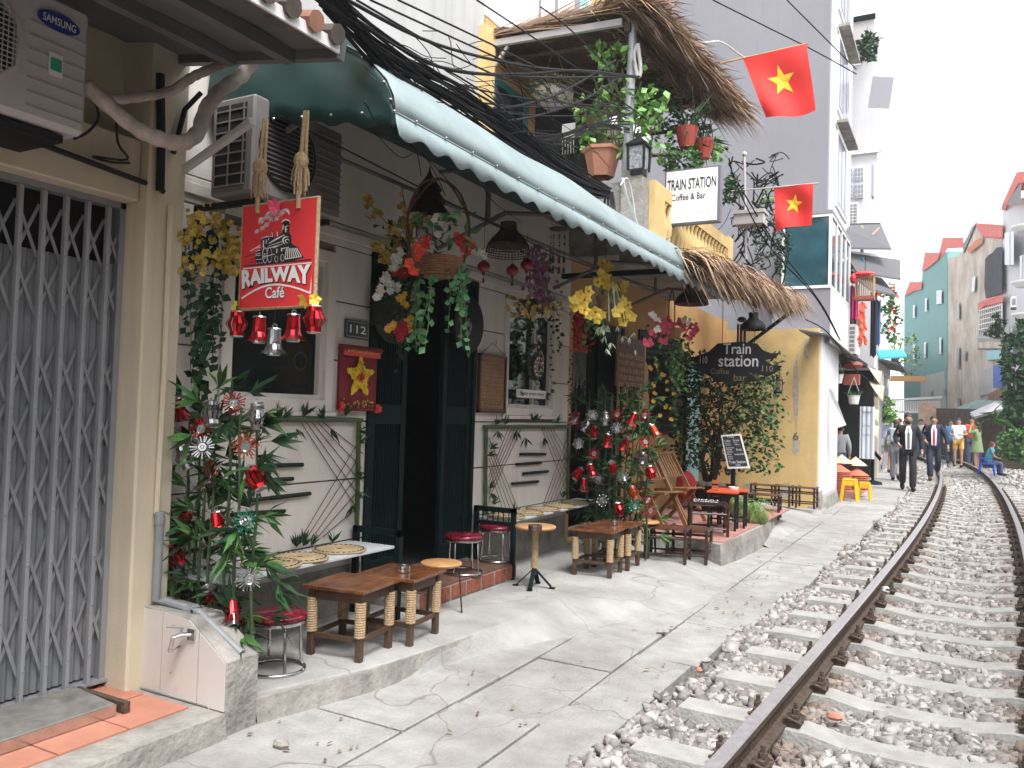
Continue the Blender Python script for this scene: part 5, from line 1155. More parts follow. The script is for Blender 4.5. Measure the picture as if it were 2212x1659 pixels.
for u in (.22, .78):
    x = SX0 + (SX1 - SX0) * u; b = MB(); b.tube([(x, SY - .006, SZ1 - .04), (x, SY - .008, SZ1 + .02), (x - .003, SY, 2.62), (x - .004, SY + .02, 2.86)], .011, 7); b.tube([(x + .018, SY + .01, 2.60), (x + .010, SY + .02, 2.86)], .008, 6); b.build('rope', m_rope, sg)
    b = MB(); b.ball((x, SY, 2.62), .035, 8, 6, sc=(1, 1, 1.3))
    for k in range(46): a = ru(0, 6.28); r = ru(.01, .035); b.tube([(x + r * .5 * math.cos(a), SY + r * .5 * math.sin(a), 2.63), (x + r * 1.1 * math.cos(a), SY + r * 1.1 * math.sin(a), 2.57), (x + r * 1.2 * math.cos(a), SY + r * 1.2 * math.sin(a), ru(2.46, 2.53))], .0025, 3)
    b.build('tassel', m_rope, sg)
m_fyel = mat('petal_yellow', (.72, .52, .07), .6, island=.3); m_fred = mat('petal_red', (.62, .06, .03), .55, island=.4); m_fwhite = mat('petal_white', (.72, .72, .68), .6, island=.2); m_fpink = mat('petal_pink', (.60, .06, .12), .55, island=.4); m_fpurp = mat('petal_purple', (.25, .10, .20), .6, island=.4); m_fmust = mat('petal_mustard', (.45, .32, .05), .6, island=.5); m_fgold = mat('petal_gold', (.65, .38, .04), .6, island=.4)
b = MB(); flower(b, (SX0 + .22, SY - .02, SZ1 - .015), .035); flower(b, (SX0 + .235, SY - .03, SZ1 - .03), .03); b.build('pink_flower', m_fpink, sg)
b = MB(); flower(b, (SX0 + .0, SY - .02, SZ0 + .01), .035, (0, -1, 0)); flower(b, (SX1 - .02, SY - .03, SZ0 + .02), .042, (0, -1, 0)); flower(b, (SX1 + .02, SY - .01, SZ0 + .025), .035, (1, -1, 0)); b.build('yellow_flowers', m_fyel, sg)
# ------------------------------------------------------------------ wall boards
def rectX(x0, y0, x1, y1, X):
    """pixel corners -> (Y0, Y1, Z0, Z1) on the plane X"""
    a = PX(x0, y0, X); c = PX(x1, y1, X); return a.y, c.y, c.z, a.z
def wtext(s, par, m, yr, zr, X, **k): return text(s, (X, yr[0], zr[0]), (0, yr[1] - yr[0], 0), (0, 0, zr[1] - zr[0]), m, par, **k)
Y0, Y1, Z0, Z1 = rectX(749, 688, 797, 735, -3.58)
t = thing('number_plate', 'dark enamel house number plate reading 112', 'number plate', (-3.6, Y0, Z0))
b = MB(); b.bx(-3.598, -3.585, Y0, Y1, Z0, Z1); b.build('plate', mat('navy_enamel', (.02, .025, .04), .4), t); b = MB(); b.bx(-3.586, -3.5835, Y0 + .008, Y1 - .008, Z0 + .008, Z1 - .008); b.build('plate_inner', m_pvc, t); b = MB(); b.bx(-3.5845, -3.582, Y0 + .014, Y1 - .014, Z0 + .014, Z1 - .014); b.build('plate_field', mat('navy_enamel2', (.02, .025, .035), .4), t)
wtext('112', t, m_white, (Y0 + .035, Y1 - .035), (Z0 + .035, Z1 - .035), -3.581, bold=.01)
Y0, Y1, Z0, Z1 = rectX(738, 742, 812, 888, -3.57)
t = thing('star_banner', 'dark red hanging banner with a yellow flower star, under the number plate', 'banner', (-3.59, Y0, Z0)); m_dred = mat('banner_red', (.20, .012, .02), .8, noise=.3, scale=60)
b = MB(); b.bx(-3.595, -3.575, Y0, Y1, Z0, Z1); b.build('cloth', m_dred, t)
b = MB(); b.tube([(-3.56, Y0 - .02, Z1 - .03), (-3.56, Y1 + .02, Z1 - .02)], .022, 8); b.tube([(-3.565, Y0 - .01, Z0 + .01), (-3.565, Y1 + .01, Z0 + .01)], .012, 8); b.islands('roll', m_dred, t)
b = MB(); b.bx(-3.548, -3.546, Y0 + .0, Y1 - .0, Z1 - .075, Z1 - .01); b.build('header', m_red, t)
wtext('★ VIỆT NAM VÔ ĐỊCH ★', t, m_gold, (Y0 + .03, Y1 - .03), (Z1 - .055, Z1 - .03), -3.543)
cyy, czz = (Y0 + Y1) / 2, Z0 + (Z1 - Z0) * .52; b = MB(); P = star(0, 0, .135, .055)
for i in range(10):
    a, c = P[i], P[(i + 1) % 10]
    for k in range(5): u = a[0] + (c[0] - a[0]) * k / 5; v = a[1] + (c[1] - a[1]) * k / 5; flower(b, (-3.565, cyy + u, czz + v), .02, (1, 0, 0))
for k in range(60): r = .07 * math.sqrt(rnd()); a = ru(0, 6.28); flower(b, (-3.563, cyy + r * math.cos(a), czz + r * math.sin(a)), .02, (1, 0, 0))
for i in range(0, 10, 2):
    for k in range(5): flower(b, (-3.563, cyy + P[i][0] * k / 5, czz + P[i][1] * k / 5), .02, (1, 0, 0))
b.build('flower_star', m_gold, t)
b = MB()
for k in range(6): flower(b, (-3.55, cyy + ru(-.015, .015), czz + ru(-.015, .015)), .025, (1, 0, 0))
for e in (Y0, Y1):
    for k in range(5): flower(b, (-3.55, e + ru(-.02, .02), Z0 + .02 + ru(-.02, .02)), .025, (1, 0, 0))
b.build('red_flowers', m_red, t); b = MB()
for k in range(26): flower(b, (-3.565, ru(Y0 + .03, Y1 - .03), ru(Z0 + .02, Z0 + .08)), .010, (1, 0, 0))
b.build('small_flowers', m_fmust, t)
def round_board(label, px, py, r, X, cat='sign', name='round_sign'):
    c = PX(px, py, X); t = thing(name, label, cat, c); b = MB(); b.lathe([(r, 0), (r, .015), (r * .97, .02), (0, .02)], c, 32, rot=(0, PI / 2, 0), cap=False); b.build('disc', m_black, t); return t, c
t, c = round_board('round black board lettered V.Nam, on the left door leaf behind flowers', 848, 665, .26, -3.57)
wtext('V.NAM', t, m_white, (c.y - .17, c.y + .13), (c.z - .16, c.z - .06), -3.555, warp=lambda u, v: (u, v - .5 * math.sin(PI * u)))
t, c = round_board('oval black board studded with coins and silver stars, on the right door leaf', 1010, 700, .235, -3.57)
b = MB()
for k in range(30): a = 2 * PI * k / 30; b.lathe([(.011, 0), (.011, .004), (0, .004)], (-3.555, c.y + .218 * math.cos(a), c.z + .218 * math.sin(a)), 8, rot=(0, PI / 2, 0), cap=False)
for k in range(12): a = ru(0, 6.28); r = ru(0, .05); b.lathe([(.014, 0), (.014, .004), (0, .004)], (-3.554, c.y + r * math.cos(a), c.z + r * math.sin(a)), 8, rot=(0, PI / 2, 0), cap=False)
o = b.build('coins', m_ac, t); o['kind'] = 'stuff'
for k in range(6):
    a = PI / 6 + k * PI / 3; yy, zz = c.y + .11 * math.cos(a), c.z + .12 * math.sin(a); b = MB(); b.prism(star(0, 0, .04, .010, n=7), (-3.552, yy, zz), (0, 1, 0), (0, 0, 1), .003); b.build('silver_star', m_ac, t)
m_kraft = mat('kraft_board', (.28, .16, .075), .7, noise=.2, scale=10); m_mar = mat('maroon_frame', (.07, .02, .02), .5)
Y0, Y1, Z0, Z1 = rectX(1038, 762, 1092, 893, -3.57)
t = thing('menu_board', 'maroon framed kraft menu board reading RAILWAY CAFE MENU beside the door', 'menu board', (-3.6, Y0, Z0)); b = MB()
for a in ((Y0, Y0 + .025, Z0, Z1), (Y1 - .025, Y1, Z0, Z1), (Y0, Y1, Z1 - .02, Z1), (Y0, Y1, Z0, Z0 + .025)): b.bx(-3.598, -3.565, *a)
b.build('frame', m_mar, t); b = MB(); b.bx(-3.596, -3.58, Y0 + .02, Y1 - .02, Z0 + .02, Z1 - .015); b.build('panel', m_kraft, t)
b = MB(); b.tube([(-3.57, Y0 + .02, Z1), (-3.585, (Y0 + Y1) / 2, Z1 + .10), (-3.57, Y1 - .02, Z1)], .003, 4); b.build('cord', m_black, t); b = MB(); flower(b, (-3.56, (Y0 + Y1) / 2, Z1 + .11), .03, (1, 0, 0)); b.build('red_rose', m_red, t)
hh = Z1 - Z0; yy0, yy1 = Y0 + .04, Y1 - .04
lines = [('RAILWAY CAFE', .87, .055), ('MENU', .80, .05), ('Vietnam Coffee', .745, .035), ('Ca phe  nau\nCa phe den', .665, .05), ('Drink Juice', .60, .035), ('Mango  Lemon\nOrange  Passion', .50, .07), ('Pizza', .44, .035), ('Hawaii beef\nSugar   kem', .35, .06), ('Tea  Sandwich', .29, .035), ('Black tea  Lipton\nMilk tea  Ginger', .19, .07), ('Food', .135, .04), ('Rice soup\nBeef noodle', .06, .06)]
for s_, v, h in lines: wtext(s_, t, m_mar, (yy0 + (.06 if len(s_) < 6 else 0), yy1 - (.06 if len(s_) < 6 else 0)), (Z0 + hh * v, Z0 + hh * (v + h * .85)), -3.577)
t, c = round_board('round black clock board lettered Next Train hanging before the right window', 1154, 782, .175, -3.545, 'sign', 'train_clock')
wtext('Next Train', t, m_white, (c.y - .14, c.y + .15), (c.z + .02, c.z + .08), -3.52, warp=lambda u, v: (u, v + 1.3 * math.sin(PI * u)))
b = MB(); b.lathe([(.105, 0), (.105, .012), (0, .013)], (-3.52, c.y + .03, c.z - .045), 24, rot=(0, PI / 2, 0), cap=False); cl = b.build('clock_face', mat('clock_wood', (.22, .12, .06), .6, noise=.3), t)
b = MB()
for k in range(12): a = 2 * PI * k / 12; b.lathe([(.012, 0), (.012, .004), (0, .004)], (-3.508, c.y + .03 + .085 * math.cos(a), c.z - .045 + .085 * math.sin(a)), 8, rot=(0, PI / 2, 0), cap=False)
b.lathe([(.05, 0), (.05, .003), (.045, .003), (.045, 0)], (-3.507, c.y + .03, c.z - .045), 20, rot=(0, PI / 2, 0), cap=False); b.build('numerals', m_white, cl)
b = MB(); b.beam((-3.502, c.y + .03, c.z - .045), (-3.502, c.y + .0, c.z - .085), .003, .01); b.beam((-3.502, c.y + .03, c.z - .045), (-3.502, c.y + .055, c.z - .02), .003, .008); b.build('clock_hands', m_black, cl)
Y0, Y1, Z0, Z1 = rectX(1119, 840, 1180, 862, -3.55)
t = thing('enjoy_sign', 'small white wooden sign reading Enjoy your time below the train clock', 'sign', (-3.58, Y0, Z0)); b = MB(); b.bx(-3.568, -3.555, Y0, Y1, Z0, Z1); b.build('board', m_white, t); b = MB(); b.bx(-3.566, -3.558, Y0 - .004, Y1 + .004, Z0 - .008, Z0); b.bx(-3.566, -3.558, Y0 - .004, Y1 + .004, Z1, Z1 + .004); b.build('red_edge', m_mar, t)
wtext('Enjoy your time', t, m_ink, (Y0 + .04, Y1 - .06), (Z0 + .015, Z1 - .015), -3.553); b = MB()
for k in range(5): sprig(b, (-3.54, Y1 - .02 + ru(-.03, .03), (Z0 + Z1) / 2 + ru(-.04, .04)), (1, .5, 0), 5, .06, .010)
for k in range(3): sprig(b, (-3.54, Y0 + .04, (Z0 + Z1) / 2 + ru(-.03, .03)), (1, -.5, 0), 5, .05, .008)
b.build('sprigs', m_leafd, t)
Y0, Y1, Z0, Z1 = rectX(1334, 722, 1391, 840, -3.45)
t = thing('timetable_board', 'reddish wooden board of train times hung in the dark doorway', 'sign', (-3.5, Y0, Z0)); b = MB(); b.bx(-3.47, -3.45, Y0, Y1, Z0, Z1); b.build('board', mat('timber_board', (.17, .085, .05), .7, noise=.2, scale=9), t)
wtext('Train time', t, m_ink, (Y0 + .04, Y1 - .03), (Z1 - .14, Z1 - .04), -3.447)
for k, s_ in enumerate(('6h00 SE2', '11h30 HP1-HP2', '15h15 SE19', '19h20 SE5 19h45', '20h20 SE3-SE7', '21h45 SE9-SPT')): wtext(s_, t, mat('chalk_gold', (.5, .36, .2), .8), (Y0 + .06, Y1 - .05), (Z1 - .25 - .085 * k, Z1 - .20 - .085 * k), -3.447)
Y0, Y1, Z0, Z1 = rectX(1378, 745, 1398, 895, -3.52)
b = MB(); cyy = (Y0 + Y1) / 2; pol = [(.5 + .5 * w_ * s2, v) for s2 in (1,) for v, w_ in ((0, .5), (.12, .95), (.25, 1), (.42, .6), (.58, .8), (.72, .6), (.78, .2), (1, .2))]; pol = pol + [(1 - a, v) for a, v in reversed(pol)]
b.prism(pol, (-3.5, Y0, Z0), (0, Y1 - Y0, 0), (0, 0, Z1 - Z0), .03); single(b, 'wooden_guitar', m_lwood, 'slim orange wooden instrument hanging behind the timetable board', 'guitar')
# carved mask
c = PX(1461, 866, -3.50); t = thing('carved_mask', 'pale oval wooden mask with red cheeks on the dark shutter', 'mask', c)
b = MB(); b.ball(c, .155, 16, 12, sc=(.35, .95, 1.25)); b.build('face', mat('mask_face', (.33, .27, .22), .6), t, smooth=True)
b = MB(); b.prism([(.0, 0), (.02, .10), (-.02, .10)], c + Vector((.075, 0, -.05)), (0, 1, 0), (0, 0, 1), .05); b.build('nose', mat('mask_face', (.33, .27, .22)), t)
for s_ in (-1, 1):
    b = MB(); b.ball(c + Vector((.042, s_ * .055, .045)), .026, 8, 6, sc=(.5, 1.2, .7)); e = b.build('eye', m_white, t); b = MB(); b.ball(c + Vector((.052, s_ * .055, .045)), .012, 6, 4, sc=(.6, 1, 1)); b.build('pupil', m_ink, e)
    b = MB(); b.ball(c + Vector((.035, s_ * .085, -.055)), .035, 8, 6, sc=(.5, 1, 1)); b.build('cheek', m_red, t); b = MB(); b.tube(arc(c + Vector((.055, s_ * .055, .05)), .042, .3, 2.8, 6, (0, 1, 0), (0, 0, 1)), .005, 4); b.build('brow', m_ink, t)
b = MB(); b.tube(arc(c + Vector((.05, 0, -.05)), .055, PI + .3, 2 * PI - .3, 8, (0, 1, 0), (0, 0, 1)), .009, 5); b.build('mouth', m_red, t); b = MB(); b.ball(c + Vector((.02, 0, .15)), .06, 8, 6, sc=(.5, 1, .5)); b.build('red_cap', m_red, t)
# black station board of number 110, hanging across
BY = 10.0
t = thing('station_board', 'black wavy-ended wooden board reading Train station 110 bar, under the thatch', 'sign', PY(1590, 790, BY))
def bp(L): return [PY(x, y, BY) for x, y in L]
P = bp([(1497, 772), (1530, 760), (1550, 742), (1600, 738), (1635, 742), (1648, 756), (1664, 763), (1686, 762), (1672, 774), (1652, 778), (1668, 788), (1690, 790), (1674, 806), (1656, 814), (1636, 808), (1618, 805), (1642, 823), (1600, 826), (1550, 824), (1520, 805), (1508, 798)])
b = MB(); n = len(P); b.add(P + [p + Vector((0, .02, 0)) for p in P], [tuple(range(n)), tuple(range(2 * n - 1, n - 1, -1))] + [(i, n + i, n + (i + 1) % n, (i + 1) % n) for i in range(n)]); b.build('board', m_black, t)
m_chalk = mat('board_lettering', (.42, .42, .43), .7); m_chalkd = mat('dim_gold_lettering', (.16, .13, .07), .8)
def ytext(s, par, m, L, T, Rr, Bm, yy, **k):
    a = PY(L, Bm, yy); c = PY(Rr, Bm, yy); d = PY(L, T, yy); return text(s, a + Vector((0, -.003, 0)), Vector((c.x - a.x, 0, 0)), Vector((0, 0, d.z - a.z)), m, par, **k)
ytext('Train', t, m_chalk, 1562, 742, 1622, 765, BY, bold=.01); ytext('station', t, m_chalk, 1552, 768, 1638, 792, BY, bold=.01); ytext('110', t, m_chalkd, 1646, 790, 1670, 803, BY, bold=.01); ytext('bar', t, m_chalkd, 1585, 808, 1612, 823, BY); ytext('110', t, m_chalk, 1512, 770, 1528, 785, BY); ytext('Coffee', t, m_chalkd, 1535, 796, 1575, 808, BY)
b = MB(); b.tube([PY(1560, 742, BY), (PY(1560, 742, BY).x, BY, 3.3)], .004, 4); b.tube([PY(1630, 742, BY), (PY(1630, 742, BY).x, BY, 3.2)], .004, 4); b.build('chains', m_black, t)
# ------------------------------------------------------------------ hanging decorations below the awning
HZ = 2.93
def string_up(par, p, z=HZ): b = MB(); b.tube([p, (p[0], p[1], z)], .002, 3); b.build('hanger', m_cable, par)
c = PY(925, 470, 4.75); c = PX(925, 470, -3.0); t = thing('pagoda_lantern', 'dark three-tiered pagoda lantern with conical hat roofs', 'lantern', c)
b = MB(); b.lathe([(.16, .0), (.075, .11), (.115, .10), (.05, .19), (.085, .18), (.02, .27), (.008, .30), (.004, .33)], c, 20, cap=False); b.build('tiers', mat('dark_bamboo', (.025, .018, .015), .6), t); b = MB(); b.lathe([(.155, .004), (.06, .03)], c, 20, cap=False); b.build('underside', m_rope, t)
b = MB(); 
for k in range(18): a = 2 * PI * k / 18; b.tube([(c.x + .075 * math.cos(a), c.y + .075 * math.sin(a), c.z + .02), (c.x + .075 * math.cos(a), c.y + .075 * math.sin(a), c.z - .13)], .003, 3)
o = b.build('cage_slats', m_bst2, t); o['kind'] = 'stuff'; string_up(t, c + Vector((0, 0, .32)), 3.0)
# flower basket
c = PX(944, 598, -2.85); t = thing('flower_basket', 'hanging wicker basket of orange-red flowers and trailing ivy', 'flower basket', c)
b = MB(); pr_ = []; 
for k in range(9): f = k / 8; r = .10 + .055 * f ** .6; pr_ += [(r + .004, f * .11), (r - .002, f * .11 + .007)]
b.lathe([(0, 0), (.10, 0)] + pr_ + [(.14, .11), (.0, .09)], c, 26, cap=False); b.build('basket', mat('wicker', (.28, .13, .06), .7, noise=.4, scale=60, bump=.5, bscale=150), t)
top = PX(950, 386, -2.85)
for s_ in (-1, 1):
    for yy in (-.03, .03):
        b = MB(); b.tube(smooth([c + Vector((s_ * .11, s_ * .13, .10)), Vector((c.x + s_ * .13, c.y + s_ * .15, c.z + .35)), Vector((top.x + s_ * .07, top.y + s_ * .08 + yy, top.z - .06)), top], 4), .008, 5); b.build('handle', mat('handle_wood', (.11, .055, .03), .5), t)
string_up(t, top)
bl, bs_ = MB(), MB()
for k in range(14): a = ru(-1.2, 2.6); vine(bs_, bl, c + Vector((.14 * math.cos(a), .14 * math.sin(a) * -1 + .05, .11)), ru(.25, .62), 11, .055, .045)
for k in range(60): q = c + Vector((ru(-.2, .2), ru(-.2, .25), ru(.1, .4))); bl.leaf(q, (ru(-1, 1), ru(-1, 1), ru(-.3, 1)), .08, .035)
b = bl.build('ivy_leaves', mat('ivy', (.06, .19, .07), .45, island=1.0, noise=.3, scale=30), t); b = bs_.build('ivy_stems', m_leafl, t)
b = MB()
for (x, y) in ((890, 585), (887, 570), (900, 555), (905, 545), (912, 520), (918, 532), (922, 518), (905, 530), (910, 540), (1000, 515), (1008, 520), (1015, 528), (990, 512), (1003, 540), (1006, 550), (995, 522)):
    for k in range(3): q = PX(x + ru(-5, 5), y + ru(-5, 5), -2.8); flower(b, q, ru(.022, .036), (1, -1, 0))
b.build('orange_red_blossoms', m_fred, t); b = MB()
for (x, y) in ((1000, 530), (1010, 533), (1020, 538), (1030, 543), (1040, 548), (1045, 553), (945, 470), (950, 480), (940, 475), (955, 500), (945, 510)):
    for k in range(2): flower(b, PX(x + ru(-4, 4), y + ru(-4, 4), -2.82), .026, (1, -1, 0))
b.build('white_blossoms', m_fwhite, t); b = MB(); b.tube(smooth([PX(995, 528, -2.82), PX(1020, 536, -2.82), PX(1046, 553, -2.82)]), .003, 4); b.build('spray_stem', m_leafl, t)
# yellow branch bouquet behind and left
c = PX(860, 590, -3.35); t = thing('branch_bouquet', 'bouquet of twiggy mustard-yellow blossom and dark greenery above the left door leaf', 'flower bouquet', c)
bt, bf = MB(), MB()
for (x0, y0), (x1, y1) in (((880, 560), (785, 425)), ((880, 560), (868, 408)), ((875, 560), (845, 480)), ((870, 575), (812, 525)), ((880, 550), (895, 440)), ((870, 580), (820, 555))):
    A, B = PX(x0, y0, -3.32), PX(x1, y1, -3.25); bt.tube(smooth([A, A.lerp(B, .5) + Vector((.02, 0, .02)), B]), .004, 4)
    for k in range(26): q = A.lerp(B, ru(.15, 1)) + Vector((ru(-.03, .03), ru(-.03, .03), ru(-.03, .03))); flower(bf, q, ru(.015, .03), (1, -1, 0))
bt.build('twigs', m_bst, t); bf.build('mustard_blossoms', m_fmust, t)
bl, bs_ = MB(), MB()
for k in range(230): x, y = random.gauss(872, 24), ru(470, 735); bl.leaf(PX(x, y, -3.35 + ru(-.1, .12)), (ru(-1, 1), ru(-1, 1), ru(-1, .5)), ru(.04, .08), .03)
for k in range(8): vine(bs_, bl, PX(ru(840, 890), ru(590, 640), -3.35), ru(.3, .5), 9, .05, .04)
bl.build('dark_leaves', m_leafd, t); bs_.build('stems', m_leafd, t)
for mm_, nm, L in ((m_fwhite, 'white_blossoms', [(835, 600), (843, 610), (825, 625), (850, 580), (838, 632), (830, 605), (860, 620), (815, 640), (855, 560), (862, 545)]), (mat('petal_crimson', (.38, .01, .02), .6, island=.3), 'crimson_blossoms', [(868, 700), (875, 712), (862, 718), (858, 585), (875, 590), (880, 560), (895, 640), (870, 705), (865, 728)]), (m_fgold, 'gold_blossoms', [(845, 705), (883, 690), (888, 700), (882, 710), (876, 655), (868, 640), (840, 712)])):
    b = MB()
    for x, y in L:
        for k in range(4): flower(b, PX(x + ru(-6, 6), y + ru(-6, 6), -3.18), ru(.02, .034), (1, -1, 0))
    b.build(nm, mm_, t)
# rattan lamp
c = PX(1097, 552, -3.0); t = thing('rattan_lamp', 'dark open-weave rattan bell lampshade', 'lampshade', c); b = MB()
prof = [(.165, 0), (.165, .04), (.155, .08), (.12, .13), (.08, .17), (.06, .20), (.058, .25)]
for k in range(40):
    a = 2 * PI * k / 40; b.tube([(c.x + r * math.cos(a), c.y + r * math.sin(a), c.z + z) for r, z in prof], .0028, 3, cap=False)
for r, z in ((.165, 0), (.166, .018), (.165, .036), (.16, .055), (.156, .075), (.142, .095), (.13, .115), (.115, .135), (.098, .155), (.08, .172), (.062, .195), (.058, .25), (.058, .235)): b.tube(arc(c + Vector((0, 0, z)), r, 0, 2 * PI, 28, (1, 0, 0), (0, 1, 0)), .0035, 3, cap=False)
o = b.build('weave', mat('rattan', (.045, .022, .017), .7), t); b = MB(); b.lathe([(.15, .07), (.075, .17), (.055, .22)], c, 20, cap=False); b.lathe([(.0, .25), (.06, .25)], c, 12, cap=False); b.build('inner_weave', mat('rattan_inner', (.06, .03, .022), .8), t); string_up(t, c + Vector((0, 0, .25)))
# small red lanterns
def rlant(x, y, r, l):
    c = PX(x, y, -3.05); t = thing('red_lantern', l, 'lantern', c, 'small round red lanterns'); b = MB(); pr_ = [(.35 * r, -.85 * r)] + [(r * math.cos(a) , .85 * r * math.sin(a)) for a in [(-60 + 15 * k) * PI / 180 for k in range(9)]] + [(.35 * r, .85 * r)]
    b.lathe(pr_, c, 16); b.build('lantern_body', mat('lantern_red', (.20, .008, .018), .6), t, smooth=True); b = MB(); b.lathe([(.3 * r, .8 * r), (.3 * r, 1.05 * r)], c, 10); b.lathe([(.2 * r, -1.25 * r), (.3 * r, -.8 * r)], c, 10); b.tube([c + Vector((0, 0, -1.2 * r)), c + Vector((0, 0, -1.8 * r))], .003, 4); b.lathe([(.004, -2.5 * r), (.012, -2.4 * r), (.008, -1.8 * r)], c, 6); b.build('cap_and_tassel', m_mar, t); string_up(t, c + Vector((0, 0, r)))
rlant(1045, 576, .048, 'leftmost of three small red lanterns, right of the flower basket'); rlant(1107, 584, .048, 'middle small red lantern, just under the rattan lampshade'); rlant(1138, 572, .052, 'rightmost small red lantern, touching the pink blossom')
# wind chime
c = PX(1206, 496, -2.95); t = thing('wind_chime', 'dark wooden disc wind chime with strings of shells and bells', 'wind chime', c); b = MB(); b.lathe([(.075, 0), (.078, .008), (.06, .016), (0, .018)], c, 16); b.build('disc', m_bst, t); b = MB()
for k in range(7):
    a = 2 * PI * k / 7; x, y = c.x + .06 * math.cos(a), c.y + .06 * math.sin(a); b.tube([(x, y, c.z), (x, y, c.z - .34)], .0015, 3)
    for z in (.06, .12, .2): b.ball((x, y, c.z - z), .009, 6, 4)
    b.lathe([(.013, -.27), (.010, -.235), (.003, -.225)], (x, y, c.z), 8); b.lathe([(.013, -.36), (.010, -.33), (.003, -.32)], (x, y, c.z), 8)
b.build('strings_of_bells', mat('old_bronze', (.10, .085, .07), .4, metal=.6), t); string_up(t, c)
# orchid pots
c = PX(1156, 672, -3.3); t = thing('orchid_pot', 'hanging bark pot of mauve blossom with trailing dark vines, before the right window', 'flower pot', c)
b = MB(); b.lathe([(.07, 0), (.12, .06), (.13, .09), (0, .09)], c, 14); b.build('pot', mat('bark_pot', (.09, .055, .035), .9, noise=.5), t); bf, bl, bs_, by = MB(), MB(), MB(), MB()
for k in range(240): q = PX(random.gauss(1168, 15), ru(530, 650), -3.25 + ru(-.08, .08)); flower(bf, q, ru(.014, .026), (1, -1, 0), 4)
for k in range(8): q = PX(ru(1150, 1185), 650, -3.3); bs_.tube(smooth([q, q + Vector((ru(-.06, .06), ru(-.08, .08), .2)), q + Vector((ru(-.1, .1), ru(-.15, .15), ru(.3, .5)))]), .003, 3)
for k in range(9): vine(bs_, bl, PX(ru(1110, 1210), 675, -3.25), ru(.25, .75), 12, .05, .04)
for k in range(50): flower(by, PX(ru(1095, 1215), ru(640, 690), -3.2), .022, (1, -1, 0))
for k in range(90): bl.leaf(PX(ru(1115, 1205), ru(645, 700), -3.25), (ru(-1, 1), ru(-1, 1), ru(-1, 1)), .06, .03)
bf.build('mauve_blossoms', m_fpurp, t); bl.build('vine_leaves', m_leafd, t); bs_.build('stems', m_leafd, t); by.build('yellow_blossoms', m_fmust, t); b = MB(); b.tube(smooth([c + Vector((0, -.1, .08)), c + Vector((0, -.12, .4)), c + Vector((0, 0, .58)), c + Vector((0, .12, .4)), c + Vector((0, .1, .08))]), .006, 5); b.build('hoop', m_bst, t)
c = PX(1305, 655, -2.7); t = thing('orchid_basket', 'hanging basket of big yellow orchids with striped spider leaves', 'flower basket', c)
bf, bl, bw, bs_, br = MB(), MB(), MB(), MB(), MB(); b = MB(); b.lathe([(.04, -.05), (.07, .03), (.075, .06), (0, .06)], c, 12); b.build('pot', m_kraft, t)
for x, y in ((1240, 650), (1252, 640), (1262, 648), (1270, 630), (1243, 660), (1262, 670), (1272, 680), (1300, 570), (1308, 580), (1297, 590), (1315, 575), (1305, 600), (1290, 610), (1310, 615), (1325, 620), (1340, 625), (1350, 615), (1345, 650), (1355, 660), (1340, 665), (1352, 678), (1365, 685), (1345, 695), (1330, 675), (1290, 690), (1300, 680), (1285, 675)):
    q = PX(x, y, -2.6 + ru(-.05, .05)); flower(bf, q, ru(.045, .065), (1, -1, .1)); 
    if rnd() < .5: br.ball(q + Vector((.015, -.02, 0)), .011, 5, 4)
for k in range(46):
    a = ru(0, 6.28); r = ru(.14, .24); p0 = c + Vector((0, 0, .10)); p1 = p0 + Vector((r * .6 * math.cos(a), r * .8 * math.sin(a), ru(.05, .14))); p2 = p0 + Vector((r * math.cos(a), r * 1.2 * math.sin(a), ru(-.28, .02)))
    P = smooth([p0, p1, p2], 4); w = .006
    for i in range(len(P) - 1): s_ = Vector((0, 0, 1)).cross(P[i + 1] - P[i]); s_ = (s_.normalized() if s_.length > 1e-5 else Vector((1, 0, 0))) * w; (bw if k % 3 else bl).add([P[i] - s_, P[i] + s_, P[i + 1] + s_ * .8, P[i + 1] - s_ * .8], [(0, 1, 2, 3)])
for k in range(7): vine(bs_, bl, c + Vector((ru(-.1, .1), ru(-.15, .1), 0)), ru(.2, .36), 7, .06, .03)
for k in range(14): sprig(bw, PX(ru(1290, 1375), ru(700, 755), -2.65), (0, 0, -1), 6, .07, .012)
bf.islands('orchid_petals', m_fyel, t); bl.build('leaves', m_leaf, t); bw.build('striped_leaves', mat('striped_leaf', (.42, .50, .34), .5, island=.5), t); bs_.build('stems', m_leafl, t); br.build('orchid_hearts', m_fred, t); string_up(t, c + Vector((0, 0, .06)))
c = PX(1252, 720, -3.2); t = thing('red_wisteria', 'hanging cluster of dark red blossom with bead tassels', 'flower garland', c); bf, bs_, bl = MB(), MB(), MB()
for k in range(260): q = PX(random.gauss(1253, 9), ru(672, 760), -3.2 + ru(-.06, .06)); flower(bf, q, ru(.012, .02), (1, -1, 0), 4)
for k in range(12): q = PX(1240 + k * 2.4, 745, -3.2 + ru(-.05, .05)); bs_.tube([q, q - Vector((0, 0, ru(.3, .5)))], .003, 3)
for k in range(5): vine(bs_, bl, PX(1235 + k * 5, 760, -3.45), ru(.6, 1.0), 18, .04, .03)
bf.build('red_blossoms', mat('petal_darkred', (.30, .02, .015), .6, island=.5), t); bs_.build('bead_strings', m_soffit, t); bl.build('vine_leaves', m_leafd, t)
c = PX(1450, 720, -2.7); t = thing('bougainvillea_basket', 'hanging basket of pink and white blossom with long green trails', 'flower basket', c); bf, bw, bl, bs_, by = MB(), MB(), MB(), MB(), MB()
b = MB(); b.lathe([(.08, -.05), (.13, .05), (0, .05)], c, 14); b.build('basket', mat('wicker', (.28, .13, .06)), t)
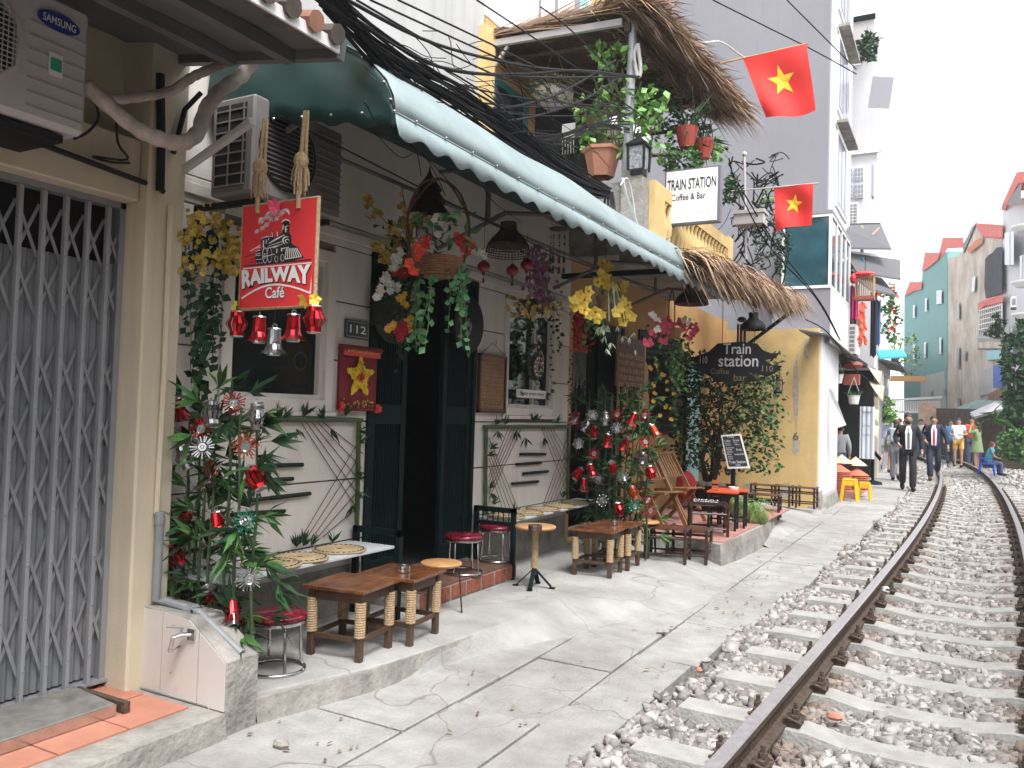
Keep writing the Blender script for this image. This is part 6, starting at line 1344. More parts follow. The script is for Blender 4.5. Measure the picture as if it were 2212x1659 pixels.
for x, y in ((1413, 690), (1425, 700), (1437, 712), (1440, 690), (1448, 700), (1475, 700), (1482, 710), (1495, 705), (1500, 715), (1490, 725), (1470, 695), (1432, 735), (1408, 720), (1400, 740)):
    for k in range(9): flower(bf, PX(x + ru(-8, 8), y + ru(-7, 7), -2.65), ru(.022, .034), (1, -1, 0))
for x, y in ((1410, 680), (1418, 690), (1485, 695), (1478, 690), (1420, 710)):
    for k in range(5): flower(bw, PX(x + ru(-6, 6), y + ru(-6, 6), -2.62), .026, (1, -1, 0))
for k in range(9): vine(bs_, bl, PX(ru(1400, 1500), ru(700, 740), -2.75), ru(.3, 1.05), 16, .06, .045)
for k in range(90): bl.leaf(PX(ru(1400, 1500), ru(690, 790), -2.8 + ru(-.08, .08)), (ru(-1, 1), ru(-1, 1), ru(-1, .6)), .065, .035)
for x, y in ((1405, 795), (1418, 790), (1450, 793), (1432, 810), (1440, 823), (1453, 820), (1415, 850), (1410, 832), (1440, 845), (1455, 850), (1437, 878), (1450, 880), (1425, 895), (1450, 905), (1412, 865), (1430, 860)):
    for k in range(3): flower(by, PX(x + ru(-3, 3), y + ru(-3, 3), -2.9), ru(.02, .03), (1, -1, 0))
bf.build('pink_blossoms', m_fpink, t); bw.build('white_blossoms', m_fwhite, t); bl.build('trailing_leaves', m_leaf, t); bs_.build('stems', m_leafd, t); by.build('yellow_roses', m_fgold, t); b = MB(); b.tube(smooth([c + Vector((0, -.1, .05)), c + Vector((0, -.1, .3)), c + Vector((0, 0, .46)), c + Vector((0, .1, .3)), c + Vector((0, .1, .05))]), .007, 5); b.build('hoop', m_bst, t)
# pendant lamps
def pendant(x, y, r, X, l):
    c = PX(x, y, X); t = thing('pendant_lamp', l, 'lamp', c, 'black dome pendant lamps'); b = MB(); b.lathe([(r, 0), (r * 1.02, .012), (r * .96, r * .35), (r * .75, r * .62), (r * .45, r * .82), (r * .36, r * .95), (r * .36, r * 1.35), (.0, r * 1.38)], c, 22, cap=False); b.build('lamp_shade', m_black, t, smooth=True)
    b = MB(); b.lathe([(r * .97, .004), (r * .9, r * .33), (r * .4, r * .78), (0, r * .8)], c, 20, cap=False); b.build('inner_shade', mat('inner_red', (.12, .02, .025), .6), t, smooth=True); b = MB(); b.tube([c + Vector((0, 0, r * 1.35)), c + Vector((0, 0, r * 1.35 + .3))], .005, 4); b.build('cord', m_black, t)
pendant(1494, 658, .17, -2.45, 'black dome lamp near the far end of the pale awning'); pendant(1627, 713, .16, -2.25, 'black dome lamp hanging below the thatched eave')
# tall bamboo chimes, hurricane lantern
c = PX(1622, 700, -2.45); c = PY(1618, 715, 9.4) if False else PX(1602, 700, -2.5); t = thing('bamboo_chime', 'brown bamboo tube wind chime hanging before the station board', 'wind chime', c)
for k in range(6): b = MB(); a = k; x, y = c.x + .05 * math.cos(a), c.y + .05 * math.sin(a); b.tube([(x, y, c.z), (x, y, c.z - .30 - .03 * (k % 3))], .012, 7); b.build('tube', m_bst2, t)
b = MB(); b.ball(c + Vector((0, 0, .06)), .06, 8, 6, sc=(1, 1, .6)); b.tube([c, c - Vector((0, 0, .55))], .002, 3); b.lathe([(.012, -.70), (.018, -.66), (.014, -.56)], c, 8); b.build('clapper', m_bst, t)
c = PY(1680, 850, 10.2); t = thing('hurricane_lantern', 'small black hurricane lantern hanging from the tip of the station board', 'lantern', c); b = MB()
b.lathe([(.05, 0), (.055, .02), (.04, .04), (.025, .05)], c, 12); b.lathe([(.03, .15), (.02, .18), (.025, .20), (.01, .22)], c, 12); b.tube([c + Vector((-.05, 0, .03)), c + Vector((-.05, 0, .17))], .005, 4); b.tube([c + Vector((.05, 0, .03)), c + Vector((.05, 0, .17))], .005, 4); b.tube(arc(c + Vector((0, 0, .17)), .05, 0, PI, 8), .004, 4); b.build('frame', m_black, t); b = MB(); b.lathe([(.026, .05), (.036, .09), (.026, .15)], c, 12, cap=False); b.build('lamp_glass', m_glass, t)
# yellow flower garland and vine on the left wall
c = PX(445, 520, -3.45); t = thing('yellow_garland', 'mustard-yellow flower garland with a long hanging green vine beside the pillar', 'flower garland', c); bf, bl, bs_ = MB(), MB(), MB()
for k in range(230):
    a = ru(0, 6.28); r = random.gauss(50, 15) + 12 * math.sin(a * 3); x = 450 + r * 1.15 * math.cos(a); y = 525 + r * math.sin(a)
    if x < 384: continue
    flower(bf, PX(x, y, -3.47 + ru(-.06, .06)), ru(.014, .023), (1, -1, 0))
for k in range(40): flower(bf, PX(ru(470, 525), ru(530, 590), -3.45), .024, (1, -1, 0))
for k in range(120): bl.leaf(PX(random.gauss(450, 30), random.gauss(535, 25), -3.5), (ru(-1, 1), ru(-1, 1), ru(-1, .6)), .06, .03)
for k in range(9): vine(bs_, bl, PX(ru(398, 478), ru(560, 600), -3.5), ru(.25, .55), 11, .05, .05, .03)
for k in range(4): vine(bs_, bl, PX(ru(432, 462), ru(600, 640), -3.48), ru(.65, .8), 24, .055, .055, .02)
bf.build('mustard_blossoms', m_fmust, t); bl.build('vine_leaves', m_leafd, t); bs_.build('stems', m_leafd, t)
# guitar behind the big window
c = PX(640, 800, -3.75); t = thing('guitar', 'brown acoustic guitar standing behind the big window glass', 'guitar', c); b = MB()
pol = []; 
for a in range(0, 181, 12): 
    r_ = math.radians(a - 90); z = math.sin(r_); w_ = (.17 if z < .1 else .13) * math.cos(r_) ** .8 if abs(z) < 1 else 0; w_ = max(w_, .0) * (1 - .18 * math.exp(-((z - .15) / .2) ** 2)); pol.append((w_, .24 * z))
pol = pol + [(-a, v) for a, v in reversed(pol)][1:-1]
b.prism(pol, c + Vector((.03, 0, 0)), (0, 1, 0), (0, 0, 1), .08); b.build('body', mat('guitar_top', (.14, .045, .022), .3, noise=.2), t); b = MB(); b.lathe([(.05, 0), (.05, .003), (0, .003)], c + Vector((.031, 0, .06)), 18, rot=(0, PI / 2, 0), cap=False); b.build('sound_hole', m_black, t)
b = MB(); b.lathe([(.062, 0), (.062, .002), (.05, .002)], c + Vector((.031, 0, .06)), 18, rot=(0, PI / 2, 0), cap=False); b.build('rosette', m_rope, t); b = MB(); b.box(c + Vector((.036, 0, -.10)), (.008, .14, .025)); b.build('bridge', m_black, t); b = MB(); b.box(c + Vector((.036, 0, .40)), (.02, .05, .45)); b.build('neck', m_woodleg, t)
# ------------------------------------------------------------------ light box sign, flags
BX = 8.5
a = PY(1437, 370, BX); c_ = PY(1557, 360, BX); d = PY(1433, 488, BX)
t = thing('light_box_sign', 'white framed box sign reading TRAIN STATION Coffee & Bar on the balcony', 'sign', (a.x, BX, d.z))
x0, x1, z0, z1 = a.x, c_.x, d.z, a.z
b = MB(); b.bx(x0, x1, BX, BX + .09, z0, z1); b.build('box_frame', mat('sign_frame', (.13, .13, .16), .5), t); b = MB(); b.bx(x0 + .018, x1 - .03, BX - .006, BX + .001, z0 + .018, z1 - .018); f = b.build('sign_face', mat('sign_white', (.88, .88, .89), .5), t)
w, h = x1 - x0, z1 - z0; U = lambda u: (w * u, 0, 0); V = lambda v: (0, 0, h * v); o_ = lambda u, v: (x0 + w * u, BX - .007, z0 + h * v)
text('TRAIN STATION', o_(.05, .62), U(.88), V(.20), m_ink, f, bold=.015); text('Coffee & Bar', o_(.13, .43), U(.62), V(.12), m_ink, f, bold=.012); text('Add: 110 Tran Phu str Hoan Kiem dist, Ha noi', o_(.06, .17), U(.82), V(.035), m_pvc, f); text('Hotline: Xuan Huong', o_(.06, .11), U(.38), V(.035), m_pvc, f)
for z in (z0 + h * .30, z0 + h * .62): b = MB(); b.tube([(x0, BX + .05, z), (x0 - .25, BX - .1, z)], .012, 5); b.build('bracket', m_rust, t)
def flag(C4, yd, label, pole, tilt):
    """corners TL TR BR BL in pixels"""
    P = [PY(x, y, yd) for x, y in C4]; t = thing('flag', label, 'flag', P[0], 'red flags with yellow stars'); b = MB(); n = 12; N = Vector((0, -1, 0))
    def q(u, v): p = P[3].lerp(P[2], u).lerp(P[0].lerp(P[1], u), v); return p + N * (.035 * math.sin(u * 7 + v * 2) * (1.2 - v) + .02 * math.sin(v * 6 + u * 3)) + Vector((0, 0, -.03 * math.sin(u * PI) * (1 - v) * (1 if tilt > 0 else -1)))
    for i in range(n + 1):
        for j in range(n + 1): b.v.append(q(i / n, j / n))
    for i in range(n):
        for j in range(n): a = i * (n + 1) + j; b.f.append((a, a + n + 1, a + n + 2, a + 1))
    b.build('cloth', m_flag, t, smooth=True); b = MB(); S = star(.5, .56, .24, .10, tilt * .12 - .1); ctr = q(.5, .56) + N * .006; ring = [q(u, v) + N * .006 for u, v in S]
    b.add([ctr] + ring, [(0, 1 + i, 1 + (i + 1) % 10) for i in range(10)]); b.build('star', m_gold, t)
    b = MB(); b.tube([PY(pole[0], pole[1], yd), PY(pole[2], pole[3], yd)], .010, 6); b.build('flag_pole', m_lwood if tilt > 0 else m_ac, t)
flag([(1605, 127), (1743, 96), (1763, 240), (1655, 254)], 9.6, 'larger red flag with yellow star, flying beside the upper thatch', (1555, 137, 1746, 94), 1)
flag([(1672, 405), (1758, 397), (1754, 488), (1676, 501)], 10.4, 'smaller red flag with yellow star, hanging before the glass bay', (1580, 413, 1768, 396), -1)
# ------------------------------------------------------------------ pole and overhead cables
p0 = PY(1352, 402, 7.88); p1 = PY(1368, 48, 7.88); b = MB(); b.tube([(p0.x, p0.y, p0.z - .1), p1], [.055, .04], 10); single(b, 'balcony_pole', mat('galvanised', (.30, .31, .33), .5, metal=.4, noise=.2), 'slim grey pole standing on the balcony corner beside the terracotta planter', 'pole')
def Xof(px): return float(np.interp(px, [640, 1380], [-2.35, -2.85]))
def cable(pts, r, name=None): return smooth([PX(x, y, Xof(x)) for x, y in pts], 6)
ORD = ['first', 'second', 'third', 'fourth', 'fifth', 'sixth', 'seventh', 'eighth', 'ninth', 'tenth', 'eleventh']
groups_ = {'thin': ('thin black cable slanting from the upper left towards the balcony pole', .007), 'mid': ('black cable swinging low across the pale upper wall', .011)}
thin = [[(770, 0), (1000, 130), (1200, 215), (1355, 255)], [(800, 0), (1030, 105), (1220, 190), (1360, 250)], [(860, 0), (1060, 95), (1250, 190), (1360, 240)], [(1030, 0), (1180, 100), (1290, 180), (1420, 275)], [(690, 10), (900, 175), (1100, 245), (1290, 250)], [(700, 0), (930, 160), (1150, 215), (1350, 232)], [(1168, 15), (1230, 62), (1330, 160)], [(720, 0), (960, 200), (1180, 232), (1330, 222)]]
mid = [[(740, 0), (920, 135), (1110, 165), (1270, 167), (1380, 165)], [(735, 5), (950, 145), (1120, 160), (1250, 152), (1370, 165)], [(750, 0), (940, 95), (1130, 142), (1260, 155), (1380, 168)], [(690, 0), (900, 205), (1060, 235), (1200, 205), (1330, 130)], [(700, 20), (880, 200), (1080, 262), (1250, 220), (1340, 165)]]
for k, L in enumerate(thin):
    b = MB(); b.tube(cable(L, 0), .006, 5); single(b, 'overhead_cable', m_cable, 'thin cable slanting down to the balcony pole, %s from the left of the thin ones' % ORD[k], 'cable', 'thin overhead cables')
for k, L in enumerate(mid):
    b = MB(); b.tube(cable(L, 0), .010, 5); single(b, 'overhead_cable', m_cable, '%s of the heavier black cables swinging across the pale upper wall' % ORD[k], 'cable', 'heavier overhead cables')
b = MB()   # the thick tangle
for k in range(62):
    s_ = (k / 62 - .5); e = ru(-.5, .5); L = [(705 + 60 * s_, -10 + ru(-20, 10)), (845 + 30 * e, 138 + 70 * s_ + ru(-9, 9)), (985 + 20 * e, 228 + 105 * s_ + ru(-12, 12)), (1110, 310 + 105 * s_ + ru(-12, 12)), (1210, 378 + 75 * s_ + ru(-10, 10)), (1315 + ru(-6, 6), 418 + 22 * s_)]
    P = smooth([PX(x, y, Xof(x) + ru(-.05, .05)) for x, y in L], 5); b.tube(P, ru(.003, .009), 4, cap=False)
o = single(b, 'cable_bundle', m_cable, 'thick tangle of black cables sagging along the awning to the balcony corner', 'cables'); o['kind'] = 'stuff'
b = MB()
for k in range(60):
    L = [(ru(780, 1200), ru(60, 320))]; 
    for j in range(3): L.append((L[-1][0] + ru(10, 70), L[-1][1] + ru(-10, 70)))
    b.tube(smooth([PX(x, y, Xof(x) + ru(-.1, .1)) for x, y in L], 4), .003, 3, cap=False)
for k in range(16): x = ru(1308, 1325); b.tube(smooth([PX(x, 415, -2.83), PX(x + ru(-6, 8), 450, -2.8), PX(x + ru(-8, 12), 480, -2.76)]), .006, 4, cap=False)
for k in range(10):
    L = [(1360, ru(225, 290)), (1290 + ru(-10, 10), 270 + ru(-10, 10)), (1210, 295 + ru(-10, 20)), (1140, 285 + ru(0, 20))]; b.tube(smooth([PX(x, y, Xof(x)) for x, y in L], 4), .006, 4, cap=False)
o = single(b, 'loose_wires', m_cable, 'loose thin wires curling around the cable bundle', 'cables'); o['kind'] = 'stuff'
b = MB(); b.tube(smooth([PY(1372, 90, 7.9), PY(1385, 80, 8.2), PY(1440, 88, 8.8), PY(1520, 92, 9.6), PY(1560, 92, 10.2), PY(1620, 130, 11.5), PY(1700, 150, 14), PY(1780, 150, 18), PY(1860, 138, 21)], 5), .012, 6); single(b, 'grey_hose', m_ac, 'pale grey cable looping from the balcony pole past the large flag', 'cable')
b = MB(); b.tube(smooth([PY(1378, 95, 7.85), PY(1384, 150, 7.85), PY(1378, 165, 7.85), PY(1370, 120, 7.85), PY(1378, 95, 7.85)]), .02, 6); single(b, 'coiled_cable', m_ac, 'coil of pale cable hung on the balcony pole', 'cable')
b = MB(); b.tube(smooth([PX(1345, 385, -2.74), PX(1352, 420, -2.74), PX(1368, 460, -2.74), PX(1378, 490, -2.74)]), .016, 6); b.tube(smooth([PX(1340, 400, -2.73), PX(1352, 385, -2.73), PX(1362, 400, -2.73), PX(1375, 480, -2.73)]), .006, 5); single(b, 'white_conduit', m_white, 'thin white conduit bent down the concrete balcony corner', 'pipe')
b = MB()   # tangle at far side of the balcony
for k in range(70):
    x, y = ru(1575, 1680), ru(330, 560); P = [(x, y)]
    for j in range(3): P.append((P[-1][0] + ru(-28, 34), P[-1][1] + ru(-20, 45)))
    b.tube(smooth([PY(px, py, 12.6 + ru(-.4, .4)) for px, py in P], 4), ru(.006, .014), 4, cap=False)
o = single(b, 'wire_tangle', m_cable, 'matted tangle of black wires beyond the balcony, before the grey tower', 'cables'); o['kind'] = 'stuff'
for i, L in enumerate(([(1590, 400), (1660, 530), (1760, 640), (1812, 730)], [(1580, 370), (1670, 520), (1770, 650), (1815, 735)], [(1700, 0), (1780, 80), (1850, 150)], [(1540, 0), (1660, 60), (1760, 110), (1850, 160)], [(1740, 690), (1790, 720), (1850, 800), (1875, 820)])):
    b = MB(); b.tube(smooth([PY(x, y, 11 + (x - 1540) * .012) for x, y in L], 5), .010, 5); single(b, 'overhead_cable', m_cable, ['black cable running down past the lower flag to the lean-to', 'second black cable running down past the lower flag', 'black cable crossing the upper right of the tower', 'thin black cable crossing the tower face above the large flag', 'short black cable drooping beyond the flank wall'][i], 'cable')
c = PY(1622, 476, 12.3); b = MB(); b.box(c, (.42, .3, .16)); b.box(c + Vector((0, 0, .10)), (.46, .34, .05)); single(b, 'window_box', m_ac, 'weathered pale trough among the wires before the grey tower', 'planter')
for i, (x, yy) in enumerate(((1600, 12.4), (1612, 12.2))): pass
b = MB(); b.tube([PY(1608, 335, 12.3), PY(1612, 560, 12.3)], .02, 6); b.ball(PY(1608, 333, 12.3), .04, 8, 6); single(b, 'cable_post', m_ac, 'thin post with white knob holding the wire tangle', 'post')
# ------------------------------------------------------------------ balcony planting
def bush(n, cx0, cx1, cy0, cy1, yd, yw, L, w, gaps=True):
    b = MB(); ph = ru(0, 6)
    while n > 0:
        x, y = ru(cx0, cx1), ru(cy0, cy1); n -= 1
        u = (x - (cx0 + cx1) / 2) / (cx1 - cx0) * 2; v = (y - (cy0 + cy1) / 2) / (cy1 - cy0) * 2
        if u * u + v * v > 1 + .3 * math.sin(math.atan2(v, u) * 5 + ph): continue
        if gaps and math.sin(x * .13 + ph) + math.sin(y * .16 + x * .05) < -.75: continue
        b.leaf(PY(x, y, yd + ru(-yw, yw)), (ru(-1, 1), ru(-1, 1), ru(-.9, .7)), L * ru(.7, 1.3), w * ru(.7, 1.2), fold=.1)
    return b
c = PY(1300, 380, 7.95); t = thing('terracotta_planter', 'large six-sided terracotta planter on the balcony corner', 'planter', c); b = MB(); b.lathe([(.13, -.02), (.19, .24), (.215, .25), (.215, .285), (.18, .285), (.17, .26), (0, .26)], c, 6, cap=False, phase=.3); b.build('planter_body', mat('terracotta_pot', (.36, .16, .10), .75, noise=.15), t)
t = thing('climbing_vine', 'fresh green climbing plant around the balcony pole above the planter', 'plant', PY(1340, 330, 8.0)); P = []
bl = bush(420, 1245, 1400, 180, 330, 8.05, .25, .10, .07); m_vine = mat('vine_leaf', (.14, .30, .07), .5, island=.9)
for q in (bush(120, 1270, 1400, 95, 180, 8.0, .2, .09, .065), bush(150, 1355, 1450, 190, 260, 7.95, .2, .10, .07), bush(110, 1380, 1440, 250, 345, 8.0, .2, .09, .06), bush(60, 1215, 1290, 270, 320, 8.0, .2, .09, .06), bush(40, 1270, 1360, 95, 125, 7.9, .05, .09, .07, False)): bl.add(q.v, q.f)
bl.build('leaves', m_vine, t); b = MB()
for k in range(16): x = ru(1290, 1350); b.tube(smooth([PY(x, 345, 8.0), PY(x + ru(-30, 40), 270, 8.05), PY(x + ru(-60, 90), ru(120, 220), 8.0)]), .008, 5)
b.build('stems', mat('stem', (.10, .09, .05), .8), t)
c = PY(1195, 225, 8.6); t = thing('hanging_bowl', 'white hanging bowl with a dry grey-green bushy plant under the upper thatch', 'hanging plant', c); b = MB(); b.ball(c + Vector((0, 0, .12)), .24, 20, 12, sc=(1, 1, .75)); b.v = [(x, y, min(z, c.z + .16)) for x, y, z in b.v]; b.build('bowl', m_white, t, smooth=True)
q = bush(900, 1140, 1245, 150, 222, 8.6, .35, .055, .03, False); q.build('foliage', mat('dry_leaf', (.22, .23, .11), .7, island=.9), t); b = MB()
for s_ in (-1, 1): b.tube([c + Vector((s_ * .2, 0, .16)), c + Vector((0, 0, .7)), PY(1193, 95, 8.6)], .008, 4)
b.build('rope_hanger', m_rope, t)
c = PY(1379, 380, 7.74); t = thing('balcony_lantern', 'black box lantern with wavy glass on the balcony post', 'lantern', c); b = MB()
b.lathe([(.09, 0), (.09, .04), (.06, .05)], c, 4, phase=PI / 4); b.lathe([(.145, .29), (.15, .31), (.03, .39), (.015, .42)], c, 4, phase=PI / 4)
for k in range(4): a = PI / 4 + k * PI / 2; b.beam(c + Vector((.115 * math.cos(a), .115 * math.sin(a), .05)), c + Vector((.125 * math.cos(a), .125 * math.sin(a), .30)), .02, .02)
b.build('frame', m_black, t); b = MB(); b.lathe([(.10, .06), (.11, .29)], c, 4, phase=PI / 4); b.build('lamp_glass', mat('wavy_glass', (.45, .48, .50), .3, col2=(.05, .06, .07), scale=30), t)
b = MB(); b.lathe([(.09, 0), (.10, .05), (0, .05)], PY(1285, 300, 8.5), 10)
for i, (x, y, r) in enumerate(((1483, 300, .13), (1520, 325, .12), (1396, 275, .09))):
    c = PY(x, y, 9.0 + i * .4); t = thing('hanging_pot', ['red clay pot hanging under the right part of the upper thatch', 'second red clay pot hanging lower, above the light box sign', 'small mottled red pot hanging beside the balcony pole'][i], 'hanging plant', c); b = MB(); b.lathe([(r * .6, -.1), (r, .1), (r * 1.05, .12), (0, .1)], c, 14); b.build('pot', mat('red_pot', (.38, .06, .04), .6), t); b = MB()
    for k in range(34): a = ru(0, 6.28); p_ = c + Vector((0, 0, .1)); e = p_ + Vector((math.cos(a) * ru(.1, .4), math.sin(a) * ru(.1, .4), ru(-.2, .45))); b.leaf(p_, e - p_, (e - p_).length, .025, curl=.3)
    b.build('leaves', m_leafd, t)
    b = MB(); b.tube([c + Vector((r * .9, 0, .1)), c + Vector((0, 0, .9))], .006, 4); b.tube([c + Vector((-r * .9, 0, .1)), c + Vector((0, 0, .9))], .006, 4); b.build('wires', m_black, t)
for i, (x0, x1, y0, y1, yd, n, mm, l) in enumerate(((1395, 1440, 150, 300, 9.0, 330, m_leafd, 'dark foliage right of the balcony pole under the thatch'), (1440, 1540, 200, 330, 10.2, 420, m_leafd, 'tangled dark greenery behind the clay pots'), (1170, 1260, 285, 380, 8.5, 260, m_leafd, 'low greenery on the balcony left of the planter'), (1430, 1520, 310, 385, 8.9, 700, m_leaf, 'feathery fern behind the light box sign'), (1500, 1570, 300, 350, 9.8, 260, m_vine, 'pale green plant right of the fern'), (1560, 1605, 380, 440, 10.5, 300, m_leafd, 'round dark shrub at the right edge of the light box'), (1625, 1712, 470, 590, 13.6, 800, m_leafd, 'shrub hanging on the tower wall left of the glass bay'), (1645, 1680, 410, 450, 13.6, 120, m_leafl, 'light green sprig left of the lower flag'), (1410, 1460, 180, 300, 9.6, 160, m_leafd, 'dim hanging foliage at the back of the upper balcony'))):
    q = bush(n, x0, x1, y0, y1, yd, .3, .075, .04); single(q, 'balcony_plant', mm, l, 'plant', 'plants around the balcony')
b = MB()    # railing with dark spindles on balcony
for k in range(18): x = 1140 + k * 6; b.tube([PY(x, 300, 8.2), PY(x, 385, 8.2)], .012, 4)
b.tube([PY(1138, 300, 8.2), PY(1245, 300, 8.2)], .015, 5); single(b, 'balcony_railing', m_black, 'dark railing behind the cable bundle on the balcony', 'railing')
b = MB(); b.box(PY(1228, 300, 8.4), (.16, .02, .35)); b.box(PY(1228, 325, 8.45), (.14, .12, .02)); single(b, 'balcony_chair', m_white, 'white seat back glimpsed on the balcony', 'chair')
# ------------------------------------------------------------------ the row of houses on the other side of the track (behind and right of the camera)
m_opp = mat('opposite_render', (.30, .26, .21), .85, noise=.2, scale=1.2, streak=.2)
for i, (y0, y1, h, l) in enumerate(((-14, -5.2, 7.0, 'tall grimy render house opposite the gated house'), (-5, 2.8, 5.5, 'two-storey house opposite the cafe'), (3, 9.2, 6.0, 'narrow tall house opposite the yellow cafe'), (9.4, 17, 6.0, 'low house opposite the flank wall'))):
    t = thing('opposite_house', l, 'house', (2.6, (y0 + y1) / 2, -.1)); xw = 3.3 if y1 < 9.5 else 4.0
    b = MB(); b.bx(xw, xw + 5, y0, y1, -.1, h); b.build('wall', m_opp, t); b = MB(); b.box((xw - .2, (y0 + y1) / 2, 2.9), (.8, (y1 - y0) * .9, .04), rot=(0, .2, 0)); b.build('canopy', m_soffit, t)
    for k in range(2):
        yc = y0 + (y1 - y0) * (k + .5) / 2
        b = MB(); b.bx(xw - .03, xw, yc - .5, yc + .5, 0, 2.1); b.build('door', m_green, t); b = MB(); b.bx(xw - .03, xw, yc - .5, yc + .5, 4, 5.2); w = b.build('window', m_white, t); b = MB(); b.bx(xw - .035, xw - .03, yc - .42, yc + .42, 4.08, 5.12); b.build('pane', m_dglass, w)
# ------------------------------------------------------------------ shops beyond the flank wall
sh = thing('souvenir_shop', 'dark open-fronted shop house beyond the white wall end', 'shop', (-3, 20, 0))
b = MB(); b.bx(-5, -2.9, 17.0, 25, -.05, 3.6); b.build('back_wall', m_dark, sh); b = MB(); b.bx(-2.9, -2.12, 17.0, 17.1, -.05, 3.3); b.bx(-2.9, -2.05, 24.2, 24.4, -.05, 3.0); b.islands('side_wall', m_dark, sh); b = MB(); b.bx(-5, -2.1, 17.1, 24.2, 2.9, 3.0); b.build('ceiling', m_dark, sh)
b = MB(); b.bx(-2.9, -1.75, 17.2, 19.3, -.05, .14); b.build('pink_step', mat('pink_tile', (.38, .19, .16)), sh)
wh = thing('white_house', 'bleached white house rising beyond the grey tower, with grid windows', 'building', (-2.5, 24, 0))
p_ = PY(1895, 300, 23.0); q_ = PY(1822, 300, 23.0)
b = MB(); b.bx(-7, p_.x, 23.0, 29, 2.9, PY(1850, 55, 23).z); b.build('wall', mat('bleached_white', (.60, .60, .625), .8, noise=.06, scale=.8, streak=.15, stain=(.3, .3, .32)), wh)
for z_ in (5.5, 8.5, 11.5): b = MB(); b.bx(-7, p_.x + .12, 22.9, 23, z_, z_ + .12); b.build('floor_band', m_white, wh)
def fwin(par, X0, Y0_, X1, Y1_, yd, nx, nz, frame, pane):
    a = PY(X0, Y1_, yd); c = PY(X1, Y0_, yd); b = MB(); b.bx(a.x, c.x, yd - .05, yd, a.z, c.z); w = b.build('window', frame, par); b = MB()
    for i in range(nx):
        for j in range(nz): dx = (c.x - a.x) / nx; dz = (c.z - a.z) / nz; b.bx(a.x + dx * i + dx * .12, a.x + dx * (i + 1) - dx * .12, yd - .06, yd - .05, a.z + dz * j + dz * .12, a.z + dz * (j + 1) - dz * .12)
    b.build('pane', pane, w); return w
m_fp = mat('pale_pane', (.28, .30, .36), .3)
fwin(wh, 1825, 365, 1842, 392, 23, 3, 3, m_white, m_fp); fwin(wh, 1846, 362, 1866, 392, 23, 3, 3, m_white, m_fp); fwin(wh, 1825, 398, 1842, 430, 23, 3, 3, m_white, m_fp); fwin(wh, 1846, 398, 1866, 430, 23, 3, 3, m_white, m_fp); fwin(wh, 1830, 85, 1866, 140, 23, 4, 4, m_white, mat('far_pane', (.10, .11, .16)))
b = MB(); a = PY(1826, 50, 22.9); c = PY(1892, 44, 22.9); e = PY(1890, 80, 22.2); b.box(((a.x + c.x) / 2, 22.8, a.z), (c.x - a.x, .1, .12)); b.build('green_gutter', m_green, wh)
b = MB(); b.bx(a.x, PY(1888, 60, 22.8).x, 22.82, 22.85, PY(1860, 84, 22.8).z, a.z - .05); b.build('corrugated_panel', m_ac, wh)
q = bush(420, 1852, 1895, 72, 130, 22.4, .3, .16, .09); single(q, 'balcony_creeper', m_leafd, 'green creeper hanging high on the white house balcony', 'plant')
b = MB(); c = PY(1903, 200, 22); b.box(c, (.5, .03, .75), rot=(.2, .1, .3)); single(b, 'open_shutter', mat('shutter_grey', (.32, .32, .36), .6), 'grey shutter flap jutting from the top of the white house', 'shutter')
b = MB(); c = PY(1867, 395, 22.4); b.box(c + Vector((.2, 0, 0)), (.05, .3, .8)); single(b, 'side_shutter', mat('shutter_grey', (.25, .25, .29)), 'thin grey shutter beside the grid windows of the white house', 'shutter')
def acbox(x0, y0, x1, y1, yd, label, dep=.35, nx=2, nz=6):
    a = PY(x0, y1, yd); c = PY(x1, y0, yd); t = thing('air_conditioner', label, 'air conditioner', a, 'small white air conditioners beyond the cafes'); b = MB(); b.bx(a.x, c.x, yd, yd + dep * 2, a.z, c.z); b.build('casing', m_white, t, bevel=.01); b = MB()
    w = (c.x - a.x) * .86 / nx; h = (c.z - a.z) * .86 / nz
    for i in range(nx):
        for j in range(nz): xx = a.x + (c.x - a.x) * .07 + w * i; zz = a.z + (c.z - a.z) * .07 + h * j; b.bx(xx + w * .1, xx + w * .9, yd - .006, yd, zz + h * .15, zz + h * .85)
    o = b.build('vent_openings', m_pvc, t); b = MB(); b.bx(a.x, c.x, yd - .02, yd + .3, a.z - .06, a.z); b.build('bracket', m_rust, t)
acbox(1817, 700, 1850, 765, 17.6, 'white air conditioner under the glass bay, side grille facing'); acbox(1880, 800, 1905, 850, 24.5, 'smaller white air conditioner above the tied creeper, farther down'); acbox(1831, 436, 1854, 486, 21.5, 'white air conditioner high under the grid windows')
def sheet(pts, m, name, label, cat, th=.04):
    P = [PY(x, y, yd) for x, y, yd in pts]; b = MB(); up = Vector((0, 0, th)); n = len(P); b.add(P + [p + up for p in P], [tuple(range(n))[::-1], tuple(range(n, 2 * n))] + [(i, (i + 1) % n, n + (i + 1) % n, n + i) for i in range(n)]); return single(b, name, m, label, cat)
sheet([(1805, 488, 18.6), (1902, 486, 22), (1925, 540, 19.8), (1826, 538, 18.2)], mat('dark_sheet', (.09, .09, .10)), 'metal_canopy', 'grey sheet canopy with green edge right of the glass bay', 'canopy')
sheet([(1805, 487, 18.5), (1902, 485, 21.9), (1902, 492, 21.9), (1805, 494, 18.5)], m_green, 'canopy_edge', 'green edge trim on the upper grey canopy', 'trim')
sheet([(1822, 546, 18.6), (1944, 562, 22), (1946, 606, 20), (1850, 590, 18.4)], mat('dark_sheet', (.09, .09, .10)), 'metal_canopy', 'middle grey sheet canopy over the blue corrugated panel', 'canopy')
